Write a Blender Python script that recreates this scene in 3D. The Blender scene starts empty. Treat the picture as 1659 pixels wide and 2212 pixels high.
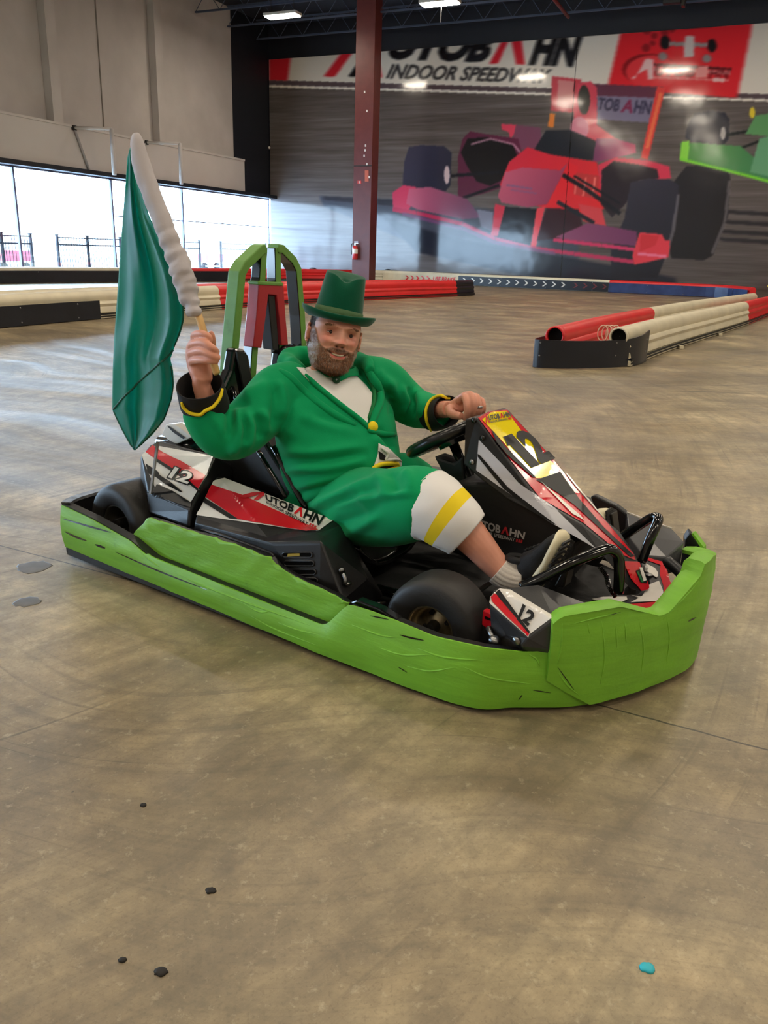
import bpy, bmesh, math, random
import numpy as np
from mathutils import Vector, Matrix, noise
from mathutils.bvhtree import BVHTree
from mathutils.geometry import tessellate_polygon
random.seed(7)
rng = np.random.default_rng(7)
sce = bpy.context.scene
COL = sce.collection

# ------------------------------------------------------------------ camera
F = 1720.0; PITCH = math.atan(563/1720); ROLL = math.radians(1.9); CAMH = 1.07
CX, CY = 829.5, 1106.0
f0 = Vector((0, math.cos(PITCH), -math.sin(PITCH)))
_r = Vector((1, 0, 0)); _u = _r.cross(f0)
cr = _r * math.cos(ROLL) + _u * math.sin(ROLL)
cu = cr.cross(f0)
O = Vector((0, 0, CAMH))
cam = bpy.data.cameras.new('camera')
cam.sensor_fit = 'VERTICAL'; cam.sensor_height = 36.0; cam.sensor_width = 27.0
cam.lens = 36.0 * F / 2212.0; cam.clip_end = 300
co = bpy.data.objects.new('camera', cam); COL.objects.link(co)
M = Matrix((cr, cu, -f0)).transposed().to_4x4(); M.translation = O
co.matrix_world = M
sce.camera = co

# ------------------------------------------------------------------ view and daylight
sce.view_settings.view_transform = 'Standard'
sce.view_settings.look = 'None'
sce.view_settings.gamma = 1.0
sce.view_settings.exposure = 0.0
sce.view_settings.use_curve_mapping = False
LAMP = 92.0           # ceiling lamp emission
DAY = 18.0             # overcast daylight outside
w = bpy.data.worlds.new('daylight'); sce.world = w; w.use_nodes = True
bg = w.node_tree.nodes['Background']; bg.inputs[0].default_value = (0.56, 0.77, 1.0, 1); bg.inputs[1].default_value = DAY

# ------------------------------------------------------------------ frames of reference
def ray(px, py):
    return (f0 * F + cr * (px - CX) - cu * (py - CY)).normalized()
def project(p):
    v = Vector(p) - O; d = v.dot(f0)
    return CX + F * v.dot(cr) / d, CY - F * v.dot(cu) / d
def ground(px, py, z=0.0):
    d = ray(px, py); return O + d * ((z - CAMH) / d.z)
def onplane(px, py, p0, n):
    d = ray(px, py); return O + d * ((Vector(p0) - O).dot(n) / d.dot(n))
SC = 1.07 / 1.5
K0 = ground(145, 1205)
KD = (ground(870, 1490) - K0).normalized(); KN = Vector((-KD.y, KD.x, 0))
KANG = math.atan2(KD.y, KD.x)
def loc(p):
    v = Vector(p) - K0; return Vector((v.dot(KD), v.dot(KN), v.z))
OL = loc(O)
def rayl(px, py):
    d = ray(px, py); return Vector((d.dot(KD), d.dot(KN), d.z))
def K(px, py, s=None, t=None, z=None):
    """point of the kart's own frame (forward s, left t, up z) seen at a place in the photo, on a chosen plane"""
    d = rayl(px, py)
    i, v = (0, s) if s is not None else (1, t) if t is not None else (2, z)
    return OL + d * ((v - OL[i]) / d[i])
def kw(p): return K0 + KD * p[0] + KN * p[1] + Vector((0, 0, p[2]))
def kproj(p): return project(kw(p))
RV = ray(1655, 570); RV.z = 0; RV.normalize()
RU = Vector((RV.y, -RV.x, 0))
_g = ground(1129, 622) + RV * .6
_c = onplane(585, 500, _g, RV); CO = Vector((_c.x, _c.y, 0))
BANG = math.atan2(RU.y, RU.x)
def W(u, v, z=0): return CO + RU * u - RV * v + Vector((0, 0, z))
def far(px, py):
    p = onplane(px, py, CO, RV) - CO; return p.dot(RU), p.z
def leftw(px, py, off=0):
    p = onplane(px, py, CO + RU * off, RU) - CO; return -p.dot(RV), p.z
def gb(px, py, z=0):
    p = ground(px, py, z) - CO; return p.dot(RU), -p.dot(RV)
def bl(p):      # world to building frame
    v = Vector(p) - CO; return Vector((v.dot(RU), v.dot(RV), v.z))

# ------------------------------------------------------------------ materials
def lin(c):
    return tuple(((x / 255.0) / 12.92 if x / 255.0 <= 0.04045 else ((x / 255.0 + .055) / 1.055) ** 2.4) for x in c)
MATS = {}
def pbr(name, rgb, rough=.5, metal=0, bump=0, bscale=80, var=0, vscale=6, spec=.5, sheen=0, coat=0, emis=None, estr=0, stretch=(1, 1, 1), bdist=.004, sss=0):
    if name in MATS: return MATS[name]
    m = bpy.data.materials.new(name); m.use_nodes = True; MATS[name] = m
    nt = m.node_tree; b = nt.nodes['Principled BSDF']
    c = lin(rgb)
    b.inputs['Base Color'].default_value = (*c, 1)
    b.inputs['Roughness'].default_value = rough; b.inputs['Metallic'].default_value = metal
    b.inputs['Specular IOR Level'].default_value = spec
    if sheen: b.inputs['Sheen Weight'].default_value = sheen; b.inputs['Sheen Roughness'].default_value = .4
    if coat: b.inputs['Coat Weight'].default_value = coat; b.inputs['Coat Roughness'].default_value = .08
    if sss:
        b.inputs['Subsurface Weight'].default_value = sss; b.inputs['Subsurface Radius'].default_value = (.02, .008, .004)
        b.inputs['Subsurface Scale'].default_value = .3
    if emis: b.inputs['Emission Color'].default_value = (*lin(emis), 1); b.inputs['Emission Strength'].default_value = estr
    if bump or var:
        tc = nt.nodes.new('ShaderNodeTexCoord'); mp = nt.nodes.new('ShaderNodeMapping')
        mp.inputs['Scale'].default_value = stretch
        nt.links.new(tc.outputs['Object'], mp.inputs['Vector'])
    if bump:
        n = nt.nodes.new('ShaderNodeTexNoise'); n.inputs['Scale'].default_value = bscale; n.inputs['Detail'].default_value = 4
        nt.links.new(mp.outputs[0], n.inputs['Vector'])
        bp = nt.nodes.new('ShaderNodeBump'); bp.inputs['Strength'].default_value = bump; bp.inputs['Distance'].default_value = bdist
        nt.links.new(n.outputs['Fac'], bp.inputs['Height']); nt.links.new(bp.outputs[0], b.inputs['Normal'])
    if var:
        n = nt.nodes.new('ShaderNodeTexNoise'); n.inputs['Scale'].default_value = vscale; n.inputs['Detail'].default_value = 6
        nt.links.new(mp.outputs[0], n.inputs['Vector'])
        r = nt.nodes.new('ShaderNodeValToRGB')
        r.color_ramp.elements[0].position = .3; r.color_ramp.elements[1].position = .7
        r.color_ramp.elements[0].color = (*[x * (1 - var) for x in c], 1)
        r.color_ramp.elements[1].color = (*[min(1, x * (1 + var)) for x in c], 1)
        nt.links.new(n.outputs['Fac'], r.inputs['Fac']); nt.links.new(r.outputs[0], b.inputs['Base Color'])
    return m

def tape_mat(name, rgb, ang=(0, 0, 0), dark=.14):
    """adhesive tape laid in overlapping strips with creases"""
    m = bpy.data.materials.new(name); m.use_nodes = True; MATS[name] = m
    nt = m.node_tree; N = nt.nodes; L = nt.links; b = N['Principled BSDF']
    b.inputs['Roughness'].default_value = .5
    tc = N.new('ShaderNodeTexCoord'); mp = N.new('ShaderNodeMapping'); mp.inputs['Rotation'].default_value = ang
    mp.inputs['Scale'].default_value = (1.0, 1.0, 7)
    L.new(tc.outputs['Object'], mp.inputs['Vector'])
    n = N.new('ShaderNodeTexNoise'); n.inputs['Scale'].default_value = 3; n.inputs['Detail'].default_value = 5; n.inputs['Roughness'].default_value = .6
    L.new(mp.outputs[0], n.inputs['Vector'])
    n2 = N.new('ShaderNodeTexNoise'); n2.inputs['Scale'].default_value = 9; n2.inputs['Detail'].default_value = 8; n2.inputs['Roughness'].default_value = .7
    L.new(tc.outputs['Object'], n2.inputs['Vector'])
    r = N.new('ShaderNodeValToRGB'); c = lin(rgb)
    r.color_ramp.elements[0].position = .32; r.color_ramp.elements[1].position = .68
    r.color_ramp.elements[0].color = (*[x * (1 - dark) for x in c], 1); r.color_ramp.elements[1].color = (*[min(1, x * (1 + dark)) for x in c], 1)
    L.new(n.outputs['Fac'], r.inputs[0])
    r2 = N.new('ShaderNodeValToRGB'); r2.color_ramp.elements[0].position = .25; r2.color_ramp.elements[1].position = .4
    r2.color_ramp.elements[0].color = (.55, .55, .5, 1); r2.color_ramp.elements[1].color = (1, 1, 1, 1)
    L.new(n2.outputs['Fac'], r2.inputs[0])
    mx = N.new('ShaderNodeMixRGB'); mx.blend_type = 'MULTIPLY'; mx.inputs[0].default_value = .6
    L.new(r.outputs[0], mx.inputs[1]); L.new(r2.outputs[0], mx.inputs[2]); L.new(mx.outputs[0], b.inputs['Base Color'])
    ad = N.new('ShaderNodeMath'); ad.operation = 'MULTIPLY_ADD'; ad.inputs[1].default_value = .5
    L.new(n2.outputs['Fac'], ad.inputs[0]); L.new(n.outputs['Fac'], ad.inputs[2])
    bp = N.new('ShaderNodeBump'); bp.inputs['Strength'].default_value = .35; bp.inputs['Distance'].default_value = .008
    L.new(ad.outputs[0], bp.inputs['Height']); L.new(bp.outputs[0], b.inputs['Normal'])
    return m

BLK = pbr('black_plastic', (21, 21, 23), .40, bump=.25, bscale=220, bdist=.001, var=.25, vscale=5)
BLKG = pbr('gloss_black', (12, 12, 13), .16, coat=.4)
BLKM = pbr('matt_black', (20, 20, 21), .6, bump=.2, bscale=60)
GREYP = pbr('dark_grey_plastic', (48, 48, 50), .34, bump=.2, bscale=250, bdist=.001)
RUB = pbr('tyre_rubber', (34, 33, 32), .55, bump=.35, bscale=120, bdist=.002, var=.2, vscale=12)
STEEL = pbr('steel', (150, 150, 150), .3, 1, var=.15)
DSTEEL = pbr('dark_steel', (70, 68, 64), .35, .9, var=.3, vscale=20)
TAPE = tape_mat('green_tape', (118, 180, 44))
TAPE_SHADE = tape_mat('green_tape_shaded', (100, 148, 62), dark=.08)  # same tape made darker: the roll bar's shade put into its colour
STRED = pbr('sticker_red', (205, 24, 38), .22, coat=.3)
STWHT = pbr('sticker_white', (226, 222, 214), .25, coat=.3, var=.06, vscale=14)
STYEL = pbr('sticker_yellow', (250, 228, 12), .15, coat=.6)
STBLK = pbr('sticker_black', (12, 12, 13), .34, spec=.3)
STGRY = pbr('sticker_grey', (196, 197, 205), .22, coat=.3)
STGRN = pbr('sticker_green', (30, 110, 60), .3)
REDT = pbr('red_tape', (168, 32, 40), .45, bump=.3, bscale=30, var=.1)

# ------------------------------------------------------------------ mesh helpers
def link(name, me, parent=None, mats=None, smooth=False):
    o = bpy.data.objects.new(name, me); COL.objects.link(o)
    if mats:
        for m in (mats if isinstance(mats, (list, tuple)) else [mats]): me.materials.append(m)
    if smooth:
        me.polygons.foreach_set('use_smooth', [True] * len(me.polygons))
    if parent: o.parent = parent
    return o
def tag(o, label=None, cat=None, group=None, kind=None):
    if label: o['label'] = label
    if cat: o['category'] = cat
    if group: o['group'] = group
    if kind: o['kind'] = kind
    return o
def empty(name, p=(0, 0, 0), rz=0.0, label=None, cat=None, group=None):
    o = bpy.data.objects.new(name, None); COL.objects.link(o); o.location = p; o.rotation_euler = (0, 0, rz); o.empty_display_size = .1
    return tag(o, label, cat, group)
def frame_basis(d, up=(0, 0, 1)):
    d = Vector(d).normalized(); up = Vector(up)
    if abs(d.dot(up)) > .97 * up.length: up = Vector((1, 0, 0))
    x = up.cross(d).normalized(); y = d.cross(x).normalized()
    return x, y, d
def smooth_path(P, n):
    """Catmull-Rom through P (vectors of any length as numpy), n steps a span"""
    P = np.array([list(p) for p in P], float); out = []
    Q = np.vstack([2 * P[0] - P[1], P, 2 * P[-1] - P[-2]])
    for i in range(1, len(Q) - 2):
        a, b, c, d = Q[i - 1], Q[i], Q[i + 1], Q[i + 2]
        for k in range(n):
            t = k / n
            out.append(.5 * ((2 * b) + (c - a) * t + (2 * a - 5 * b + 4 * c - d) * t * t + (3 * b - a - 3 * c + d) * t ** 3))
    out.append(P[-1]); return np.array(out)
class MB:
    def __init__(s): s.v = []; s.f = []; s.m = []
    def add(s, vs, fs, mi=0):
        o = len(s.v); s.v += [tuple(v) for v in vs]; s.f += [tuple(i + o for i in f) for f in fs]
        s.m += (list(mi) if isinstance(mi, (list, tuple)) else [mi] * len(fs)); return s
    def box(s, c, d, mi=0, R=None):
        vs = []
        for x in (-1, 1):
            for y in (-1, 1):
                for z in (-1, 1):
                    v = Vector((x * d[0] / 2, y * d[1] / 2, z * d[2] / 2))
                    if R is not None: v = R @ v
                    vs.append(Vector(c) + v)
        return s.add(vs, [(0, 1, 3, 2), (4, 6, 7, 5), (0, 4, 5, 1), (2, 3, 7, 6), (0, 2, 6, 4), (1, 5, 7, 3)], mi)
    def prism(s, poly, off, mi=0, mside=None):
        """poly: 3D outline, pushed by vector off"""
        n = len(poly); off = Vector(off); A = [Vector(p) for p in poly]; B = [p + off for p in A]
        fs = [tuple(range(n)), tuple(reversed(range(n, 2 * n)))]
        fs += [((i + 1) % n, i, n + i, n + (i + 1) % n) for i in range(n)]
        return s.add(A + B, fs, [mi, mi] + [mi if mside is None else mside] * n)
    def loft(s, rings, closed=True, cap=True, mi=0, mis=None, loop=False):
        n = len(rings[0]); vs = [v for r in rings for v in r]; fs = []; mm = []
        R = len(rings)
        for i in range(R if loop else R - 1):
            a, b = i * n, ((i + 1) % R) * n
            for j in range(n if closed else n - 1):
                k = (j + 1) % n
                fs.append((a + j, a + k, b + k, b + j)); mm.append(mis(i, j) if mis else mi)
        if cap and not loop and closed:
            fs.append(tuple(reversed(range(n)))); fs.append(tuple(range((R - 1) * n, R * n))); mm += [mi, mi]
        return s.add(vs, fs, mm)
    def tube(s, P, r, n=12, sub=1, cap=True, mi=0, loop=False, mis=None, up=(0, 0, 1), flat=1.0):
        P = [Vector(p) for p in P]
        rr = r if isinstance(r, (list, tuple, np.ndarray)) else [r] * len(P)
        if sub > 1:
            A = smooth_path([list(p) + [q] for p, q in zip(P, rr)], sub)
            P = [Vector(a[:3]) for a in A]; rr = [max(1e-4, a[3]) for a in A]
        rings = []; px = None; m = len(P)
        for i, p in enumerate(P):
            if loop: d = P[(i + 1) % m] - P[i - 1]
            else: d = P[min(i + 1, m - 1)] - P[max(i - 1, 0)]
            if px is None: x, y, d = frame_basis(d, up)
            else:
                d = d.normalized(); x = (px - d * px.dot(d)).normalized(); y = d.cross(x)
            px = x
            rings.append([p + (x * math.cos(a) * flat + y * math.sin(a)) * rr[i] for a in [2 * math.pi * k / n for k in range(n)]])
        return s.loft(rings, True, cap, mi, mis, loop)
    def lathe(s, prof, c, axis=(0, 0, 1), n=32, mi=0, mis=None, up=(0, 0, 1), loop=False, cap=False):
        """prof: list of (radius, height along axis)"""
        x, y, d = frame_basis(axis, up); c = Vector(c)
        rings = [[c + d * h + (x * math.cos(a) + y * math.sin(a)) * r for a in [2 * math.pi * k / n for k in range(n)]] for r, h in prof]
        return s.loft(rings, True, cap, mi, mis, loop)
    def ball(s, c, r, n=16, mi=0):
        prof = [(math.sin(math.pi * k / n) * r + 1e-5, -math.cos(math.pi * k / n) * r) for k in range(n + 1)]
        return s.lathe(prof, c, n=n * 2 if n < 12 else n, mi=mi)
    def build(s, name, mats, parent=None, smooth=False, bevel=0, bseg=2, sub=0, auto=None, recalc=True, tri=False):
        me = bpy.data.meshes.new(name); me.from_pydata(s.v, [], s.f)
        if recalc:
            bm = bmesh.new(); bm.from_mesh(me); bmesh.ops.recalc_face_normals(bm, faces=bm.faces)
            for f, k in zip(bm.faces, s.m): f.material_index = k
            if tri: bmesh.ops.triangulate(bm, faces=bm.faces[:])
            bm.to_mesh(me); bm.free()
        else: me.polygons.foreach_set('material_index', s.m)
        o = link(name, me, parent, mats, smooth or auto is not None)
        if auto is not None:
            me.set_sharp_from_angle(angle=math.radians(auto))
        if bevel:
            b = o.modifiers.new('bevel', 'BEVEL'); b.width = bevel; b.segments = bseg; b.limit_method = 'ANGLE'; b.angle_limit = math.radians(35)
            b.harden_normals = False
        if sub:
            b = o.modifiers.new('sub', 'SUBSURF'); b.levels = b.render_levels = sub
        return o
def evaluated(o):
    dg = bpy.context.evaluated_depsgraph_get(); dg.update()
    me = bpy.data.meshes.new_from_object(o.evaluated_get(dg)); return me
def remesh(mb, voxel=.007, smooth=6, name='tmp'):
    me = bpy.data.meshes.new(name); me.from_pydata([tuple(v) for v in mb.v], [], mb.f)
    bm = bmesh.new(); bm.from_mesh(me); bmesh.ops.recalc_face_normals(bm, faces=bm.faces); bm.to_mesh(me); bm.free()
    o = bpy.data.objects.new(name, me); COL.objects.link(o)
    r = o.modifiers.new('r', 'REMESH'); r.mode = 'VOXEL'; r.voxel_size = voxel
    if smooth:
        s = o.modifiers.new('s', 'SMOOTH'); s.factor = .5; s.iterations = smooth
    bpy.context.view_layer.update()
    m2 = evaluated(o); bpy.data.objects.remove(o); bpy.data.meshes.remove(me)
    return m2
def getv(me):
    a = np.empty(len(me.vertices) * 3); me.vertices.foreach_get('co', a); return a.reshape(-1, 3)
def setv(me, a): me.vertices.foreach_set('co', np.ascontiguousarray(a).ravel()); me.update()
def getn(me):
    a = np.empty(len(me.vertices) * 3); me.vertices.foreach_get('normal', a); return a.reshape(-1, 3)

def bvh_of(*objs):
    vs = []; fs = []
    for o in objs:
        n = len(vs); vs += [tuple(v.co) for v in o.data.vertices]; fs += [tuple(i + n for i in p.vertices) for p in o.data.polygons]
    return BVHTree.FromPolygons(vs, fs)
def hit(bv, px, py, off=.0012, fallback=None):
    d = rayl(px, py); h = bv.ray_cast(OL, d)
    if h[0] is None: return fallback
    n = h[1];
    if n.dot(d) > 0: n = -n
    return h[0] + n * off
def inpoly(x, y, P):
    P = np.asarray(P, float); r = np.zeros(np.shape(x), bool); j = len(P) - 1
    for i in range(len(P)):
        a, b = P[i], P[j]
        c = ((a[1] > y) != (b[1] > y)) & (x < (b[0] - a[0]) * (y - a[1]) / (b[1] - a[1] + 1e-12) + a[0])
        r ^= c; j = i
    return r
def cut2d(polys, step):
    """2D polygons cut on a grid; returns verts, faces"""
    bm = bmesh.new()
    for P in polys:
        vs = [bm.verts.new((p[0], p[1], 0)) for p in P]
        if len(P) > 4:
            for tri in tessellate_polygon([[Vector((p[0], p[1], 0)) for p in P]]):
                try: bm.faces.new([vs[i] for i in tri])
                except ValueError: pass
        else: bm.faces.new(vs)
    if step:
        xs = [v.co.x for v in bm.verts]; ys = [v.co.y for v in bm.verts]
        for lo, hi, n in ((min(xs), max(xs), Vector((1, 0, 0))), (min(ys), max(ys), Vector((0, 1, 0)))):
            k = math.ceil(lo / step) * step
            while k < hi:
                g = bm.verts[:] + bm.edges[:] + bm.faces[:]
                bmesh.ops.bisect_plane(bm, geom=g, plane_co=n * k, plane_no=n); k += step
    bm.verts.index_update()
    r = [v.co.copy() for v in bm.verts], [tuple(v.index for v in f.verts) for f in bm.faces]
    bm.free(); return r
def decal(mb, bv, polys, mi=0, off=.0012, step=9):
    """lay flat shapes onto a real surface"""
    v, f = cut2d(polys, step)
    cxm = sum(a.x for a in v) / len(v); cym = sum(a.y for a in v) / len(v); P = []
    for a in v:
        h = hit(bv, a.x, a.y, off); q = 0
        while h is None and q < 12:      # a point just past the rim slides back onto the surface
            q += 1; L_ = math.hypot(cxm - a.x, cym - a.y) + 1e-6; h = hit(bv, a.x + (cxm - a.x) / L_ * 1.6 * q, a.y + (cym - a.y) / L_ * 1.6 * q, off)
        P.append(h)
    fs = [q for q in f if all(P[i] is not None for i in q)]
    P = [p if p is not None else Vector((0, 0, 0)) for p in P]
    # drop faces stretched across depth gaps
    fs = [q for q in fs if max((P[i] - P[q[0]]).length for i in q) < .12]
    mb.add(P, fs, mi)
_tcache = {}
def text_mesh(s, bold=.02, shear=0.0):
    k = (s, bold, shear)
    if k in _tcache: return _tcache[k]
    c = bpy.data.curves.new('t', 'FONT'); c.body = s; c.offset = bold; c.resolution_u = 3; c.shear = shear
    o = bpy.data.objects.new('t', c); COL.objects.link(o); bpy.context.view_layer.update()
    me = evaluated(o); bpy.data.objects.remove(o)
    v = getv(me)[:, :2]; f = [tuple(p.vertices) for p in me.polygons]
    lo, hi = v.min(0), v.max(0); v = (v - lo) / (hi - lo)
    bpy.data.meshes.remove(me); _tcache[k] = (v, f); return v, f
def bil(q, x, y):
    """q corners: bottom-left, bottom-right, top-right, top-left"""
    q = [np.array(p, float) for p in q]
    return q[0] * (1 - x) * (1 - y) + q[1] * x * (1 - y) + q[2] * x * y + q[3] * (1 - x) * y
def text_on(mb, bv, s, q, mi=0, bold=.02, shear=0.0, box=(0, 0, 1, 1), off=.0052, fn=None):
    v, f = text_mesh(s, bold, shear)
    if fn is None:
        pp = [bil(q, box[0] + x * (box[2] - box[0]), box[1] + y * (box[3] - box[1])) for x, y in v]
        decal(mb, bv, [[tuple(pp[i]) for i in t] for t in f], mi, off, 6); return
    P = []
    for x, y in v:
        p = bil(q, box[0] + x * (box[2] - box[0]), box[1] + y * (box[3] - box[1]))
        P.append(fn(p) if fn else hit(bv, p[0], p[1], off))
    fs = [t for t in f if all(P[i] is not None for i in t)]
    mb.add([p if p is not None else Vector((0, 0, 0)) for p in P], fs, mi)
def shape_on(mb, bv, pts, q, mi=0, off=.0052, fn=None):
    P = [bil(q, x, y) for x, y in pts]
    if fn is None: decal(mb, bv, [[tuple(p) for p in P]], mi, off, 6); return
    P = [fn(p) if fn else hit(bv, p[0], p[1], off) for p in P]
    if any(p is None for p in P): return
    if len(P) == 4: mb.add(P, [(0, 1, 2, 3)], mi)
    else: mb.add(P, [tuple(t) for t in tessellate_polygon([[Vector((x, y, 0)) for x, y in pts]])], mi)
def logo(mb, bv, q, main=0, red=1, fn=None, first=True):
    LAM = lambda x0, x1, y0, y1: [(x0, y0), (x0 + (x1 - x0) * .42, y1), (x0 + (x1 - x0) * .62, y1), (x1, y0), (x1 - (x1 - x0) * .26, y0), (x0 + (x1 - x0) * .52, y0 + (y1 - y0) * .68), (x0 + (x1 - x0) * .24, y0)]
    if first: shape_on(mb, bv, LAM(0, .16, .18, 1.05), q, red, fn=fn)
    text_on(mb, bv, 'UTOB', q, main, .035, 0, (.15, .42, .56, .98), fn=fn)
    shape_on(mb, bv, LAM(.57, .71, .42, .98), q, red, fn=fn)
    text_on(mb, bv, 'HN', q, main, .035, 0, (.715, .42, .97, .98), fn=fn)
    text_on(mb, bv, 'INDOOR SPEEDWAY', q, main, .02, 0, (.15, .1, .82, .34), fn=fn)
    for k in range(3): shape_on(mb, bv, [(.84 + .04 * k, .1), (.87 + .04 * k, .1), (.87 + .04 * k, .34), (.84 + .04 * k, .34)], q, red, fn=fn)
# ================================================================== THE HALL
def bplace(o): o.location = CO; o.rotation_euler = (0, 0, BANG); return o
def bput(o, u, v, z=0): o.location = W(u, v, z); o.rotation_euler = (0, 0, BANG); return o
def struct(mb, name, mats, **k):
    o = bplace(mb.build(name, mats, **k)); o['kind'] = 'structure'; return o
UW, VW, HC = 33.0, 40.0, 8.95       # hall size, ceiling height

# floor: worn sealed concrete with tyre marks sweeping round the end of the track divider
def floor_mat():
    m = bpy.data.materials.new('track_concrete'); m.use_nodes = True
    nt = m.node_tree; N = nt.nodes; L = nt.links; b = N['Principled BSDF']
    def node(t, **k):
        n = N.new(t)
        for a, v in k.items(): setattr(n, a, v)
        return n
    def math_(op, a, c=None, d=None, clamp=False):
        n = node('ShaderNodeMath', operation=op, use_clamp=clamp)
        for i, x in enumerate((a, c, d)):
            if x is None: continue
            if isinstance(x, (int, float)): n.inputs[i].default_value = x
            else: L.new(x, n.inputs[i])
        return n.outputs[0]
    def ramp(fac, stops):
        r = node('ShaderNodeValToRGB'); e = r.color_ramp.elements
        e[0].position, e[0].color = stops[0][0], (*stops[0][1], 1); e[1].position, e[1].color = stops[-1][0], (*stops[-1][1], 1)
        for p, c in stops[1:-1]:
            q = e.new(p); q.color = (*c, 1)
        L.new(fac, r.inputs[0]); return r.outputs[0]
    def mix(bt, f, a, c):
        n = node('ShaderNodeMixRGB', blend_type=bt)
        for i, x in enumerate((f, a, c)):
            if isinstance(x, (int, float)): n.inputs[i].default_value = x
            elif isinstance(x, tuple): n.inputs[i].default_value = (*x, 1)
            else: L.new(x, n.inputs[i])
        return n.outputs[0]
    geo = node('ShaderNodeNewGeometry'); P = geo.outputs['Position']
    def noise_(vec, sc, det=6, ro=.6, dist=0):
        n = node('ShaderNodeTexNoise'); n.inputs['Scale'].default_value = sc; n.inputs['Detail'].default_value = det
        n.inputs['Roughness'].default_value = ro; n.inputs['Distortion'].default_value = dist; L.new(vec, n.inputs['Vector']); return n.outputs['Fac']
    # polar coordinates about the divider's end
    c0 = W(13.4, 14.6)
    s = node('ShaderNodeVectorMath', operation='SUBTRACT'); L.new(P, s.inputs[0]); s.inputs[1].default_value = c0
    sx = node('ShaderNodeSeparateXYZ'); L.new(s.outputs[0], sx.inputs[0])
    rr = math_('POWER', math_('ADD', math_('MULTIPLY', sx.outputs[0], sx.outputs[0]), math_('MULTIPLY', sx.outputs[1], sx.outputs[1])), .5)
    an = math_('ARCTAN2', sx.outputs[0], math_('MULTIPLY', sx.outputs[1], -1))
    wob = math_('MULTIPLY', math_('SUBTRACT', noise_(P, .25, 2), .5), 2.4)
    rw = math_('ADD', rr, wob)
    def polar(kr, ka, off=0.0):
        cb = node('ShaderNodeCombineXYZ'); L.new(math_('MULTIPLY', rw, kr), cb.inputs[0]); L.new(math_('MULTIPLY_ADD', an, ka, off), cb.inputs[1]); return cb.outputs[0]
    base = ramp(noise_(P, 1.1, 8, .65), [(.32, lin((110, 97, 74))), (.5, lin((162, 144, 110))), (.66, lin((204, 186, 146)))])
    fine = ramp(noise_(P, 16, 8, .75), [(.3, (.68, .67, .65)), (.6, (1.10, 1.09, 1.07))])
    col = mix('MULTIPLY', .9, base, fine)
    speck = ramp(noise_(P, 130, 3, .6), [(.36, (.62, .6, .57)), (.45, (1, 1, 1))])
    col = mix('MULTIPLY', .5, col, speck)
    # rubber sweeps, broad then fine
    a1 = ramp(noise_(polar(1.1, 1.6), 1.0, 5, .62), [(.42, (0, 0, 0)), (.66, (1, 1, 1))])
    col = mix('MIX', math_('MULTIPLY', a1, .5), col, lin((96, 84, 70)))
    a2 = ramp(noise_(polar(7, 2.2, 4), 1.0, 4, .55), [(.54, (0, 0, 0)), (.72, (1, 1, 1))])
    a2m = math_('MULTIPLY', a2, math_('MULTIPLY', ramp(noise_(P, .5, 3), [(.38, (.1, .1, .1)), (.6, (1, 1, 1))]), .75))
    col = mix('MIX', a2m, col, lin((70, 62, 54)))
    a3 = ramp(noise_(polar(26, 1.4, 9), 1.0, 3, .5), [(.60, (0, 0, 0)), (.74, (1, 1, 1))])
    a3m = math_('MULTIPLY', a3, math_('MULTIPLY', ramp(noise_(P, .8, 3), [(.42, (.1, .1, .1)), (.62, (1, 1, 1))]), .65))
    col = mix('MIX', a3m, col, lin((52, 48, 44)))
    # blotches of grime
    bl_ = ramp(noise_(P, 2.6, 9, .72, .8), [(.50, (0, 0, 0)), (.68, (1, 1, 1))])
    col = mix('MIX', math_('MULTIPLY', bl_, .55), col, lin((98, 88, 72)))
    sm1 = ramp(noise_(P, 6.5, 8, .7, 1.2), [(.46, (0, 0, 0)), (.68, (1, 1, 1))])
    col = mix('MIX', math_('MULTIPLY', sm1, .42), col, lin((92, 82, 64)))
    s2 = node('ShaderNodeVectorMath', operation='SUBTRACT'); L.new(P, s2.inputs[0]); s2.inputs[1].default_value = (-5.2, 6.0, 0)
    sx2 = node('ShaderNodeSeparateXYZ'); L.new(s2.outputs[0], sx2.inputs[0])
    r2 = math_('ADD', math_('POWER', math_('ADD', math_('MULTIPLY', sx2.outputs[0], sx2.outputs[0]), math_('MULTIPLY', sx2.outputs[1], sx2.outputs[1])), .5), math_('MULTIPLY', wob, .25))
    an2 = math_('ARCTAN2', sx2.outputs[1], sx2.outputs[0])
    def polar2(kr, ka):
        cb = node('ShaderNodeCombineXYZ'); L.new(math_('MULTIPLY', r2, kr), cb.inputs[0]); L.new(math_('MULTIPLY', an2, ka), cb.inputs[1]); return cb.outputs[0]
    a6 = ramp(noise_(polar2(5, 3), 1.0, 6, .66), [(.46, (0, 0, 0)), (.70, (1, 1, 1))])
    col = mix('MIX', math_('MULTIPLY', a6, .45), col, lin((88, 78, 60)))
    a4 = ramp(noise_(polar2(20, 8), 1.0, 7, .68), [(.46, (0, 0, 0)), (.70, (1, 1, 1))])
    col = mix('MIX', math_('MULTIPLY', a4, .40), col, lin((84, 74, 58)))
    a5 = ramp(noise_(polar(60, 5, 7), 1.0, 4, .6), [(.52, (0, 0, 0)), (.74, (1, 1, 1))])
    col = mix('MIX', math_('MULTIPLY', a5, .30), col, lin((74, 66, 54)))
    lt = ramp(noise_(P, 34, 5, .7), [(.58, (0, 0, 0)), (.70, (1, 1, 1))])
    col = mix('MIX', math_('MULTIPLY', lt, .34), col, lin((206, 192, 160)))
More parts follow.
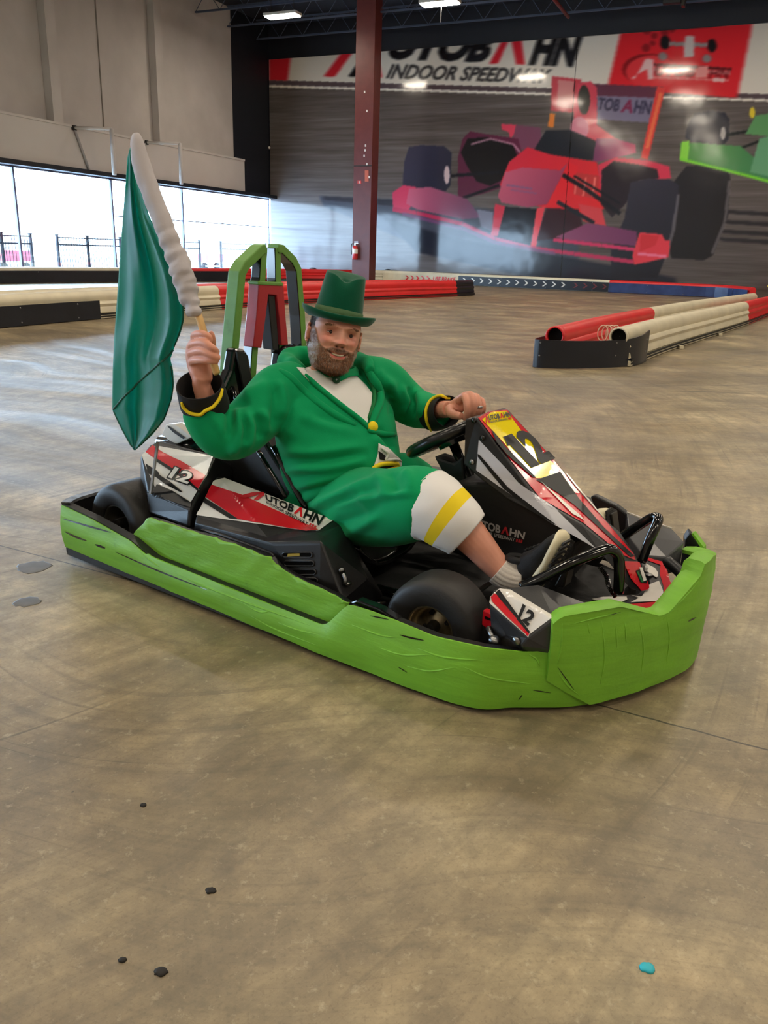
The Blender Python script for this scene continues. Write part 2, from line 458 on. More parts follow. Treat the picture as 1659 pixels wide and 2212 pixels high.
    for vec in (polar2(34, 2.4), polar(40, 3.5, 1)):
        a7 = ramp(noise_(vec, 1.0, 3, .55, .3), [(.60, (0, 0, 0)), (.68, (1, 1, 1))])
        a7m = math_('MULTIPLY', a7, ramp(noise_(P, 1.7, 4), [(.48, (0, 0, 0)), (.62, (.62, .62, .62))]))
        col = mix('MIX', a7m, col, lin((62, 54, 44)))
    # small dark rubber crumbs trodden in
    vo = node('ShaderNodeTexVoronoi'); vo.inputs['Scale'].default_value = 5.5; L.new(P, vo.inputs['Vector'])
    d = math_('ADD', vo.outputs['Distance'], math_('MULTIPLY', noise_(P, 60, 2), .03))
    cr_ = math_('LESS_THAN', d, .034)
    keep = math_('GREATER_THAN', node_sep(N, L, vo.outputs['Color']), .55)
    col = mix('MIX', math_('MULTIPLY', math_('MULTIPLY', cr_, keep), .75), col, lin((50, 44, 38)))
    # saw-cut joints
    for (p, q) in (((0, 1178), (1659, 1620)),):
        A, B = ground(*p), ground(*q); dd = (B - A).normalized(); nn = Vector((-dd.y, dd.x, 0))
        v1 = node('ShaderNodeVectorMath', operation='DOT_PRODUCT'); L.new(P, v1.inputs[0]); v1.inputs[1].default_value = nn
        dist = math_('ABSOLUTE', math_('ADD', math_('SUBTRACT', v1.outputs['Value'], A.dot(nn)), math_('MULTIPLY', math_('SUBTRACT', noise_(P, 6, 2), .5), .012)))
        ln = math_('LESS_THAN', dist, .0032)
        col = mix('MIX', math_('MULTIPLY', ln, .85), col, lin((40, 36, 32)))
    L.new(col, b.inputs['Base Color'])
    rg = ramp(noise_(polar(2.5, 1.0, 3), 1.0, 6, .65), [(.3, (.30,) * 3), (.7, (.52,) * 3)])
    L.new(rg, b.inputs['Roughness']); b.inputs['Specular IOR Level'].default_value = .75
    bp = node('ShaderNodeBump'); bp.inputs['Strength'].default_value = .12; bp.inputs['Distance'].default_value = .01
    L.new(noise_(P, 45, 6, .7), bp.inputs['Height']); L.new(bp.outputs[0], b.inputs['Normal'])
    return m
def node_sep(N, L, c):
    s = N.new('ShaderNodeSeparateColor'); L.new(c, s.inputs[0]); return s.outputs[0]
struct(MB().box((UW / 2, -VW / 2, -.1), (UW + .6, VW + .6, .2)), 'floor', [floor_mat()])

WALLM = pbr('painted_concrete_wall', (188, 182, 178), .8, bump=.25, bscale=3, bdist=.01, var=.10, vscale=.9)
WALLD = pbr('black_painted_wall', (16, 21, 32), .55, bump=.1, bscale=4)
WALLW = pbr('white_painted_wall', (196, 190, 186), .7, var=.05, vscale=.8)
WALLR = pbr('pale_wall', (190, 182, 170), .7, var=.05)
FRM = pbr('window_frame_glare', (112, 118, 150), .4)  # lilac wash of the window glare put into the frame colour
CEILM = pbr('dark_ceiling_paint', (24, 30, 42), .7)
# left wall: glazing band .. beam .. projecting ledge .. panels
ZW0, ZW1, ZL = .12, 2.90, 4.12
mb = MB()
mb.box((-.15, -(2.46 + VW) / 2, (ZL + HC) / 2), (.3, VW - 2.46, HC - ZL))
mb.box((-.02, -(2.16 + VW) / 2, (ZW1 + .12 + ZL) / 2), (.56, VW - 2.16, ZL - ZW1 - .12), 1)
mb.box((-.15, -1.23, (ZW1 + .1 + HC) / 2), (.3, 2.46, HC - ZW1 - .1), 2)
mb.box((-.15, -VW / 2, .06), (.3, VW, .12), 1)
struct(mb, 'wall_left', [WALLM, WALLW, WALLD])
struct(MB().box((.08, -VW / 2, ZW1 + .06), (.5, VW, .12)), 'trim_1', [WALLD])
k = 2
PV = [leftw(328, 100)[0], leftw(97, 100)[0]]
for v in (PV[0], PV[1], 2 * PV[1] - PV[0], 3 * PV[1] - 2 * PV[0]):
    m_ = MB().box((.14, -v, (ZL + HC) / 2), (.26, .34, HC - ZL)); struct(m_, 'trim_%d' % k, [WALLM]); k += 1
for v in (leftw(215, 150)[0], 1.5 * PV[1] - .5 * PV[0]):      # shallow joint strips between the wall panels
    struct(MB().box((.012, -v, (ZL + HC) / 2), (.03, .025, HC - ZL)), 'trim_%d' % k, [pbr('joint_sealant', (128, 122, 116), .8)]); k += 1
struct(MB().box((.27, -(2.16 + VW) / 2, ZL - .03), (.04, VW - 2.16, .06)), 'trim_%d' % k, [WALLW]); k += 1
# windows
glm = bpy.data.materials.new('window_glass'); glm.use_nodes = True
nt = glm.node_tree; nt.nodes.clear(); o_ = nt.nodes.new('ShaderNodeOutputMaterial'); tr = nt.nodes.new('ShaderNodeBsdfTransparent')
tr.inputs[0].default_value = (.97, .99, 1, 1)
gl = nt.nodes.new('ShaderNodeBsdfGlossy'); gl.inputs['Roughness'].default_value = .03; mx = nt.nodes.new('ShaderNodeMixShader'); mx.inputs[0].default_value = .07
nt.links.new(tr.outputs[0], mx.inputs[1]); nt.links.new(gl.outputs[0], mx.inputs[2]); nt.links.new(mx.outputs[0], o_.inputs[0])
edges = [0.0, 3.2, 5.4, 7.6, 9.8, 12.0, 14.2, 16.4, 18.6, 20.8, 23.0]
# posts seen in the photograph
vs_ = [leftw(x, 500)[0] for x in (585, 400, 250, 45)]
edges = [max(.03, vs_[0]), vs_[1], vs_[2], vs_[3]]
step_ = edges[3] - edges[2]
while edges[-1] < VW - 4: edges.append(edges[-1] + step_)
for i in range(len(edges) - 1):
    a, b_ = edges[i], edges[i + 1]
    r = empty('window_%d' % (i + 1)); bput(r, -.08, b_, ZW0); r['kind'] = 'structure'
    L_ = b_ - a; H_ = ZW1 - ZW0
    f = MB(); f.box((0, 0, H_ / 2), (.07, .06, H_)); f.box((0, L_, H_ / 2), (.05, .04, H_)); f.box((0, L_ / 2, .03), (.07, L_, .06)); f.box((0, L_ / 2, H_ - .02), (.07, L_, .04))
    if i < 2: f.box((0, L_ / 2, 1.72), (.04, L_, .03))
    f.build('window_frame', [FRM], r)
    MB().box((0, L_ / 2, H_ / 2), (.012, L_ - .03, H_ - .05)).build('glass_pane', [glm], r)
# far wall
struct(MB().box((UW / 2, .15, HC / 2), (UW, .3, HC)), 'wall_back', [WALLD])
struct(MB().box((UW + .15, -VW / 2, HC / 2), (.3, VW, HC)), 'wall_right', [WALLR])
struct(MB().box((UW / 2, -VW - .15, HC / 2), (UW, .3, HC)), 'wall_front', [WALLR])
struct(MB().box((UW / 2, -VW / 2, HC + .1), (UW + .6, VW + .6, .2)), 'ceiling', [CEILM])
# roof joists
JM = pbr('joist_paint', (62, 72, 92), .5)
for i, v in enumerate([1.1, 2.9, 4.7, 7.4, 9.3, 11.4, 13.7, 16.0]):
    j = MB(); zb, zt = 8.25, 8.85; L_ = UW - .4
    for z in (zb, zt): j.box((L_ / 2, .03, z), (L_, .04, .04)); j.box((L_ / 2, -.03, z), (L_, .02, .05))
    n = 34
    for q in range(n):
        x0, x1 = L_ * q / n, L_ * (q + 1) / n
        j.tube([(x0, 0, zb), ((x0 + x1) / 2, 0, zt)], .012, 6, cap=False); j.tube([((x0 + x1) / 2, 0, zt), (x1, 0, zb)], .012, 6, cap=False)
    o = bput(j.build('roof_joist', [JM]), .2, v, 0)
    near_ = ['nearest the back wall', 'second from the back wall', 'third from the back wall', 'fourth from the back wall', 'fifth from the back wall', 'sixth from the back wall', 'seventh from the back wall', 'farthest from the back wall'][i]
    tag(o, 'dark steel lattice roof joist across the ceiling, the one %s' % near_, 'joist', 'roof joists under the ceiling')
o = bput(MB().tube([(0, 0, 0), (0, -3.2, 0)], .05, 10).build('sprinkler_pipe', [pbr('red_pipe', (120, 40, 42), .5)], smooth=True), 11.6, 1.2, 8.1)
tag(o, 'dull red sprinkler pipe under the ceiling above the mural seam', 'pipe')

# high bay lamps
LH = pbr('lamp_housing', (210, 210, 205), .4)
LE = pbr('lamp_diffuser', (255, 246, 228), .5, emis=(255, 240, 218), estr=LAMP)
def lamp(u, v, z, label, grp='high bay lamps hanging from the ceiling'):
    r = bput(empty('high_bay_lamp', label=label, cat='ceiling lamp', group=grp), u, v, z)
    MB().box((0, 0, .09), (1.14, .42, .08)).build('housing', [LH], r, bevel=.015)
    MB().box((0, 0, .035), (1.06, .36, .03)).build('diffuser', [LE], r, bevel=.01)
    for x_ in (-.4, .4): MB().tube([(x_, 0, .12), (x_, 0, HC - z)], .008, 6).build('hanger', [DSTEEL], r)
    return r
lu, lv = gb(610, 37, 7.7); l1 = lamp(lu, lv, 7.68, 'bright rectangular ceiling lamp left of the red brown column')
lu2, lv2 = gb(950, 10, 7.7); l2 = lamp(lu2, lv2, 7.68, 'bright rectangular ceiling lamp right of the red brown column')
MB().tube([(.05, 0, 0), (.05, 0, -.42)], .012, 8).build('pull_chain', [STEEL], l2)
for v in (5.2, 11.0, 16.8, 22.6, 28.4, 34.2):
    for u in (3.8, 9.0, 14.2, 19.4, 24.6, 29.8):
        if v < 6 and u < 10: continue
        if v > 6 and u < 4: continue
        o1 = ('first', 'second', 'third', 'fourth', 'fifth', 'sixth')
        lamp(u, v, 7.68, 'high bay ceiling lamp, %s from the window wall in the %s row from the mural' % (o1[int(u / 5.2)], o1[int(v / 5.8)]), 'lamps further along the ceiling')
# ceiling speaker cluster at top right
o = bput(empty('ceiling_camera', label='small dark security camera hung from the ceiling at upper right', cat='camera'), *gb(1450, 18, 7.9), 7.9)
MB().box((0, 0, .2), (.5, .2, .18)).build('camera_body', [BLKM], o, bevel=.02)
MB().tube([(0, 0, .28), (0, 0, .88)], .03, 8).build('mounting_pole', [DSTEEL], o)
MB().box((.32, 0, .16), (.1, .26, .3)).build('side_bracket', [DSTEEL], o, bevel=.01)

# ------------------------------------------------------------------ mural: a large printed banner on the back wall
def make_mural():
    U0, U1, Z0, Z1 = .02, 20.0, .02, 7.82
    du = .0225
    nu = int((U1 - U0) / du); nz = int((Z1 - Z0) / du)
    uu = np.linspace(U0, U1, nu); zz = np.linspace(Z0, Z1, nz)
    # photo position of every grid point
    UUg, ZZg = np.meshgrid(uu, zz)
    P = np.stack([CO.x + RU.x * UUg - O.x, CO.y + RU.y * UUg - O.y, ZZg - O.z], -1)
    dd = P @ np.array(f0); X = CX + F * (P @ np.array(cr)) / dd; Y = CY - F * (P @ np.array(cu)) / dd
    img = np.zeros((nz, nu, 3))
    def srgb(c): return np.array(c, float) / 255
    # asphalt, streaked sideways
    base = srgb((96, 88, 84)); img[:] = base
    def streak(ky, kx, seed, amp):
        r = np.random.default_rng(seed); a = r.normal(size=(nz, nu // kx + 2))
        for _ in range(ky): a = (a + np.roll(a, 1, 0) + np.roll(a, -1, 0)) / 3
        xi = np.linspace(0, a.shape[1] - 1.001, nu); i0 = xi.astype(int); fr = xi - i0; fr = fr * fr * (3 - 2 * fr)
        b = a[:, i0] * (1 - fr) + a[:, i0 + 1] * fr; b /= b.std(); return b[..., None] * amp
    img += streak(1, 60, 1, .012) + streak(6, 160, 2, .014) + streak(0, 25, 3, .009)
    hgt = np.clip((X - 583) / 500, 0, 1)[..., None]; low = np.clip((Y - 330) / 260, 0, 1)[..., None]
    img += low * (1 - hgt) * np.array([.16, .19, .24]) + low * hgt * (-.04)      # lower left: pale print plus bluish window reflection put into the colour
    def blur(a, k, ax):
        out = a.copy(); c = np.zeros_like(a)
        for d in range(-k, k + 1): c += np.roll(out, d, ax)
        return c / (2 * k + 1)
    def paint(poly, c, soft=1, hs=0, al=1.0):
        xs = [p[0] for p in poly]; ys = [p[1] for p in poly]
        m = inpoly(X, Y, poly).astype(float)
        if soft: m = blur(blur(m, soft, 0), soft, 1)
        if hs: m = blur(m, hs, 1)
        m = m[..., None] * al; img[:] = img * (1 - m) + srgb(c) * m
    def grad(poly, c0, c1, p0, p1, soft=1):
        m = inpoly(X, Y, poly).astype(float)
        if soft: m = blur(blur(m, soft, 0), soft, 1)
        d = np.array(p1, float) - p0; t = np.clip(((X - p0[0]) * d[0] + (Y - p0[1]) * d[1]) / (d @ d), 0, 1)[..., None]
        m = m[..., None]; img[:] = img * (1 - m) + (srgb(c0) * (1 - t) + srgb(c1) * t) * m
    def line(pts, wd, c, soft=1, al=1.0):
        for a, b in zip(pts[:-1], pts[1:]):
            a = np.array(a, float); b = np.array(b, float); n = np.array([-(b - a)[1], (b - a)[0]]); n = n / np.linalg.norm(n) * wd / 2
            paint([a + n, b + n, b - n, a - n], c, soft, 0, al)
    CRM = (222, 214, 200); RD = (214, 40, 52); BK = (30, 30, 34); GY = (140, 132, 132)
    # hoarding band
    ytop = lambda x: 128 - .0706 * (x - 583) - 30
    yb = lambda x: 174 + .0285 * (x - 583)
    paint([(560, ytop(560)), (2200, ytop(2200)), (2200, yb(2200)), (560, yb(560))], CRM, 1)
    paint([(560, 100), (632, 100), (622, yb(622)), (560, yb(560))], RD, 1, 4)
    paint([(560, yb(560)), (2200, yb(2200)), (2200, yb(2200) + 10), (560, yb(560) + 10)], (88, 74, 78), 1)
    paint([(560, yb(560) + 10), (2200, yb(2200) + 10), (2200, yb(2200) + 15), (560, yb(560) + 15)], (236, 228, 214), 1)
    # blurred lettering of the hoarding
    def letters(t, q, c, hs=2, al=1.0, bold=.03, shear=.25):
        v, f = text_mesh(t, bold, shear); P_ = [bil(q, x, y) for x, y in v]; m = np.zeros(X.shape, bool)
        xs = [p[0] for p in q]; ys = [p[1] for p in q]; box = (X > min(xs) - 2) & (X < max(xs) + 2) & (Y > min(ys) - 2) & (Y < max(ys) + 2); xi, yi = X[box], Y[box]; mm = np.zeros(xi.shape, bool)
        for t_ in f: mm |= inpoly(xi, yi, [P_[i] for i in t_])
        m[box] = mm; m = blur(m.astype(float), 1, 0); m = blur(m, 1, 1)
        if hs: m = blur(m, hs, 1)
        m = m[..., None] * al; img[:] = img * (1 - m) + srgb(c) * m
    paint([(700, 166), (724, 166), (774, 98), (750, 100)], RD, 1, 4); paint([(752, 166), (770, 166), (800, 112), (792, 112)], BK, 1, 3); paint([(806, 168), (826, 168), (812, 96), (798, 98)], RD, 1, 3)
    letters('UTOB', [(838, 129), (1056, 137), (1072, 66), (850, 62)], BK, 3, 1, .06)
    paint([(1058, 138), (1076, 138), (1102, 82), (1088, 82)], RD, 1, 3); paint([(1116, 140), (1134, 140), (1126, 82), (1104, 82)], RD, 1, 3)
    letters('HN', [(1142, 141), (1250, 146), (1262, 72), (1154, 70)], BK, 3, 1, .06)
    letters('INDOOR SPEEDWAY', [(834, 170), (1186, 181), (1194, 150), (842, 138)], BK, 2, .85, .03)
    # red board with a racing car badge
    paint([(1342, 68), (1626, 50), (1592, 212), (1312, 192)], (222, 44, 52), 1, 3)
    E_ = lambda cx, cy, rx, ry, n=20: [(cx + rx * math.cos(6.2832 * k / n), cy + ry * math.sin(6.2832 * k / n)) for k in range(n)]
    paint(E_(1402, 150, 58, 34), (120, 30, 34), 1, 2, .8); paint(E_(1410, 156, 58, 36), (226, 60, 66), 1, 2)
    for (a, b, c_) in ((1398, 66, 9), (1414, 78, 7), (1396, 104, 9), (1410, 94, 6), (1436, 70, 8), (1452, 64, 7)): paint(E_(a, b, c_, c_), (100, 32, 38), 1, 2, .6)
    paint(E_(1437, 92, 11, 15), BK, 1, 2); paint(E_(1538, 99, 10, 15), BK, 1, 2); paint(E_(1432, 122, 10, 9), GY, 1, 2); paint(E_(1527, 127, 10, 9), GY, 1, 2)
    line([(1445, 95), (1528, 98)], 9, (150, 140, 138), 1); paint([(1480, 78), (1500, 78), (1500, 124), (1476, 124)], (206, 196, 192), 1, 2)
    paint([(1450, 108), (1475, 104), (1474, 126), (1462, 124)], (222, 50, 56), 1, 2); paint([(1502, 104), (1520, 108), (1512, 126), (1502, 126)], (222, 50, 56), 1, 2)
    paint([(1362, 170), (1372, 170), (1394, 128), (1412, 128), (1412, 172), (1400, 172), (1398, 150)], (228, 188, 186), 1, 2)
    line([(1412, 140), (1580, 150)], 5, BK, 1, .7); line([(1412, 150), (1578, 158)], 9, (226, 150, 146), 1, .8)
    paint([(1508, 144), (1530, 142), (1528, 168), (1500, 168)], (234, 150, 146), 1, 1)
    letters('UTOB', [(1414, 164), (1500, 168), (1502, 143), (1416, 139)], (96, 26, 32), 2, .8); letters('HN', [(1530, 170), (1576, 172), (1578, 148), (1532, 146)], (96, 26, 32), 2, .8)
    line([(1412, 168), (1575, 174)], 4, (226, 150, 146), 1, .8); paint([(1540, 168), (1566, 170), (1564, 178), (1540, 177)], (226, 180, 176), 1, 1)
    # shadows on the asphalt
    SH = (44, 44, 52)
    paint([(690, 424), (840, 430), (1250, 470), (1250, 600), (1010, 560), (880, 520), (830, 500), (760, 470), (700, 446)], (60, 66, 82), 2, 2, .75)
    paint([(700, 424), (850, 432), (880, 448), (700, 432)], SH, 1, 4, .8)
    paint([(830, 470), (1000, 520), (1250, 560), (1460, 600), (1460, 640), (1150, 600), (900, 545)], (34, 36, 46), 2, 3, .9)
    for y in (452, 474, 495, 512): paint([(1540, y), (1700, y + 8), (1700, y + 18), (1560, y + 9)], (38, 36, 40), 1, 3, .85)
    # red car --- rear wing and far parts first
    TY = (46, 46, 58); TYD = (34, 34, 40)
    paint([(1193, 165), (1256, 172), (1254, 245), (1190, 240)], (200, 70, 82), 1, 1); paint([(1206, 172), (1240, 176), (1238, 236), (1204, 230)], (214, 150, 146), 1, 1, .8)
    paint([(1290, 184), (1432, 194), (1412, 266), (1288, 258)], (126, 118, 140), 1, 1)
    paint([(1252, 180), (1432, 188), (1428, 212), (1254, 206)], (104, 60, 76), 1, 1)
    letters('TOB', [(1292, 238), (1338, 242), (1340, 214), (1294, 211)], (56, 52, 72), 1, .9); letters('A', [(1340, 243), (1366, 245), (1368, 216), (1342, 214)], (130, 40, 70), 1, .9); letters('HN', [(1368, 245), (1408, 248), (1410, 219), (1370, 216)], (56, 52, 72), 1, .9)
    paint([(1420, 186), (1438, 190), (1400, 345), (1384, 342)], (226, 70, 66), 1, 0); paint([(1424, 200), (1432, 202), (1402, 320), (1394, 320)], (240, 116, 80), 1, 0)
    paint([(1248, 180), (1276, 176), (1290, 190), (1290, 270), (1340, 306), (1372, 316), (1370, 330), (1300, 330), (1240, 320), (1240, 240)], (214, 74, 92), 1)
    paint(E_(1262, 216, 13, 32), (58, 56, 50), 1); paint(E_(1252, 278, 20, 26), (214, 130, 148), 1)
    paint([(1084, 268), (1116, 270), (1112, 290), (1102, 300), (1100, 286), (1084, 280)], (214, 70, 92), 1, 0); paint([(1116, 270), (1170, 276), (1166, 330), (1104, 318)], (120, 72, 92), 1)
    paint([(1188, 245), (1200, 246), (1196, 276), (1184, 274)], (226, 130, 60), 1)
    # left bodywork opening
    paint([(1000, 300), (1016, 284), (1050, 290), (1120, 300), (1130, 340), (1100, 400), (1040, 420), (990, 430), (990, 340)], (96, 44, 66), 1)
    paint([(996, 330), (1010, 300), (1050, 296), (1108, 312), (1120, 342), (1090, 386), (1060, 402), (1030, 392), (1010, 360)], (34, 32, 34), 1)
    line([(1018, 312), (1060, 300), (1110, 312), (1124, 330)], 4, (196, 140, 160), 1, .8)
    # tyres far side
    grad([(884, 318), (910, 314), (960, 316), (976, 330), (974, 400), (956, 422), (880, 414), (870, 404), (874, 350)], (62, 60, 78), (48, 48, 62), (880, 320), (970, 400))
    paint(E_(966, 378, 6, 20), (206, 180, 180), 1); line([(975, 380), (1080, 372)], 7, TYD, 1); line([(1000, 428), (1080, 400)], 6, TYD, 1)
    # cockpit
    paint([(1150, 330), (1180, 282), (1230, 280), (1290, 306), (1296, 344), (1240, 352), (1180, 340)], (44, 46, 52), 1)
    grad([(1288, 300), (1330, 300), (1372, 312), (1374, 330), (1330, 342), (1280, 352)], (120, 60, 96), (200, 80, 110), (1280, 320), (1374, 320))
    # main red body
    grad([(1100, 350), (1140, 318), (1190, 334), (1290, 350), (1300, 400), (1330, 440), (1260, 470), (1180, 450), (1140, 440), (1080, 400)], (210, 52, 70), (222, 46, 50), (1100, 340), (1280, 460))
    paint([(1292, 356), (1330, 340), (1400, 346), (1446, 360), (1450, 386), (1420, 388), (1360, 372), (1320, 440), (1296, 420)], (214, 60, 84), 1)
    paint([(1300, 368), (1326, 348), (1380, 356), (1420, 366), (1424, 386), (1380, 390), (1352, 440), (1322, 470), (1298, 440)], (46, 38, 44), 1)
    paint([(1238, 372), (1296, 380), (1290, 430), (1240, 420)], (190, 60, 60), 1); line([(1246, 380), (1242, 420)], 4, (240, 120, 110)); line([(1266, 384), (1260, 424)], 4, (240, 120, 110)); line([(1286, 384), (1280, 424)], 4, (240, 120, 110))
    # nose
    grad([(1092, 372), (1130, 362), (1210, 368), (1228, 350), (1216, 380), (1190, 440), (1140, 448), (1084, 438), (1076, 424)], (200, 96, 118), (150, 66, 92), (1090, 370), (1180, 440))
    paint([(1228, 350), (1250, 360), (1230, 420), (1196, 448), (1180, 446), (1212, 384)], (224, 46, 54), 1)
    line([(1095, 400), (1150, 408)], 4, (120, 96, 130), 1, .8); line([(1104, 410), (1160, 418)], 3, (120, 96, 130), 1, .7)
    paint([(1086, 446), (1170, 452), (1150, 532), (1066, 512)], (34, 32, 36), 1)
    paint([(1070, 440), (1092, 446), (1076, 510), (1060, 512)], (208, 56, 76), 1); paint([(1160, 450), (1178, 446), (1158, 536), (1146, 534)], (226, 70, 80), 1)
    paint([(1180, 450), (1250, 452), (1262, 500), (1230, 512), (1160, 520)], (56, 30, 36), 1); paint([(1250, 440), (1300, 450), (1310, 490), (1260, 478)], (210, 70, 76), 1)
    # suspension
    line([(1216, 378), (1262, 406), (1340, 462)], 9, TYD, 1); line([(1204, 436), (1284, 482)], 8, TYD, 1); line([(1240, 380), (1340, 440)], 5, TYD, 1)
    # near tyres
    grad([(1482, 360), (1520, 356), (1566, 362), (1578, 380), (1572, 470), (1540, 552), (1520, 562), (1450, 558), (1440, 500), (1450, 400)], (44, 42, 46), (34, 32, 34), (1460, 360), (1560, 540))
    line([(1576, 390), (1566, 480), (1538, 548)], 7, (120, 112, 112), 1, .6)
    grad([(1362, 394), (1400, 386), (1448, 388), (1466, 400), (1466, 440), (1450, 500), (1436, 560), (1420, 600), (1320, 600), (1320, 540), (1350, 470)], (56, 54, 66), (34, 34, 40), (1360, 400), (1440, 580))
    line([(1466, 420), (1454, 500), (1436, 560)], 7, (140, 132, 136), 1, .5)
    # front wing
    paint([(848, 416), (872, 400), (900, 404), (892, 440), (878, 462), (850, 456)], (204, 64, 96), 1)
    grad([(884, 408), (930, 404), (1010, 430), (1040, 470), (1000, 474), (900, 452), (878, 440)], (196, 96, 122), (112, 72, 98), (884, 420), (1030, 460))
    line([(850, 452), (900, 460), (1000, 484), (1070, 516), (1150, 536), (1240, 548), (1370, 566)], 9, (186, 52, 86), 1); line([(870, 462), (1000, 494), (1070, 524), (1200, 548)], 7, (116, 70, 108), 1, .9)
    paint([(1030, 452), (1066, 458), (1064, 500), (1040, 490)], (140, 140, 160), 1, 1, .8)
    grad([(1200, 512), (1270, 482), (1310, 488), (1376, 500), (1376, 532), (1300, 524), (1230, 520)], (140, 74, 104), (112, 58, 92), (1200, 500), (1376, 520))
    line([(1196, 518), (1300, 530), (1376, 540)], 8, (204, 56, 96), 1)
    paint([(1382, 502), (1430, 506), (1436, 518), (1448, 520), (1444, 556), (1400, 566), (1370, 572), (1366, 552)], (220, 62, 74), 1)
    line([(1378, 548), (1440, 554)], 6, (232, 130, 160), 1, .8); paint([(1384, 506), (1424, 510), (1416, 530), (1382, 544)], (204, 50, 58), 1)
    # green car at right
    grad([(1500, 246), (1530, 240), (1566, 244), (1576, 258), (1574, 300), (1560, 318), (1492, 306), (1480, 298), (1486, 270)], (50, 50, 62), (36, 36, 46), (1490, 250), (1570, 300))
    paint(E_(1562, 288, 6, 14), (180, 174, 168), 1); line([(1570, 292), (1680, 272)], 6, (30, 34, 34), 1); line([(1575, 330), (1680, 290)], 5, (30, 34, 34), 1)
    paint(E_(1625, 244, 6, 12), (226, 200, 60), 1); paint([(1632, 250), (1720, 236), (1720, 300), (1610, 290)], (96, 150, 96), 1)
    grad([(1470, 310), (1500, 308), (1600, 316), (1640, 350), (1700, 380), (1700, 410), (1600, 376), (1470, 344)], (84, 150, 70), (70, 128, 86), (1470, 320), (1660, 380))
    paint([(1474, 306), (1490, 304), (1486, 348), (1468, 344)], (140, 216, 70), 1); line([(1470, 344), (1600, 376), (1700, 402)], 6, (126, 214, 60), 1)
    paint([(1640, 300), (1700, 284), (1700, 390), (1620, 372)], (104, 160, 118), 1)
    # vertical seam where two printed panels meet
    m = (np.abs(X - (1249 - (Y - 80) * .073)) < 1.0)[..., None]; img[:] = np.where(m, img * .45, img)
    img = np.clip(img, 0, 1)
    lin_ = np.where(img <= .04045, img / 12.92, ((img + .055) / 1.055) ** 2.4)
    # mesh; a slightly rippled sheet
    rip = .004 * np.sin(UUg * 5.1 + np.sin(ZZg * 1.7)) + .003 * np.sin(UUg * 12.3 + ZZg * .7)
    vs = np.stack([UUg, -.03 + rip * 0 - .0, ZZg], -1).reshape(-1, 3)
    idx = np.arange(nz * nu).reshape(nz, nu)
    q = np.stack([idx[:-1, :-1], idx[:-1, 1:], idx[1:, 1:], idx[1:, :-1]], -1).reshape(-1, 4)
    me = bpy.data.meshes.new('racing_mural')
    me.vertices.add(len(vs)); me.vertices.foreach_set('co', vs.ravel())
    me.loops.add(len(q) * 4); me.loops.foreach_set('vertex_index', q.ravel())
    me.polygons.add(len(q)); me.polygons.foreach_set('loop_start', np.arange(0, len(q) * 4, 4)); me.update(calc_edges=True)
    at = me.color_attributes.new('print', 'FLOAT_COLOR', 'POINT')
    at.data.foreach_set('color', np.concatenate([lin_.reshape(-1, 3), np.ones((nz * nu, 1))], 1).ravel())
    m = bpy.data.materials.new('printed_banner'); m.use_nodes = True; nt = m.node_tree; b = nt.nodes['Principled BSDF']
    a = nt.nodes.new('ShaderNodeVertexColor'); a.layer_name = 'print'; nt.links.new(a.outputs[0], b.inputs['Base Color'])
    b.inputs['Roughness'].default_value = .10; b.inputs['Specular IOR Level'].default_value = .5
    tc = nt.nodes.new('ShaderNodeTexCoord'); n = nt.nodes.new('ShaderNodeTexNoise'); n.inputs['Scale'].default_value = .9
    nt.links.new(tc.outputs['Object'], n.inputs['Vector']); bp = nt.nodes.new('ShaderNodeBump'); bp.inputs['Strength'].default_value = .08; bp.inputs['Distance'].default_value = .1
    nt.links.new(n.outputs['Fac'], bp.inputs['Height']); nt.links.new(bp.outputs[0], b.inputs['Normal'])
    o = link('wall_mural', me, None, [m], True); bplace(o)
    # give the sheet its thickness
    s = o.modifiers.new('thickness', 'SOLIDIFY'); s.thickness = .012; s.offset = -1
    tag(o, 'huge glossy wall mural of blurred red and green racing cars on the back wall', 'mural')
make_mural()
o = bput(empty('wall_hook', label='small white knob on the dark wall beside the mural', cat='hook'), .02, .02, leftw(580, 319)[1])

# ------------------------------------------------------------------ column
cu_, cv_ = gb(785, 611); cxw = W(cu_, cv_)
colr = bput(empty('steel_column', label='tall red brown steel column standing between the barriers and the mural', cat='column'), cu_, cv_)
CM = pbr('oxide_red_paint', (98, 42, 38), .45, bump=.15, bscale=8, var=.12, vscale=4)
hw = .5 * abs((onplane(808, 300, cxw, RV) - onplane(771, 300, cxw, RV)).length)
c_ = MB(); c_.box((0, 0, HC / 2), (hw * .9, .02, HC)); c_.box((-hw * .9, 0, HC / 2), (.1, hw * 1.6, HC)); c_.box((hw * .9, 0, HC / 2), (.1, hw * 1.6, HC))
c_.box((0, -hw * .72, HC / 2), (hw * 1.8, .05, HC))
c_.build('shaft', [CM], colr, bevel=.008)
MB().box((0, 0, .02), (hw * 3, hw * 3, .04)).build('base_plate', [CM], colr, bevel=.005)
def col_pt(px, py, dy=0):      # point on the column's front face, column frame
    fp = cxw - RV * (hw * .72 + .03 + .012)
    p = onplane(px, py, fp, RV) - cxw; return Vector((p.dot(RU), p.dot(RV) + dy, p.z))
def col_quad(mb, x0, y0, x1, y1, mi=0, d=.012):
    a = [col_pt(x0, y1), col_pt(x1, y1), col_pt(x1, y0), col_pt(x0, y0)]; mb.prism(a, (0, d, 0), mi)
s_ = MB(); col_quad(s_, 788, 368, 796, 392); s_.build('label_sticker', [pbr('orange_sticker', (190, 90, 60), .4)], colr)
s_ = MB(); col_quad(s_, 772, 390, 780, 397); s_.build('label_sticker', [pbr('red_sticker', (200, 60, 56), .4)], colr)
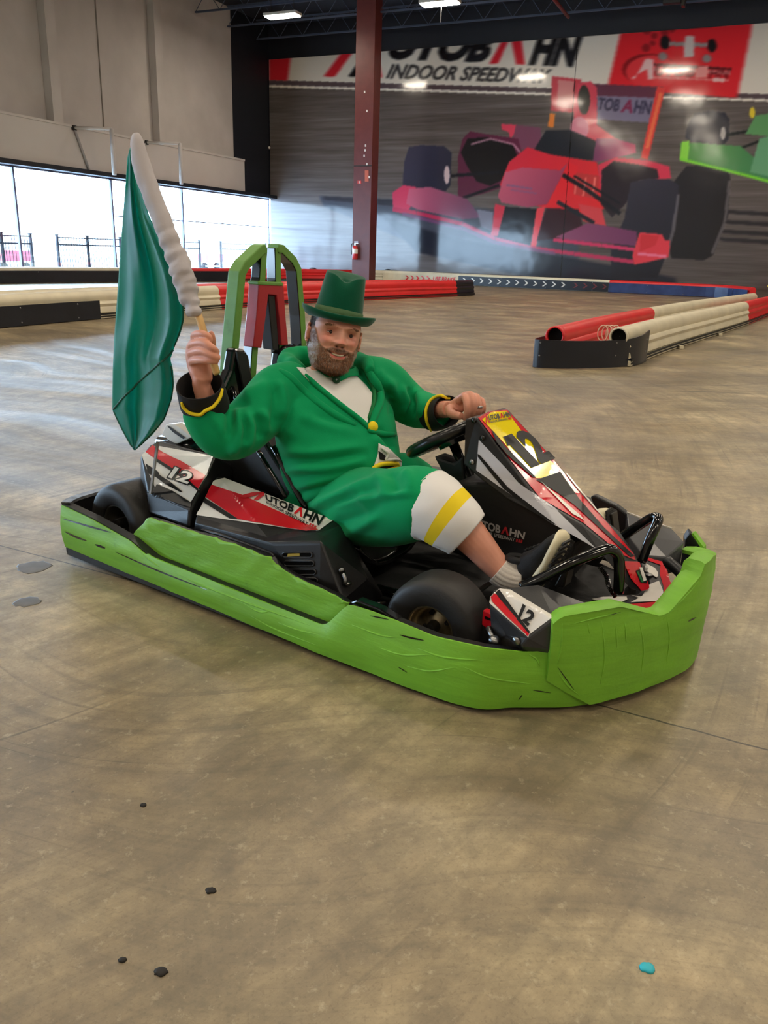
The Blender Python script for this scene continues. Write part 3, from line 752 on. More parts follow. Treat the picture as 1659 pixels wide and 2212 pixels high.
s_ = MB(); col_quad(s_, 775, 391, 777, 396, 0, -.002); s_.build('sticker_mark', [STWHT], colr)
s_ = MB()
for (x, y) in ((786, 196), (791, 237), (788, 312), (787, 322), (785, 334), (791, 352), (796, 380)): col_quad(s_, x, y, x + 3, y + 5, 0, .002)
s_.build('paint_chip', [STWHT], colr)
s_ = MB(); zz_ = col_pt(790, 358).z; s_.tube([(-hw * 1.02, -hw * .78, zz_), (hw * 1.02, -hw * .78, zz_), (hw * 1.02, hw * .8, zz_), (-hw * 1.02, hw * .8, zz_)], .018, 6, loop=True); s_.build('cable_tie', [BLKM], colr)
# extinguisher hung on the column
ep = col_pt(770, 537); ew = cxw + RU * ep.x + RV * (ep.y - .10) + Vector((0, 0, 0))
zb, zt = col_pt(770, 561).z, col_pt(770, 530).z
er = empty('fire_extinguisher', ew + Vector((0, 0, zb)), BANG, 'small red fire extinguisher with white label hung on the red brown column', 'fire extinguisher')
h_ = zt - zb; rr_ = h_ * .2
MB().lathe([(.001, 0), (rr_ * .9, .005), (rr_, .03), (rr_, h_ * .82), (rr_ * .8, h_ * .93), (rr_ * .3, h_), (.001, h_)], (0, 0, 0), n=20).build('cylinder', [pbr('extinguisher_red', (190, 26, 34), .25, coat=.5)], er, smooth=True)
MB().lathe([(rr_ * 1.01, h_ * .42), (rr_ * 1.02, h_ * .43), (rr_ * 1.02, h_ * .74), (rr_ * 1.01, h_ * .75)], (0, 0, 0), n=20).build('label_band', [STWHT], er, smooth=True)
MB().box((0, 0, h_ * 1.05), (rr_ * .6, rr_ * .6, h_ * .12)).box((rr_ * .5, 0, h_ * 1.14), (rr_ * 1.6, rr_ * .35, h_ * .05)).box((rr_ * .4, 0, h_ * 1.24), (rr_ * 1.5, rr_ * .35, h_ * .04)).build('valve', [STEEL], er)
MB().tube([(-rr_ * .3, 0, h_ * 1.05), (-rr_ * 1.3, 0, h_ * 1.1), (-rr_ * 1.6, 0, h_ * .8), (-rr_ * 1.4, 0, h_ * .35)], rr_ * .16, 8, 5).build('hose', [BLKM], er, smooth=True)

# white wall brackets above the windows
def bracket(pts, nm):
    p0 = leftw(*pts[0], .3)
    r = bput(empty('wall_bracket', label=nm, cat='bracket', group='white brackets above the windows'), .28, p0[0], p0[1])
    b0 = W(.28, p0[0], p0[1])
    def L2(p, off):
        v, z = leftw(*p, off); return Vector((off - .28, -(v - p0[0]), z - p0[1]))
    A = L2(pts[0], .3); B = L2(pts[1], 1.1); C = L2(pts[2], 1.1); Dm = L2(pts[3], .3)
    m = MB(); m.tube([A, B], .045, 8); m.build('arm', [WALLW], r, smooth=True)
    m = MB(); m.tube([B, C], .06, 8); m.build('drop_pole', [WALLW], r, smooth=True)
    m = MB(); m.tube([A, Dm], .035, 8); m.build('brace', [pbr('bracket_grey', (150, 146, 146), .5)], r, smooth=True)
    m = MB(); m.box(A, (.08, .12, .12)); m.build('end_cap', [BLKM], r)
bracket([(160, 276), (241, 278), (247, 378), (192, 366)], 'white pipe bracket on the ledge above the windows, left of the flag tip')
bracket([(316, 308), (389, 309), (392, 398), (300, 330)], 'white pipe bracket on the ledge above the windows, right of the flag')

# ------------------------------------------------------------------ outside
OG = pbr('outdoor_paving', (196, 200, 206), .8, var=.04, vscale=.4)
struct(MB().box((-14, -12, -.15), (27, 60, .2)), 'trim_%d' % k, [OG]); k += 1
IR = pbr('black_iron', (24, 26, 34), .5)
def fence(px0, px1, off, label):
    v0 = leftw(px0, 560, off)[0]; v1 = leftw(px1, 560, off)[0]; a, b = min(v0, v1), max(v0, v1)
    r = bput(empty('iron_fence', label=label, cat='fence', group='iron fence panels outside the windows'), off, b)
    L_ = b - a; h = leftw(px0, 512, off)[1]; h = FENH
    m = MB(); m.box((0, L_ / 2, h * .98), (.03, L_, .035)); m.box((0, L_ / 2, h * .80), (.03, L_, .05)); m.box((0, L_ / 2, .15), (.03, L_, .03)); m.build('rail', [IR], r)
    m = MB(); n = int(L_ / .11)
    for q in range(n + 1): m.tube([(0, L_ * q / n, .05), (0, L_ * q / n, h)], .011, 6)
    m.build('pickets', [IR], r)
    for y in (0, L_):
        m = MB(); m.box((0, y, h * .52), (.07, .07, h * 1.04)); m.box((0, y, h * 1.05), (.09, .09, .03)); m.build('post', [IR], r)
OFF = -2.2
FENH = leftw(300, 518, OFF)[1]
for (a, b, t) in ((-120, 8, 'black iron fence panel outside the windows at the far left edge'), (8, 70, 'black iron fence panel outside the windows with a close row of spikes'), (127, 192, 'black iron fence panel outside the windows left of the flag'), (192, 262, 'black iron fence panel outside the windows half behind the flag'),
                  (380, 432, 'black iron fence panel outside the windows just right of the flag'), (478, 575, 'black iron fence panel outside the windows behind the green roll bar')):
    fence(a, b, OFF, t)
def bldg(u, v, du, dv, h, label, c, cat='building'):
    r = bput(empty('distant_building', label=label, cat=cat), u, v)
    MB().box((0, 0, h / 2), (du, dv, h)).build('walls', [pbr('pale_%d' % int(c[0]), c, .8)], r)
    for y in np.arange(-dv / 2 + .8, dv / 2 - .4, 1.6): MB().box((du / 2, y, h * .66), (.06, .9, h * .3)).build('window_panel', [pbr('pale_glazing', (150, 196, 214), .2)], r)
bldg(-22, -2.5, 3, 9, 4.3, 'pale washed out building seen through the window nearest the mural', (226, 232, 238))
bldg(-24, 17, 3, 11, 3.0, 'pale low building seen through the left windows', (236, 238, 242))
def redbench(u, v, lb):
    r = bput(empty('parked_cart', label=lb, cat='cart', group='things parked outside the fence'), u, v)
    MB().box((0, 0, .55), (.5, 1.2, .35)).build('body', [pbr('faded_red', (214, 96, 110), .5)], r, bevel=.03)
    MB().box((0, 0, .2), (.4, 1.0, .06)).build('base', [pbr('faded_grey', (160, 160, 170), .5)], r)
    for y in (-.45, .45): MB().lathe([(.001, -.05), (.17, -.05), (.17, .05), (.001, .05)], (.0, y, .17), (1, 0, 0), 16).build('wheel', [RUB], r)
redbench(-4.2, leftw(455, 560, -4.2)[0], 'faded red cart outside, seen between the flag and the roll bar')
redbench(-4.2, leftw(30, 560, -4.2)[0], 'faded red cart outside the windows at the left edge')

# ------------------------------------------------------------------ track barriers
BRED = pbr('barrier_red', (216, 40, 42), .38, var=.08, vscale=2.5, bump=.1, bscale=12)
BWHT = pbr('barrier_white', (214, 205, 178), .42, var=.10, vscale=3, bump=.1, bscale=12)
BBLK = pbr('barrier_black', (20, 24, 34), .32, var=.25, vscale=4, bump=.1, bscale=20)
BBLU = pbr('barrier_dark_panel', (44, 62, 104), .16, var=.3, vscale=3)  # dark panel made bluer: its reflection put into the colour
BH = CAMH * .374
def bprof(h=BH, wd=.17):
    """closed outline (across, up): round rail above waved sides"""
    P = []; r = h * .245; cz = h - r
    for a in range(-30, 211, 20):
        P.append((r * math.cos(math.radians(a)), cz + r * math.sin(math.radians(a))))
    left = [(-.075, .60), (-.085, .52), (-.072, .42), (-.085, .33), (-.09, .22), (-.07, .17), (-.10, .13), (-.10, .02)]
    P += [(x * h / .276, z * h) for x, z in left]
    P += [(-x * h / .276, z * h) for x, z in reversed(left)]
    return P
def barrier(path, mat, label, grp, hollow0=False, h=BH, name='track_barrier', ends=(None, None)):
    """path: ground points (world). one thing"""
    pts = smooth_path([tuple(p) for p in path], 5) if len(path) > 2 else np.array([tuple(p) for p in path])
    base = Vector(pts[0]); r = empty(name, base, 0, label, 'barrier', grp)
    prof = bprof(h); rings = []; dirs = []
    for i in range(len(pts)):
        d = Vector(pts[min(i + 1, len(pts) - 1)]) - Vector(pts[max(i - 1, 0)])
        if i == 0 and ends[0] is not None: d = Vector(ends[0])
        if i == len(pts) - 1 and ends[1] is not None: d = Vector(ends[1])
        d.z = 0; d.normalize(); n = Vector((-d.y, d.x, 0)); c = Vector(pts[i]) - base; dirs.append((c, n, d))
        rings.append([c + n * x + Vector((0, 0, z)) for x, z in prof])
    MB().loft(rings, cap=True).build('rail_body', [mat], r, auto=40)
    g = MB()
    for sgn in (-1, 1):
        for zc, th in ((.17, .012), (.085, .008)):
            rr = [[c + n * (sgn * (h * .36 + .0)) + Vector((0, 0, zc * h - th)), c + n * (sgn * h * .385) + Vector((0, 0, zc * h - th)), c + n * (sgn * h * .385) + Vector((0, 0, zc * h + th)), c + n * (sgn * h * .36) + Vector((0, 0, zc * h + th))] for c, n, d in dirs]
            g.loft(rr)
    g.build('groove_strip', [BLKM], r)
    m = MB(); step = max(1, len(dirs) // 4)
    if hollow0:
        c, n, d = dirs[0]; rad = h * .245; cz = h - rad
        m2 = MB().lathe([(rad * .84, -.003), (rad * .84, -.006), (.001, -.006)], c + Vector((0, 0, cz)), d, 24, up=(0, 0, 1)); m2.build('bore_shade_disc', [pbr('bore_shade', (14, 14, 13), .9, spec=.1)], r)  # dark disc paints the shade inside the hollow tube end
        MB().lathe([(rad * .84, -.07), (rad * 1.0, -.07), (rad * 1.02, .0), (rad * .84, .0)], c + Vector((0, 0, cz)), d, 20, loop=True).build('tube_rim', [mat], r, smooth=True)
    return r, dirs, base
def panel_on(r, dirs, base, i0, i1, side, mat, z0=.02, z1=.66, h=BH, name='face_panel', bolts=True):
    rr = []
    for c, n, d in dirs[i0:i1 + 1]:
        a = c + n * side * h * .39; b = c + n * side * h * .43
        rr.append([a + Vector((0, 0, z0 * h)), b + Vector((0, 0, z0 * h)), b + Vector((0, 0, z1 * h)), a + Vector((0, 0, z1 * h))])
    p = MB().loft(rr).build(name, [mat], r)
    if bolts:
        for c, n, d in dirs[i0:i1 + 1:3]:
            for z_ in (z1 - .08, z0 + .1): MB().ball(c + n * side * h * .43 + Vector((0, 0, z_ * h)), .012, 6).build('bolt', [STEEL], p)
    return p
def pathpx(pts): return [ground(x, y) for x, y in pts]
def off(path, d):
    out = []
    for i, p in enumerate(path):
        t = path[min(i + 1, len(path) - 1)] - path[max(i - 1, 0)]; t.z = 0; t.normalize(); out.append(p + Vector((-t.y, t.x, 0)) * d)
    return out
G1 = 'sections of the double barrier behind the kart'
HALF = .10
nearL = [ground(-160, 724), ground(0, 708), ground(210, 689), ground(475, 668)]
nearL = off(nearL, HALF)
r, dirs, base = barrier(nearL, BWHT, 'cream white plastic barrier section with a black face panel at the left edge', G1)
panel_on(r, dirs, base, 0, 10, -1, BBLK)
nearR = off([ground(475, 668), ground(640, 656), ground(985, 640)], HALF)
barrier(nearR, BRED, 'red plastic barrier section running from behind the roll bar to the black end cap', G1)
e0 = off([ground(985, 640), ground(1022, 638)], HALF)
r, dirs, base = barrier(e0, BBLK, 'short black end cap closing the red barrier right of the column', G1, name='barrier_end_cap')
# second leg of the double barrier, just behind
b2 = off(nearL, .55); b3 = off([ground(475, 668), ground(640, 656), ground(975, 640)], HALF + .55)
barrier(b2, BWHT, 'cream white barrier section directly behind the one with the black panel', G1)
barrier(b3, BRED, 'red barrier section directly behind the front red one', G1)
# far row along the walls
def B(u, v): return W(u, v)
G2 = 'far row of barriers along the window and mural walls'
def top_to_ground(px, py, h=BH): # a ground point whose barrier top is seen at this place
    p = ground(px, py, h); return Vector((p.x, p.y, 0))
rA = [W(1.3, 19.5), W(1.0, 14.2), W(2.15, 9.2)]
r, dirs, base = barrier(rA, BWHT, 'cream white barrier with a long black face panel below the windows', G2)
panel_on(r, dirs, base, 0, len(dirs) - 1, -1, BBLK, .04, .78); panel_on(r, dirs, base, 0, len(dirs) - 1, 1, BBLK, .04, .78)
rB = [W(2.15, 9.2), W(2.65, 7.4), W(3.2, 5.6)]
r, dirs, base = barrier(rB, BRED, 'red barrier with a black face panel seen through the green roll bar', G2)
panel_on(r, dirs, base, 0, 6, -1, BBLK, .04, .78); panel_on(r, dirs, base, 0, 6, 1, BBLK, .04, .78)
rC = [W(3.2, 5.6), W(4.0, 3.5), W(5.3, 1.7)]
barrier(rC, BRED, 'red barrier section curving up to the red brown column', G2)
uu0 = gb(1000, 613)[0]
VB = .75
uD = gb(998, 613)[0] + .35; rD = [W(5.3, 1.7), W(6.2, 1.0), W(uD, VB)]
r, dirs, base = barrier(rD, BWHT, 'white barrier section with red arrows and USE BRAKE lettering beneath the mural', G2)
def on_face(dirs, base, side=1, h=BH, out=.46):
    """function: unit position along / up the face -> local point"""
    P = [c for c, n, d in dirs]; S = [0]
    for a, b in zip(P[:-1], P[1:]): S.append(S[-1] + (b - a).length)
    def fn(x, z):
        s = x * S[-1]; i = max(0, min(len(P) - 2, next((k for k in range(len(S) - 1) if S[k + 1] >= s), len(P) - 2)))
        f = (s - S[i]) / (S[i + 1] - S[i]); c = P[i].lerp(P[i + 1], f); n = dirs[i][1].lerp(dirs[i + 1][1], f)
        return c + n * side * h * out + Vector((0, 0, z * h))
    return fn, S[-1]
def chevrons(r, dirs, base, mat, xs, side=-1, zc=.45, hh=.2, wd=.10, name='arrow_mark', right=1):
    fn, L_ = on_face(dirs, base, side); n = .06
    for x in xs:
        m = MB()
        w1 = wd / L_
        for sg in (1, -1):
            P = [fn(x, zc + sg * hh), fn(x + n / L_ , zc + sg * hh), fn(x + w1 + n / L_, zc), fn(x + w1, zc)]
            m.prism(P, (dirs[0][1] * side * .006), 0)
        m.build(name, [mat], r)
panel_on(r, dirs, base, 2, len(dirs) - 1, -1, BWHT, .04, .78, bolts=False)
chevrons(r, dirs, base, STRED, [.40, .46, .52, .58, .64])
fn, L_ = on_face(dirs, base, -1)
m = MB(); text_on(m, None, 'USE BRAKE', [(0, 0), (1, 0), (1, 1), (0, 1)], 0, .03, .2, (.72, .25, .97, .66), fn=lambda p: fn(p[0], p[1])); m.build('lettering', [STRED], r)
uE = onplane(1318, 604, W(0, VB), RV); uE = (uE - CO).dot(RU); rE = [W(uD, VB), W((uD + uE) / 2, VB), W(uE, VB)]
r, dirs, base = barrier(rE, BWHT, 'white topped barrier with a black panel of white arrows beneath the mural', G2)
panel_on(r, dirs, base, 0, len(dirs) - 1, -1, BBLK, .04, .80)
chevrons(r, dirs, base, STWHT, list(np.linspace(.03, .70, 12))); chevrons(r, dirs, base, pbr('worn_red', (110, 40, 44), .5), [.78, .84, .90, .96], name='faded_arrow_mark')
ptE = top_to_ground(1612, 641)
rF = [W(uE, VB), W(uE + 2, VB - .05), W(17.3, VB + .1), W(18.1, VB + 1.4)]
r, dirs, base = barrier(rF, BRED, 'red topped barrier with a shiny dark blue panel at the right end of the mural', G2)
panel_on(r, dirs, base, 0, len(dirs) - 1, -1, BBLU, .03, .80)
# divider at right: two legs and a black wrapped end
G3 = 'sections of the track divider at the right'
fr = off([ground(1352, 792), ground(1441, 757), ground(1555, 720), ground(1612, 701)], HALF)
r, dirs, base = barrier(fr, BWHT, 'near cream white barrier of the right hand divider, open tube end beside the black wrap', G3, hollow0=True)
fn, L_ = on_face(dirs, base, -1)
for x in (.30, .62): MB().box(fn(x, .06), (.05, .09, .035)).build('anchor_foot', [BWHT], r)
fr2 = off([ground(1612, 701), ground(1700, 670), ground(1850, 626)], HALF)
barrier(fr2, BRED, 'red barrier section leaving the right edge of the photo', G3)
bk = [top_to_ground(1204, 704), top_to_ground(1300, 683), top_to_ground(1402, 664)]
r, dirs, base = barrier(bk, BRED, 'red barrier with open tube end, far leg of the right hand divider', G3, hollow0=True)
bk2 = [top_to_ground(1402, 664), top_to_ground(1500, 649), top_to_ground(1628, 633)]
barrier(bk2, BWHT, 'cream white barrier behind the near white one of the right hand divider', G3)
# black wrap
A_ = bk[0]; B_ = fr[0]; d1 = (bk[1] - bk[0]).normalized(); d2 = (fr[1] - fr[0]).normalized()
lft = (A_ - B_).normalized()
s0 = A_ + d1 * .55 + lft * .17; s1 = A_ - d1 * .02 + lft * .19; s2 = A_ - d1 * .26 + lft * .08; s3 = (A_ + B_) / 2 - (d1 + d2) * .17 ; s4 = B_ - d2 * .20 - lft * .02; s5 = B_ + d2 * .05 - lft * .205; s6 = B_ + d2 * .45 - lft * .21
pts = smooth_path([s0, s1, s2, s3, s4, s5, s6], 6)
wr = empty('barrier_wrap', B_, 0, 'black rubber sheet wrapped round the end of the right hand divider', 'barrier end')
rings = []
for i, p in enumerate(pts):
    d = Vector(pts[min(i + 1, len(pts) - 1)] - pts[max(i - 1, 0)]); d.z = 0; d.normalize(); n = Vector((d.y, -d.x, 0)); c = Vector(p) - B_
    zt = BH * (.70 + (.16 * max(0, (i - 26) / 10)))
    rings.append([c + Vector((0, 0, .005)), c + n * .012 + Vector((0, 0, .005)), c + n * .012 + Vector((0, 0, zt)), c + Vector((0, 0, zt))])
MB().loft(rings).build('rubber_sheet', [BBLK], wr, auto=30)
for i in (2, 12, 24, 34):
    for z in (.3, .62): MB().ball(Vector(rings[i][1]) + Vector((0, 0, z * BH)), .01, 6).build('rivet', [STEEL], wr)
# wire hoops between the legs
for q in range(4):
    x = 1302 + q * 9; c = ground(x, 720, BH * .72)
    o = MB().tube([(.055 * math.cos(a), 0, .085 * math.sin(a)) for a in np.linspace(0, 2 * math.pi, 19)[:-1]], .007, 6, loop=True).build('wire_hoop', [pbr('cream_wire', (220, 190, 170), .4)], smooth=True)
    o.location = c; o.rotation_euler = (0, 0, math.radians(-8)); tag(o, 'cream wire hoop between the open tube ends of the divider, %s from the left' % ('first', 'second', 'third', 'fourth')[q], 'hoop', 'wire hoops at the divider end')
# tyres peeping over the barriers
for (px, py, lb) in ((676, 578, 'black tyre top behind the barrier left of the green hat'), (838, 581, 'black tyre top behind the white barrier right of the column'), (613, 603, 'black tyre top between the barriers at the roll bar'), (829, 607, 'black tyre top between the red barriers right of the column')):
    vv = {676: 2.0, 838: .32, 613: 11.6, 829: 8.6}[px]; c = onplane(px, py, W(0, vv), RV); q_ = c.z / .36
    r = empty('upright_tyre', (c.x, c.y, 0), BANG, lb, 'tyre', 'tyres standing behind the barriers')
    MB().lathe([(x_ * q_, y_) for x_, y_ in ((.09, -.07), (.16, -.085), (.18, -.05), (.18, .05), (.16, .085), (.09, .07))], (0, 0, c.z / 2), (0, 1, 0), 28, loop=True).build('tread', [RUB], r, smooth=True)
# marker post, sign and small flag at right edge
p = ground(1636, 645); z1 = onplane(1640, 585, p, RV).z
r = empty('marker_post', p, BANG, 'tall pink red post with white lettering at the right edge of the mural', 'sign post')
wd = .16
MB().box((0, 0, z1 / 2), (wd, .05, z1)).build('post_board', [pbr('faded_red_board', (216, 80, 80), .5)], r, bevel=.004)
m = MB(); text_on(m, None, 'MOVE OVER', [(0, 0), (1, 0), (1, 1), (0, 1)], 0, .03, 0, fn=lambda p_: Vector((wd * .34 - p_[1] * wd * .68, -.028, z1 * .12 + p_[0] * z1 * .8))); m.build('lettering', [STWHT], r)
p = ground(1664, 652); z2 = onplane(1660, 597, p, RV).z
r = empty('yellow_board', p, BANG, 'yellow board leaning at the right edge of the photo', 'board')
MB().prism([Vector((-.16, 0, z2 * .62)), Vector((0, 0, z2 * .35)), Vector((.25, 0, z2 * .35)), Vector((.3, 0, z2)), Vector((0, 0, z2 * .95))], (0, .03, 0)).build('board_face', [pbr('sign_yellow', (226, 216, 40), .4)], r)
MB().box((.12, .06, z2 * .25), (.3, .25, z2 * .5)).build('black_base', [BLKM], r, bevel=.01)
p = ground(1617, 640); z3 = onplane(1617, 589, p, RV).z
r = empty('rolled_flag', p, BANG, 'rolled green and white flag standing behind the barrier at the right', 'flag')
MB().tube([(0, 0, 0), (0, 0, z3)], .015, 8).build('pole', [STWHT], r)
MB().tube([(-.02, 0, z3 * .35), (-.03, 0, z3 * .6), (-.02, 0, z3 * .8), (0, 0, z3 * .97)], [.10, .10, .07, .03], 10, 3).build('cloth', [pbr('flag_dark_green', (20, 96, 64), .6)], r, smooth=True)
MB().tube([(.09, 0, z3 * .35), (.1, 0, z3 * .6), (.05, 0, z3 * .9)], [.05, .04, .02], 8, 3).build('second_cloth', [pbr('flag_pink', (206, 150, 160), .6)], r, smooth=True)
# white knob
for ch in [c for c in bpy.data.objects if c.name == 'wall_hook']: 
    MB().ball((0, -.05, 0), .05, 10).build('knob', [STWHT], ch, smooth=True)
# bits on the floor
def splat(px, py, r0, mat, name, label, cat, sx=1.3, h=.004, seed=1):
    R = random.Random(seed); c = ground(px, py); n = 18
    top = [Vector((math.cos(a) * r0 * sx * (.75 + .35 * R.random()), math.sin(a) * r0 * (.75 + .35 * R.random()), h)) for a in [2 * math.pi * k / n for k in range(n)]]
    m = MB(); m.loft([[Vector((v.x * 1.1, v.y * 1.1, .0002)) for v in top], top, [Vector((v.x * .6, v.y * .6, h * 1.3)) for v in top]])
    o = m.build(name, [mat], smooth=True); o.location = c; tag(o, label, cat); return o
splat(1398, 2092, .0095, pbr('turquoise_paint', (40, 178, 196), .45), 'paint_blob', 'small turquoise blob on the floor at lower right', 'paint blob', seed=3)
STN = pbr('dried_puddle_stain', (96, 92, 88), .5, var=.2, vscale=20)
splat(72, 1225, .055, STN, 'floor_stain', 'dark grey dried stain on the floor beside the rear corner of the kart, upper one', 'stain', 1.0, .0006, 11)
splat(58, 1300, .036, STN, 'floor_stain', 'smaller dark grey stain on the floor at the left edge, below the larger one', 'stain', 1.2, .0006, 12)
CR = pbr('rubber_crumb', (34, 30, 26), .8)
for i, (x, y, r0, t) in enumerate(((348, 2100, .008, 'black rubber crumb on the floor near the bottom edge, larger of the lower two'), (265, 2075, .005, 'black rubber crumb on the floor left of the larger crumb at lower left'), (455, 1925, .007, 'dark rubber crumb on the floor left of centre below the kart'), (310, 1740, .005, 'dark rubber crumb on the floor at left below the rear of the kart'))):
    splat(x, y, r0, CR, 'rubber_crumb', t, 'rubber crumb', h=.003, seed=i)
# ================================================================== THE KART (own frame: forward, left, up)
kart = empty('go_kart', K0, KANG, 'racing go kart number 12 with bright green taped bumpers parked on the concrete track', 'go-kart')
def interp(pts, x):
    xs = [p[0] for p in pts]; ys = [p[1] for p in pts]; return float(np.interp(x, xs, ys))
def zfor(s, t, outline, z0=.15):
    z = z0
    for _ in range(12):
        x, y = kproj((s, t, z)); z += (y - interp(outline, x)) / 620.0
    return max(.0, z)
def resample(P, n):
    P = np.array(P, float); d = np.r_[0, np.cumsum(np.linalg.norm(np.diff(P[:, :2], axis=0), axis=1))]
    x = np.linspace(0, d[-1], n); return np.stack([np.interp(x, d, P[:, k]) for k in range(P.shape[1])], 1)
# plan of the bumper, taken at floor level
nearside = [(0, .0), (.9, .0), (1.27, .0)]
fb = [K(x, y, z=.03) for x, y in ((1000, 1509), (1120, 1513), (1260, 1508), (1396, 1468), (1480, 1425), (1500, 1350))]
plan = nearside + [(p.x, p.y) for p in fb] + [(fb[-1].x - .02, fb[-1].y + .12), (fb[-1].x - .09, fb[-1].y + .22)]
plan = smooth_path(plan, 8)
plan = resample(plan, 150)
TOP1 = [(136, 1087), (200, 1117), (281, 1163), (328, 1203), (437, 1247), (522, 1281), (606, 1315), (699, 1352), (708, 1349), (752, 1306), (800, 1320), (860, 1343), (940, 1376), (1050, 1400), (1140, 1410), (1180, 1404), (1320, 1404)]
TOP2 = [(1180, 1365), (1198, 1343), (1215, 1331), (1340, 1310), (1425, 1330), (1445, 1322), (1515, 1240), (1519, 1200)]
def nrm(P, i):
    d = P[min(i + 1, len(P) - 1)] - P[max(i - 1, 0)]; d = d / (np.linalg.norm(d) + 1e-9); return np.array([d[1], -d[0]])   # outward = right of travel
def band(P, zb, zt, o0, o1, name, mats, parent, mi=0, bulge=0, rec=True, wob=0, subd=4):
    rings = []
    for i, p in enumerate(P):
        n = nrm(P, i); b, t = zb(i), zt(i)
        out = []
        for k in range(subd + 1):
            f = k / subd; z = b + (t - b) * f; o = o1 + bulge * math.sin(math.pi * f) + wob * (noise.noise(Vector((p[0] * 6, p[1] * 6, z * 22))) + .6 * noise.noise(Vector((p[0] * 17, p[1] * 17, z * 50 + 9))))
            out.append(Vector((p[0] + n[0] * o, p[1] + n[1] * o, z)))
        for k in range(subd + 1):
            f = 1 - k / subd; z = b + (t - b) * f
            out.append(Vector((p[0] + n[0] * o0, p[1] + n[1] * o0, z)))
        rings.append(out)
    return MB().loft(rings, mi=mi).build(name, mats, parent, auto=35)
iN = min(range(len(plan)), key=lambda i: abs(kproj((plan[i][0], plan[i][1], .03))[0] - 1205))
iS = min(range(len(plan)), key=lambda i: abs(kproj((plan[i][0], plan[i][1], .03))[0] - 1300))
side = resample(plan[:iS + 1], 136)
zt1 = [zfor(p[0], p[1], TOP1) for p in side]
zt1 = np.convolve(np.r_[zt1[0], zt1, zt1[-1]], [.2, .6, .2], 'valid')
side_b = band(side, lambda i: .012, lambda i: zt1[i] - .004, -.032, -.002, 'side_bumper', [BLK], kart)
gts = band(side, lambda i: .012 + (.030 * max(0, 1 - side[i][0] / 1.15)), lambda i: zt1[i] - (.008 if side[i][0] < .45 else -.002), -.001, .003, 'green_tape', [TAPE], side_b, bulge=.010, wob=.003, subd=9)
front = resample(plan[iN - 2:], 80)
ztf = [zfor(p[0] + nrm(front, i)[0] * .02, p[1] + nrm(front, i)[1] * .02, TOP2) for i, p in enumerate(front)]
xs_ = [kproj((p[0], p[1], .1))[0] for p in front]; im_ = int(np.argmax(xs_)); ie_ = next((i for i in range(len(front)) if xs_[i] > xs_[im_] - 8), im_)
ztf = [z if i <= ie_ else ztf[ie_] - .06 * (i - ie_) / max(1, len(front) - 1 - ie_) for i, z in enumerate(ztf)]; ztf = [min(z, .33) for z in ztf]
nose_b = band(front, lambda i: .02 + .075 * max(0, 1 - i / 9), lambda i: ztf[i] - .006, -.03, .004, 'front_bumper', [BLK], kart)
gtn = band(front, lambda i: .022 + .075 * max(0, 1 - i / 9), lambda i: ztf[i], .005, .020, 'green_tape', [TAPE], nose_b, bulge=.006, wob=.004, subd=9)
# tape turned over the top edge
m = MB(); rr = []
for i, p in enumerate(front):
    n = nrm(front, i)
    rr.append([Vector((p[0] + n[0] * o, p[1] + n[1] * o, ztf[i] + dz)) for o, dz in ((.022, 0), (.012, .005), (-.02, .004), (-.033, -.006), (-.033, -.018), (-.02, -.003), (.014, -.003))])
m.loft(rr).build('tape_fold', [TAPE], nose_b, auto=40)
# far front corner upright, black with tape outside
fc = [(1480, 1166), (1491, 1150), (1517, 1182), (1516, 1196), (1500, 1240), (1478, 1205)]
m = MB(); P_ = [K(x, y, t=front[-1][1] + .02) for x, y in fc]; m.prism(P_, (-.02, .05, 0)); m.build('bumper_corner', [BLK], kart, bevel=.006)
m = MB(); P_ = [K(x, y, t=front[-1][1] + .02) for x, y in ((1497, 1152), (1520, 1182), (1521, 1215), (1512, 1240), (1510, 1225), (1516, 1200), (1513, 1182), (1493, 1153))]; m.prism(P_, (0, .03, 0)); m.build('corner_tape', [TAPE], kart)
# gaps in the tape where the black bumper shows through, plus a painted shade line
bvt = bvh_of(gts)
def slit(pts, wd, bvx, par, name='tape_gap_shade'):
    q = smooth_path(pts, 4); out = []
    for i in range(len(q)):
        d = q[min(i + 1, len(q) - 1)] - q[max(i - 1, 0)]; d = d / np.linalg.norm(d); f = i / (len(q) - 1); w_ = wd * (math.sin(math.pi * min(.97, max(.03, f))) ** .5) / 2; out.append((q[i], np.array([-d[1], d[0]]) * w_))
    P_ = [tuple(a + b for a, b in zip(p, n)) for p, n in out] + [tuple(a - b for a, b in zip(p, n)) for p, n in reversed(out)]
    m = MB(); decal(m, bvx, [P_], 0, .0015, 8); 
    if m.f: m.build(name, [BLKG], par)
for pts, wd in (([(138, 1121), (190, 1136), (240, 1150)], 4), ([(140, 1148), (165, 1160), (188, 1168)], 4), ([(206, 1176), (228, 1184)], 5), ([(250, 1192), (340, 1232), (450, 1275)], 3), ([(864, 1371), (890, 1378), (916, 1383)], 4), ([(800, 1330), (840, 1338)], 3), ([(1120, 1512), (1128, 1500)], 2), ([(860, 1440), (880, 1452)], 2), ([(1150, 1490), (1190, 1496)], 2)):
    slit(pts, wd, bvt, gts)
bvn = bvh_of(gtn)
for pts, wd in (([(1486, 1342), (1503, 1333)], 3), ([(1290, 1335), (1340, 1322)], 1.5), ([(1204, 1440), (1240, 1490)], 2)): slit(pts, wd, bvn, gtn)  # last line paints the shading along the crease beside the nose
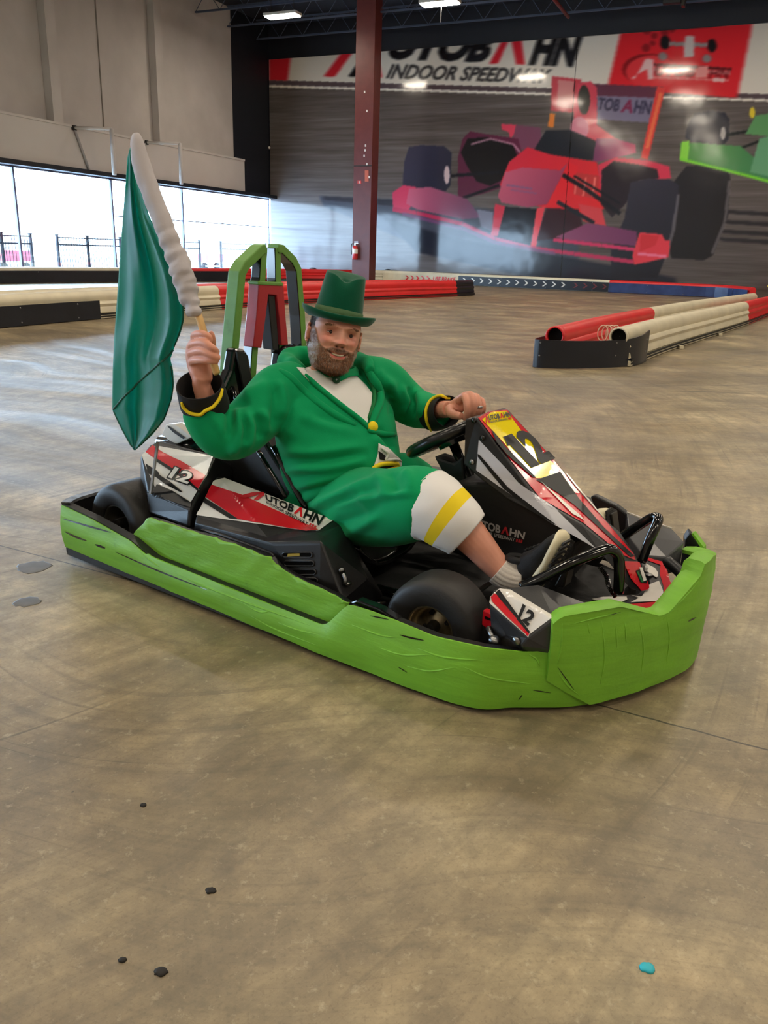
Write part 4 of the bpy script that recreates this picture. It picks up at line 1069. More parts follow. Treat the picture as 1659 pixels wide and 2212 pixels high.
# raised creases in the tape
def crease(pts, r, bvx, par):
    q = smooth_path(pts, 5); P_ = [hit(bvx, a, b, -.0005) for a, b in q]; P_ = [p for p in P_ if p is not None]
    if len(P_) > 3: MB().tube(P_, [r * math.sin(math.pi * (.06 + .88 * i / (len(P_) - 1))) for i in range(len(P_))], 8).build('tape_crease', [TAPE], par, smooth=True)
for pts in ([(150, 1196), (160, 1215), (200, 1222)], [(520, 1300), (560, 1322), (590, 1318)], [(600, 1345), (640, 1360), (690, 1372)], [(900, 1400), (960, 1420), (1060, 1428)], [(820, 1400), (870, 1415), (930, 1414)], [(880, 1440), (930, 1450), (980, 1442)], [(300, 1190), (330, 1215), (345, 1225)], [(350, 1225), (450, 1270), (560, 1312), (690, 1358)], [(1000, 1440), (1060, 1465), (1150, 1478)], [(760, 1350), (820, 1372), (860, 1378)], [(540, 1330), (600, 1362), (700, 1400)], [(1140, 1412), (1160, 1425), (1166, 1440)]): crease(pts, .0030, bvt, gts)
for pts in ([(1215, 1345), (1212, 1400), (1204, 1436)], [(1300, 1340), (1306, 1420), (1296, 1480)], [(1230, 1350), (1300, 1332), (1345, 1324)], [(1380, 1335), (1390, 1400), (1384, 1460)], [(1440, 1330), (1446, 1380), (1438, 1440)], [(1205, 1452), (1225, 1480), (1255, 1505)], [(1330, 1350), (1333, 1400)], [(1350, 1345), (1353, 1390)], [(1270, 1345), (1274, 1370)], [(1430, 1340), (1480, 1290), (1510, 1255)]): crease(pts, .0026, bvn, gtn)

# rear and far bumper
rear = resample(smooth_path([(.0, .0), (-.035, .08), (-.05, .35), (-.05, .9), (-.035, 1.14), (0, 1.2), (.3, 1.22), (1.2, 1.22), (1.6, 1.2), (front[-1][0] - .08, front[-1][1] + .06)], 8)[::-1], 90)
rb = band(rear, lambda i: .02, lambda i: .205 if rear[i][0] < .5 else .15, -.03, 0, 'rear_bumper', [BLK], kart)
m = MB(); idx = [i for i in range(len(rear)) if rear[i][0] < .02]
for a in (0,):
    rr = [[Vector((rear[i][0] + nrm(rear, i)[0] * o, rear[i][1] + nrm(rear, i)[1] * o, z)) for o, z in ((.002, .198), (.002, .208), (-.032, .208), (-.032, .198))] for i in idx]
    m.loft(rr)
m.build('scuffed_rim', [pbr('scuffed_plastic', (120, 122, 126), .4, var=.6, vscale=30)], rb)
farp = resample([(p[0], p[1]) for p in rear if p[1] > 1.15], 30)
band(farp, lambda i: .03, lambda i: .13, .0, .006, 'green_tape', [TAPE], rb, subd=3)

# upper green panel
pt = [(284, 1158), (319, 1118), (345, 1125), (408, 1147), (454, 1158), (520, 1180), (585, 1205), (600, 1222), (640, 1246), (724, 1285), (754, 1304), (748, 1330), (708, 1358), (600, 1322), (437, 1258), (330, 1212)]
P_ = [K(x, y, t=.035) for x, y in pt]
panel = MB().prism(P_, (0, .02, 0)).build('side_panel', [BLK], kart, bevel=.004)
bvp = bvh_of(panel); m = MB(); decal(m, bvp, [pt], 0, .003, 14)
m.v = [(v[0], v[1] + .004 * noise.noise(Vector(v) * 25), v[2]) for v in m.v]
o = m.build('green_tape', [TAPE], panel, smooth=True); s = o.modifiers.new('t', 'SOLIDIFY'); s.thickness = .003
fl = [(430, 1143), (470, 1152), (585, 1194), (604, 1224), (590, 1212), (520, 1184)]
m = MB().prism([K(x, y, t=.06) for x, y in fl], (0, .05, 0)).build('panel_backing', [BLK], kart, bevel=.004)
# loose flap where the panel meets the front strip
m = MB().prism([K(x, y, t=.012) for x, y in ((754, 1302), (770, 1296), (820, 1316), (858, 1340), (800, 1322))], (0, .03, 0)).build('bumper_flange', [BLKG], kart, bevel=.004)
m = MB().prism([K(x, y, t=side[-1][1] - .0) for x, y in ((1180, 1360), (1196, 1345), (1198, 1444), (1184, 1442), (1176, 1410))], (0.02, .02, 0)).build('bumper_joint', [BLKG], kart, bevel=.003)

# ---------------- floor tray and frame
m = MB(); m.prism([Vector(p) for p in ((.05, .12, .035), (1.5, .10, .035), (1.72, .2, .035), (1.84, .5, .035), (1.84, .7, .035), (1.72, 1.0, .035), (1.5, 1.1, .035), (.05, 1.1, .035))], (0, 0, .012)).build('floor_tray', [BLKM], kart)
def ktube(name, pts, r, mat=BLKG, n=10, sub=5, parent=kart, **k):
    return MB().tube(pts, r, n, sub, **k).build(name, [mat], parent, smooth=True)
for t in (.30, .90): ktube('frame_rail', [(.05, t, .07), (.7, t, .07), (1.2, t * .8 + .12, .07), (1.75, t * .6 + .25, .07)], .016)
ktube('cross_tube', [(1.55, .12, .10), (1.55, 1.1, .10)], .014, sub=1)
ktube('rear_axle', [(.155, .10, .135), (.155, 1.1, .135)], .018, STEEL, sub=1)
ktube('side_tube', [(.55, .09, .10), (.6, .08, .12), (1.05, .08, .12), (1.15, .10, .10), (1.2, .25, .08)], .013)
ktube('side_tube', [(.55, 1.13, .10), (.6, 1.14, .12), (1.05, 1.14, .12), (1.15, 1.12, .10), (1.2, .95, .08)], .013)

# ---------------- wheels
def wheel(c, R, wd, sgn, steer=0, hubcol=STEEL):
    """c centre; sgn -1: outer face towards near side"""
    r = empty('wheel', c, steer); r.parent = kart
    rim = R * .5
    prof = [(rim * .98, -wd * .40), (rim * 1.05, -wd * .46), (R * .74, -wd * .50), (R * .90, -wd * .47), (R * .975, -wd * .38), (R, -wd * .25), (R, wd * .25), (R * .975, wd * .38), (R * .90, wd * .47), (R * .74, wd * .50), (rim * 1.05, wd * .46), (rim * .98, wd * .40)]
    MB().lathe(smooth_path(prof, 3), (0, 0, 0), (0, 1, 0), 48, loop=True).build('tyre', [RUB], r, smooth=True)
    s = sgn
    rp = [(rim * 1.0, s * wd * .42), (rim * .93, s * wd * .43), (rim * .90, s * wd * .34), (rim * .84, s * wd * .10), (rim * .55, s * wd * .06), (rim * .30, s * wd * .20), (.001, s * wd * .20)]
    MB().lathe(rp + [(.001, -s * wd * .3), (rim * .95, -s * wd * .4)], (0, 0, 0), (0, 1, 0), 36).build('rim', [hubcol], r, smooth=True)
    h = MB(); h.lathe([(rim * .26, s * wd * .2), (rim * .24, s * wd * .42), (rim * .1, s * wd * .44), (.001, s * wd * .44)], (0, 0, 0), (0, 1, 0), 16)
    hub = h.build('hub', [DSTEEL], r, auto=30)
    for a in range(4):
        an = a * math.pi / 2 + .4
        MB().lathe([(.001, 0), (rim * .1, 0), (rim * .1, .012), (.001, .012)], (math.cos(an) * rim * .52, s * wd * .08, math.sin(an) * rim * .52), (0, s, 0), 6).build('nut', [BLKM], hub)
    return r
GOLDR = pbr('magnesium_rim', (186, 172, 140), .28, .9, var=.3, vscale=30)
hubc = K(925, 1345, t=.10)
FWR = .135
wheel((hubc.x, .155, FWR), FWR, .135, -1, math.radians(6), GOLDR)
wheel((hubc.x, 1.07, FWR), FWR, .135, 1, math.radians(6), GOLDR)
wheel((.18, .165, .142), .142, .18, -1, 0, pbr('dark_rim', (96, 92, 84), .4, .8))
wheel((.18, 1.06, .142), .142, .18, 1, 0, pbr('dark_rim', (96, 92, 84), .4, .8))
# steering knuckle
ktube('tie_rod', [(hubc.x - .02, .24, .13), (1.40, .55, .11)], .008, STEEL, sub=1)
m = MB(); c = K(1068, 1385, t=.10); m.ball(c, .016, 10); m.tube([c, c + Vector((-.03, .02, .02))], .008, 8); m.build('spindle_bolt', [STEEL], kart, smooth=True)
sb = MB().prism([K(x, y, t=.14) for x, y in ((1043, 1318), (1062, 1326), (1070, 1352), (1060, 1364), (1040, 1350))], (0, .02, 0)).build('knuckle_cover', [STRED], kart, bevel=.003)
bvk = bvh_of(sb); m = MB(); m2_ = [(1047, 1330), (1062, 1336), (1064, 1342), (1048, 1337)]; decal(m, bvk, [m2_], 0); m.build('small_label', [STBLK], sb)

# ---------------- near side pod
def mir(p): return Vector((p.x, 1.22 - p.y, p.z))
TIN = .26
A0 = K(468, 1026, t=TIN); A1 = K(722, 1122, t=TIN + .02); A1b = K(738, 1134, t=TIN + .02)
B0 = K(423, 1115, t=.11); B1 = K(686, 1152, t=.14); B1b = K(700, 1158, t=.13)
Bm = K(577, 1160, t=.11)
C0 = K(421, 1129, t=.075); C1 = K(585, 1172, t=.07); C2 = K(692, 1170, t=.09)
D0 = Vector((C0.x - .02, .07, .10)); D1 = K(690, 1270, t=.06); D1.z = .10; D2 = K(741, 1296, t=.085); E1 = K(795, 1250, t=.20)
F1 = Vector((E1.x, .30, .10)); Ain = Vector((A0.x, TIN + .03, .06)); Ain1 = Vector((E1.x, TIN + .05, .06))
podv = [A0, A1, A1b, B0, Bm, B1, B1b, C0, C1, C2, D0, D1, D2, E1, Vector((A0.x, .28, .08)), Vector((E1.x - .01, .30, .08)), Vector((D2.x, D2.y, .07)), Vector((D0.x, D0.y, .08))]
podf = [(0, 1, 5, 4, 3), (1, 2, 6, 5), (3, 4, 8, 7), (4, 5, 6, 9, 8), (7, 8, 11, 10), (8, 9, 12, 11), (2, 13, 12, 9, 6), (0, 14, 15, 13, 2, 1), (0, 3, 7, 10, 17, 14), (10, 11, 12, 16, 17), (13, 15, 16, 12), (14, 17, 16, 15)]
def pod(name, mirror=False):
    m = MB(); vs = [mir(v) for v in podv] if mirror else podv
    m.add(vs, podf); return m.build(name, [BLK], kart, bevel=.008, bseg=3, tri=True)
pod1 = pod('side_pod'); pod2 = pod('side_pod', True)
bv = bvh_of(pod1)
Pk = lambda cx, cy: (100 + cx / 2.37, 880 + cy / 2.37)      # crop to photo pixels
def dec(polys, bv, name, mat, parent, off=.0015, conv=None, step=9):
    m = MB(); decal(m, bv, [[(conv(*p) if conv else p) for p in q] for q in polys], 0, .0016 if off < .0016 else off + .0010, step and 5)
    return m.build(name, [mat], parent)
d1 = dec([[(848, 378), (912, 362), (1470, 578), (1395, 632), (1330, 634), (765, 552)]], bv, 'sticker', STWHT, pod1, .0012, Pk)
d2 = dec([[(838, 395), (1000, 450), (1200, 540), (1395, 630), (1330, 636), (985, 575), (812, 458)]], bv, 'red_stripe', STRED, pod1, .0022, Pk)
d3 = dec([[(808, 462), (985, 575), (940, 572), (800, 485)]], bv, 'black_stripe', STBLK, pod1, .0024, Pk)
m = MB(); logo(m, bv, [Pk(1085, 475), Pk(1385, 655), Pk(1440, 565), Pk(1065, 430)], 0, 1, first=False)
LAMQ = [Pk(990, 455), Pk(1060, 478), Pk(1112, 440), Pk(1050, 440)]
decal(m, bv, [[Pk(985, 460), Pk(1060, 440), Pk(1112, 440), Pk(1120, 452), Pk(1085, 480), Pk(1062, 478), Pk(1092, 450), Pk(1040, 468), Pk(1010, 470)]], 1, .0052, 6)
m.build('pod_lettering', [STBLK, STRED], pod1)
# vents
for k in range(4):
    x0, x1 = 1212 + k * 8, 1362 + k * 9; y0 = 742 + k * 44; hh = 26
    q = [(x0, y0 + 6), (x0 + 10, y0), (x1 - 8, y0), (x1, y0 + 8), (x1, y0 + hh - 6), (x1 - 8, y0 + hh), (x0 + 10, y0 + hh), (x0, y0 + hh - 6)]
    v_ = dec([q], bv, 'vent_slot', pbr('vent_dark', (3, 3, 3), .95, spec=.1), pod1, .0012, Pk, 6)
    P_ = [hit(bv, *Pk(*p), .001) for p in q]
    if all(P_): MB().tube(P_, .0028, 6, loop=True).build('slot_rim', [BLK], pod1, smooth=True)
o = dec([[(1240, 748), (1300, 746), (1300, 760), (1236, 764)]], bv, 'yellow_cap', pbr('cap_yellow', (150, 130, 20), .5), pod1, .0018, Pk, 0)
# clip
m = MB()
c0, c1, c2 = [hit(bv, *Pk(x, y), .01) for x, y in ((1500, 835), (1520, 880), (1520, 910))]
m.tube([c0, c1, c2], .007, 8); c3 = hit(bv, *Pk(1545, 905), .012); m.tube([c2, c3 if c3 else c2 + Vector((.02, 0, 0))], .006, 8); m.tube([c0, c0 + Vector((.008, -.006, .0))], .009, 8)
m.build('pod_clip', [STEEL], pod1, smooth=True)
# far pod stickers mirrored
bv2 = bvh_of(pod2)
def mird(src, name, mat):
    me = src.data.copy(); a = getv(me); a[:, 1] = 1.22 - a[:, 1]; setv(me, a)
    return link(name, me, pod2)
mird(d1, 'sticker', STWHT); mird(d2, 'red_stripe', STRED)

# ---------------- rear pod (number 12)
R_A = K(345, 952, t=.30); R_B = K(466, 984, t=.27); R_C = K(410, 1104, t=.115); R_D = K(318, 1062, t=.13); R_E = K(304, 985, t=.20); R_E2 = K(322, 962, t=.26)
lowC = K(408, 1140, t=.10); lowC.z = max(.16, lowC.z); lowD = K(322, 1110, t=.12); lowE = K(303, 1040, t=.20); 
back = Vector((R_B.x + .01, .34, .36)); backA = Vector((R_A.x, .42, .40))
rv = [R_A, R_B, R_C, R_D, R_E, R_E2, lowC, lowD, lowE, back, backA, Vector((lowC.x, .30, .16)), Vector((lowE.x, .38, .2)), Vector((R_B.x + .03, .30, .22))]
rf = [(0, 5, 4, 3, 2, 1), (3, 7, 6, 2), (4, 8, 7, 3), (1, 2, 6, 11, 13), (0, 1, 9, 10), (1, 13, 9), (5, 0, 10, 12), (4, 5, 12, 8), (12, 11, 6, 7, 8), (9, 13, 11, 12, 10)]
rp = MB().add(rv, rf).build('rear_pod', [BLK], kart, bevel=.008, bseg=3, tri=True)
bv = bvh_of(rp)
dec([[(490, 245), (540, 200), (580, 200), (855, 250), (820, 350), (728, 508), (560, 415), (508, 300)]], bv, 'sticker', STWHT, rp, .0015, Pk)
dec([[(510, 232), (545, 196), (600, 235), (690, 275), (818, 350), (780, 418), (660, 340), (560, 265)]], bv, 'red_stripe', STRED, rp, .0025, Pk)
dec([[(512, 290), (575, 330), (585, 350), (640, 385), (700, 435), (690, 438), (610, 395), (565, 360), (545, 350), (530, 345), (520, 325)], [(545, 360), (555, 400), (535, 395)]], bv, 'black_mark', STBLK, rp, .0032, Pk)
dec([[(540, 450), (570, 395), (650, 430), (745, 490), (742, 515), (600, 470), (560, 460)]], bv, 'black_patch', STBLK, rp, .0030, Pk)
dec([[(566, 262), (690, 340), (790, 428), (784, 436), (680, 352), (560, 276)]], bv, 'black_line', STBLK, rp, .0036, Pk)
m = MB(); text_on(m, bv, '12', [Pk(618, 365), Pk(730, 405), Pk(775, 345), Pk(660, 300)], 0, .10, 0, off=.0054); text_on(m, bv, '12', [Pk(628, 362), Pk(728, 398), Pk(768, 347), Pk(665, 308)], 1, .03, 0, off=.0066)
m.build('number', [STBLK, STWHT], rp)
m = MB(); m.prism([K(*Pk(x, y), t=.118) for x, y in ((562, 175), (572, 178), (535, 445), (525, 445))], (0, .006, 0)); m.build('pod_edge_strip', [pbr('clear_edge', (150, 150, 150), .2)], rp)
# fin above the pod
fv = [K(x, y, t=.33) for x, y in ((349, 940), (358, 917), (378, 916), (416, 944), (378, 961))]
fin = MB().prism(fv, (.0, .035, 0)).build('top_fin', [STWHT], rp, bevel=.003)
bvf = bvh_of(fin); dec([[(620, 92), (640, 100), (715, 155), (705, 162), (650, 125)]], bvf, 'black_flash', STBLK, fin, .002, Pk, 0)
fv2 = [K(x, y, t=.37) for x, y in ((362, 917), (400, 920), (445, 935), (470, 950), (420, 948), (378, 926))]
MB().prism(fv2, (0, .06, 0)).build('red_fin', [STRED], rp, bevel=.003)
cyl = MB().tube([K(350, 960, t=.37), K(400, 966, t=.37), K(460, 972, t=.37)], .035, 16).build('air_duct', [BLKG], rp, smooth=True)

# ---------------- seat
seat_pts = [((.40, .57, .60), .17, .05), ((.47, .57, .42), .20, .10), ((.54, .57, .25), .21, .14), ((.64, .57, .12), .215, .17), ((.82, .57, .075), .21, .15), ((1.02, .57, .09), .19, .09)]
rings = []
for (c, hw_, dp) in [(Vector(a[:3]), a[3], a[4]) for a in smooth_path([list(p[0]) + [p[1], p[2]] for p in seat_pts], 5)]:
    rings.append((c, hw_, dp))
RR = []
for i, (c, hw_, dp) in enumerate(rings):
    d = (rings[min(i + 1, len(rings) - 1)][0] - rings[max(i - 1, 0)][0]).normalized(); n = Vector((0, 1, 0)).cross(d).normalized()
    if n.x < 0 and n.z < 0: n = -n
    if n.z < -.1: n = -n
    prof = []
    for k in range(13):
        a = math.pi * k / 12; x = -math.cos(a) * hw_; e = (abs(math.cos(a)) ** 3) * dp
        prof.append(c + Vector((0, x, 0)) + n * e)
    RR.append(prof + [p - n * .012 + Vector((0, (p.y - .57) * .05, 0)) for p in reversed(prof)])
MB().loft(RR).build('seat', [BLKG], kart, smooth=True)
# dark structure behind the near side of the driver
m = MB().prism([K(x, y, t=.33) for x, y in ((470, 985), (560, 940), (604, 1010), (655, 1090), (600, 1072), (500, 1040), (466, 1030))], (0, .03, 0)).build('seat_bolster', [BLK], kart, bevel=.008)
ktube('seat_stay', [K(590, 965, t=.30), K(640, 1060, t=.30), K(662, 1100, t=.30)], .010)
ktube('seat_stay', [K(558, 975, t=.29), K(604, 1050, t=.29), K(618, 1075, t=.29)], .008)
# engine block behind the seat
m = MB().box((.22, .62, .20), (.30, .42, .22)).build('engine_cover', [BLKM], kart, bevel=.03)
for k in range(7): MB().box((.22, .44 + k * .06, .33), (.26, .012, .05)).build('cooling_fin', [DSTEEL], kart)

# ---------------- taped roll bar
def sqbar(pts, wd, dp, name, mats, parent, mis, s0=.38, pins=None, hw=None):
    """pts in photo pixels on plane s=s0; mats picked by face: 0 front,1 near/left,2 back,3 right/inner"""
    P = [K(x, y, s=s0) for x, y in pts]; rings = []
    for i, p in enumerate(P):
        a = (p - P[i - 1]).normalized() if i else (P[1] - P[0]).normalized(); b = (P[i + 1] - p).normalized() if i < len(P) - 1 else a
        d = (a + b).normalized(); f = Vector((1, 0, 0)); sd = d.cross(f).normalized(); k = 1 / max(.5, math.sqrt((1 + a.dot(b)) / 2))
        w_ = wd * k
        rings.append([p + sd * w_ / 2 + f * dp / 2, p - sd * w_ / 2 + f * dp / 2, p - sd * w_ / 2 - f * dp / 2, p + sd * w_ / 2 - f * dp / 2])
    return MB().loft(rings, mis=lambda i, j: mis[j]).build(name, mats, parent, bevel=.004)
MT = [TAPE_SHADE, BLKG, REDT]
hoop1 = sqbar([(490, 836), (500, 720), (512, 590), (522, 572), (556, 540), (564, 536)], .032, .055, 'roll_bar_post', MT, kart, [0, 0, 1, 0])
hoop1b = sqbar([(562, 534), (558, 600), (546, 700), (534, 860)], .030, .045, 'roll_bar_stay', MT, kart, [0, 1, 1, 1])
hoop2b = sqbar([(591, 534), (592, 600), (598, 700), (604, 860)], .030, .045, 'roll_bar_stay', MT, kart, [0, 1, 1, 1])
hoop2 = sqbar([(590, 536), (600, 538), (624, 562), (634, 582), (642, 680), (648, 790)], .030, .055, 'roll_bar_post', MT, kart, [0, 0, 1, 1])
def flat(pts, name, mat, parent, s0, th, bev=.003):
    return MB().prism([K(x, y, s=s0) for x, y in pts], (-th, 0, 0)).build(name, [mat], parent, bevel=bev)
flat([(560, 612), (613, 616), (617, 680), (623, 745), (609, 746), (604, 690), (598, 638), (580, 636), (575, 680), (565, 752), (547, 750), (554, 690)], 'red_taped_bracket', REDT, kart, .415, .05)
flat([(558, 607), (612, 610), (612, 618), (558, 615)], 'bracket_top_tape', TAPE_SHADE, kart, .418, .05)
flat([(580, 638), (594, 640), (602, 745), (602, 756), (590, 756), (585, 700)], 'bracket_core', BLKM, kart, .408, .05)
# shoulder pads and belt
def blob(pts, t, th, name, mat, bev=.015): return MB().prism([K(x, y, t=t) for x, y in pts], (0, th, 0)).build(name, [mat], kart, bevel=bev, bseg=3)
pad = MB().prism([K(x, y, s=.44) for x, y in ((508, 752), (530, 754), (540, 770), (552, 840), (545, 880), (490, 875), (482, 840), (500, 800))], (-.05, 0, 0)).build('shoulder_pad', [BLKG], kart, bevel=.014, bseg=3)
MB().prism([K(x, y, s=.455) for x, y in ((512, 760), (530, 762), (552, 850), (530, 852))], (-.008, 0, 0)).build('belt_strap', [pbr('webbing', (30, 32, 32), .8)], kart)
pad = MB().prism([K(x, y, s=.42) for x, y in ((615, 748), (640, 744), (662, 752), (664, 800), (600, 810), (606, 765))], (-.05, 0, 0)).build('shoulder_pad', [BLKG], kart, bevel=.014, bseg=3)

# ---------------- steering wheel and column
wc = K(972, 941, t=.57); wn = Vector((-.50, -.02, .86)).normalized()
wx, wy, wn = frame_basis(wn, (0, 1, 0)); WR = .128
rim_pts = []
for k in range(40):
    a = 2 * math.pi * k / 40; rx = WR * math.cos(a); ry = WR * math.sin(a)
    rim_pts.append(wc + wx * rx + wy * ry)
sw = MB().tube(rim_pts, .0185, 14, loop=True).build('steering_wheel', [pbr('wheel_grip', (16, 16, 17), .28, bump=.2, bscale=90, bdist=.001)], kart, smooth=True)
m = MB()
for a in (20, 160, 270):
    d = wx * math.cos(math.radians(a)) + wy * math.sin(math.radians(a)); sd = wn.cross(d)
    m.prism([wc + d * .02 + sd * .02, wc + d * WR * .95 + sd * .012, wc + d * WR * .95 - sd * .012, wc + d * .02 - sd * .02], wn * -.006)
m.build('spokes', [BLKG], sw); 
hubb = MB().lathe([(.001, -.03), (.045, -.03), (.05, -.005), (.045, .008), (.001, .008)], wc, wn, 24).build('wheel_hub', [BLKG], sw, auto=40)
m = MB().tube([wc - wn * .02, wc - wn * .18 + Vector((.0, 0, 0)), K(1060, 1100, t=.57)], .016, 10).build('steering_column', [BLKG], kart, smooth=True)
MB().prism([K(x, y, t=.55) for x, y in ((935, 985), (980, 1000), (1000, 985), (1003, 1040), (1040, 1060), (985, 1075), (955, 1020))], (0, .07, 0)).build('column_bracket', [BLKM], kart, bevel=.008)

# ---------------- front fairing (number panel)
Lp = [((1029, 903), .47), ((1130, 1039), .475), ((1162, 1080), .48), ((1258, 1135), .50), ((1336, 1199), .53), ((1382, 1279), .555)]
Rp = [((1098, 884), .68), ((1199, 993), .68), ((1258, 1066), .68), ((1318, 1132), .66), ((1373, 1199), .63), ((1404, 1272), .615)]
ridge = [((1057, 886), .58)]
Bp = [((1002, 1004), .455), ((1034, 1032), .455), ((1095, 1078), .455), ((1200, 1135), .47), ((1292, 1188), .49), ((1360, 1272), .53)]
Lv = [K(*p, t=t) for p, t in Lp]; Rv = [K(*p, t=t) for p, t in Rp]; Bv = [K(*p, t=t) for p, t in Bp]
back_t = K(1005, 905, t=.455)
Fv = [Vector((b.x, 1.16 - b.y, b.z)) for b in Bv]
vs = []; fs = []
for a in (Lv, Rv, Bv, Fv): vs += a
vs += [back_t, Vector((back_t.x, 1.16 - back_t.y, back_t.z)), K(1040, 884, t=.57), K(1064, 884, t=.60)]
n6 = 6
for i in range(5):
    fs.append((i, i + 1, 6 + i + 1, 6 + i)); fs.append((i, 12 + i, 12 + i + 1, i + 1)); fs.append((6 + i, 6 + i + 1, 18 + i + 1, 18 + i)); fs.append((12 + i, 18 + i, 18 + i + 1, 12 + i + 1))
fs += [(24, 12, 0), (0, 6, 25, 24), (25, 6, 18), (24, 25, 18, 12), (5, 17, 23, 11)]
fair = MB().add(vs, fs).build('number_fairing', [BLK], kart, bevel=.005, bseg=3, tri=True)
bv = bvh_of(fair)
P6 = lambda cx, cy: (800 + cx / 2.183, 860 + cy / 2.183)
dec([[(1032, 903), (1058, 889), (1095, 886), (1196, 994), (1255, 1068), (1314, 1133), (1367, 1196), (1372, 1210), (1360, 1206), (1339, 1196), (1261, 1131), (1166, 1076), (1134, 1036)]], bv, 'red_sticker', STRED, fair, .0012)
dec([[(524, 104), (570, 70), (640, 64), (730, 185), (888, 336), (880, 362), (820, 380), (778, 380), (732, 345), (628, 215)]], bv, 'yellow_sticker', STYEL, fair, .0022, P6)
dec([[(778, 388), (892, 350), (984, 480), (1100, 615), (1240, 745), (1226, 752), (1195, 728), (1060, 600), (960, 508), (870, 442)]], bv, 'black_panel', STBLK, fair, .0024, P6)
dec([[(800, 395), (990, 560), (1005, 580), (950, 550)], [(915, 352), (960, 395), (1090, 560), (1060, 530), (950, 400)]], bv, 'white_stripe', STWHT, fair, .0032, P6)
dec([[(1190, 770), (1270, 772), (1310, 870), (1312, 905), (1275, 910), (1225, 850)]], bv, 'red_sticker', STRED, fair, .0018, P6)
dec([[(1245, 815), (1278, 795), (1300, 862), (1298, 875), (1268, 872)]], bv, 'badge_black', STBLK, fair, .0030, P6, 0)
dec([[(1262, 800), (1276, 800), (1296, 860), (1282, 866)]], bv, 'badge_white', STWHT, fair, .0036, P6, 0)
dec([[(1250, 822), (1258, 818), (1282, 870), (1272, 870)]], bv, 'badge_green', STGRN, fair, .0036, P6, 0)
dec([[(565, 150), (580, 165), (640, 240), (775, 375), (765, 378), (640, 270), (590, 210)], ], bv, 'black_line', STBLK, fair, .0034, P6)
m = MB()
qd = [P6(748, 335), P6(868, 288), P6(735, 145), P6(612, 190)]
text_on(m, bv, '1', qd, 0, .05, 0, (.06, .0, .40, 1)); shape_on(m, bv, [(-.04, .74), (.10, 1.0), (.26, 1.0), (.26, .74)], qd, 0); text_on(m, bv, '2', qd, 0, .05, 0, (.44, .0, 1.0, 1))
m.build('number', [STBLK], fair)
m = MB(); logo(m, bv, [P6(540, 132), P6(670, 108), P6(655, 66), P6(532, 90)], 0, 1); m.build('sticker_lettering', [STBLK, STRED], fair)
# grey side stickers
dec([[(512, 195), (640, 330), (700, 400), (870, 520), (1065, 710), (990, 695), (790, 545), (620, 425), (500, 340)]], bv, 'grey_side_sticker', STGRY, fair, .0014, P6)
dec([[(508, 262), (520, 270), (650, 420), (800, 540), (880, 600), (860, 592), (780, 545), (630, 428), (508, 276)]], bv, 'black_line', STBLK, fair, .0024, P6)
for p in ((1039, 945), (1016, 997), (1020, 906)):
    h = hit(bv, p[0] + 4, p[1] + 1, .002)
    if h: MB().lathe([(.001, 0), (.009, 0), (.008, .004), (.001, .005)], h, (0, -1, 0), 12).build('fairing_bolt', [STEEL if p[1] > 990 else BLKG], fair, smooth=True)
# ---------------- centre tank cover with lettering
tk = [(985, 1040), (1062, 1045), (1130, 1080), (1205, 1130), (1240, 1180), (1225, 1240), (1180, 1290), (1040, 1230), (960, 1180), (930, 1110)]
tank = MB().prism([K(x, y, t=.485) for x, y in tk], (0, .20, 0)).build('tank_cover', [BLKM], kart, bevel=.012, bseg=3)
bv = bvh_of(tank)
P4 = lambda cx, cy: (1000 + cx / 4.74, 1050 + cy / 4.74)
WTXT = pbr('grey_lettering', (176, 172, 168), .5); RTXT = pbr('red_lettering', (176, 34, 42), .5)
m = MB(); logo(m, bv, [P4(60, 470), P4(640, 600), P4(668, 472), P4(50, 300)], 0, 1); m.build('tank_lettering', [WTXT, RTXT], tank)
# ---------------- pedals
m = MB().prism([K(x, y, t=.33) for x, y in ((1196, 1268), (1218, 1270), (1230, 1215), (1224, 1213))], (0, .05, 0)).build('pedal', [DSTEEL], kart, bevel=.004)
MB().prism([K(x, y, t=.80) for x, y in ((1318, 1170), (1330, 1172), (1322, 1110), (1312, 1110))], (0, .05, 0)).build('pedal', [DSTEEL], kart, bevel=.004)
# front tubes
def kt(pts, r, name='front_hoop'):
    return ktube(name, [K(x, y, t=t) for x, y, t in pts], r, BLKG, 12, 6)
kt([(1125, 1268, .26), (1165, 1252, .28), (1240, 1214, .33), (1300, 1190, .38), (1322, 1188, .40), (1336, 1205, .42), (1338, 1240, .42), (1336, 1280, .42)], .0145)
kt([(1340, 1162, .76), (1370, 1142, .76), (1405, 1120, .76), (1420, 1118, .75), (1420, 1130, .73), (1402, 1170, .70), (1385, 1215, .68)], .0145)
# black innards under the fairing tip
MB().box((1.66, .60, .10), (.22, .42, .09)).build('front_crossmember', [BLKM], kart, bevel=.02)
hp_ = smooth_path([tuple(K(x, y, t=.45)) for x, y in ((1296, 1225), (1310, 1245), (1316, 1268), (1330, 1290))], 14)
MB().tube([Vector(p) for p in hp_], [.0075 if i % 2 else .0055 for i in range(len(hp_))], 10).build('corrugated_hose', [BLKG], kart)
ktube('brake_hose', [(1.25, .40, .10), (1.4, .42, .06), (1.55, .36, .09), (1.68, .40, .12)], .007, BLKG)
ktube('brake_hose', [(1.15, .33, .08), (1.3, .36, .07), (1.45, .30, .10)], .006, BLKG)

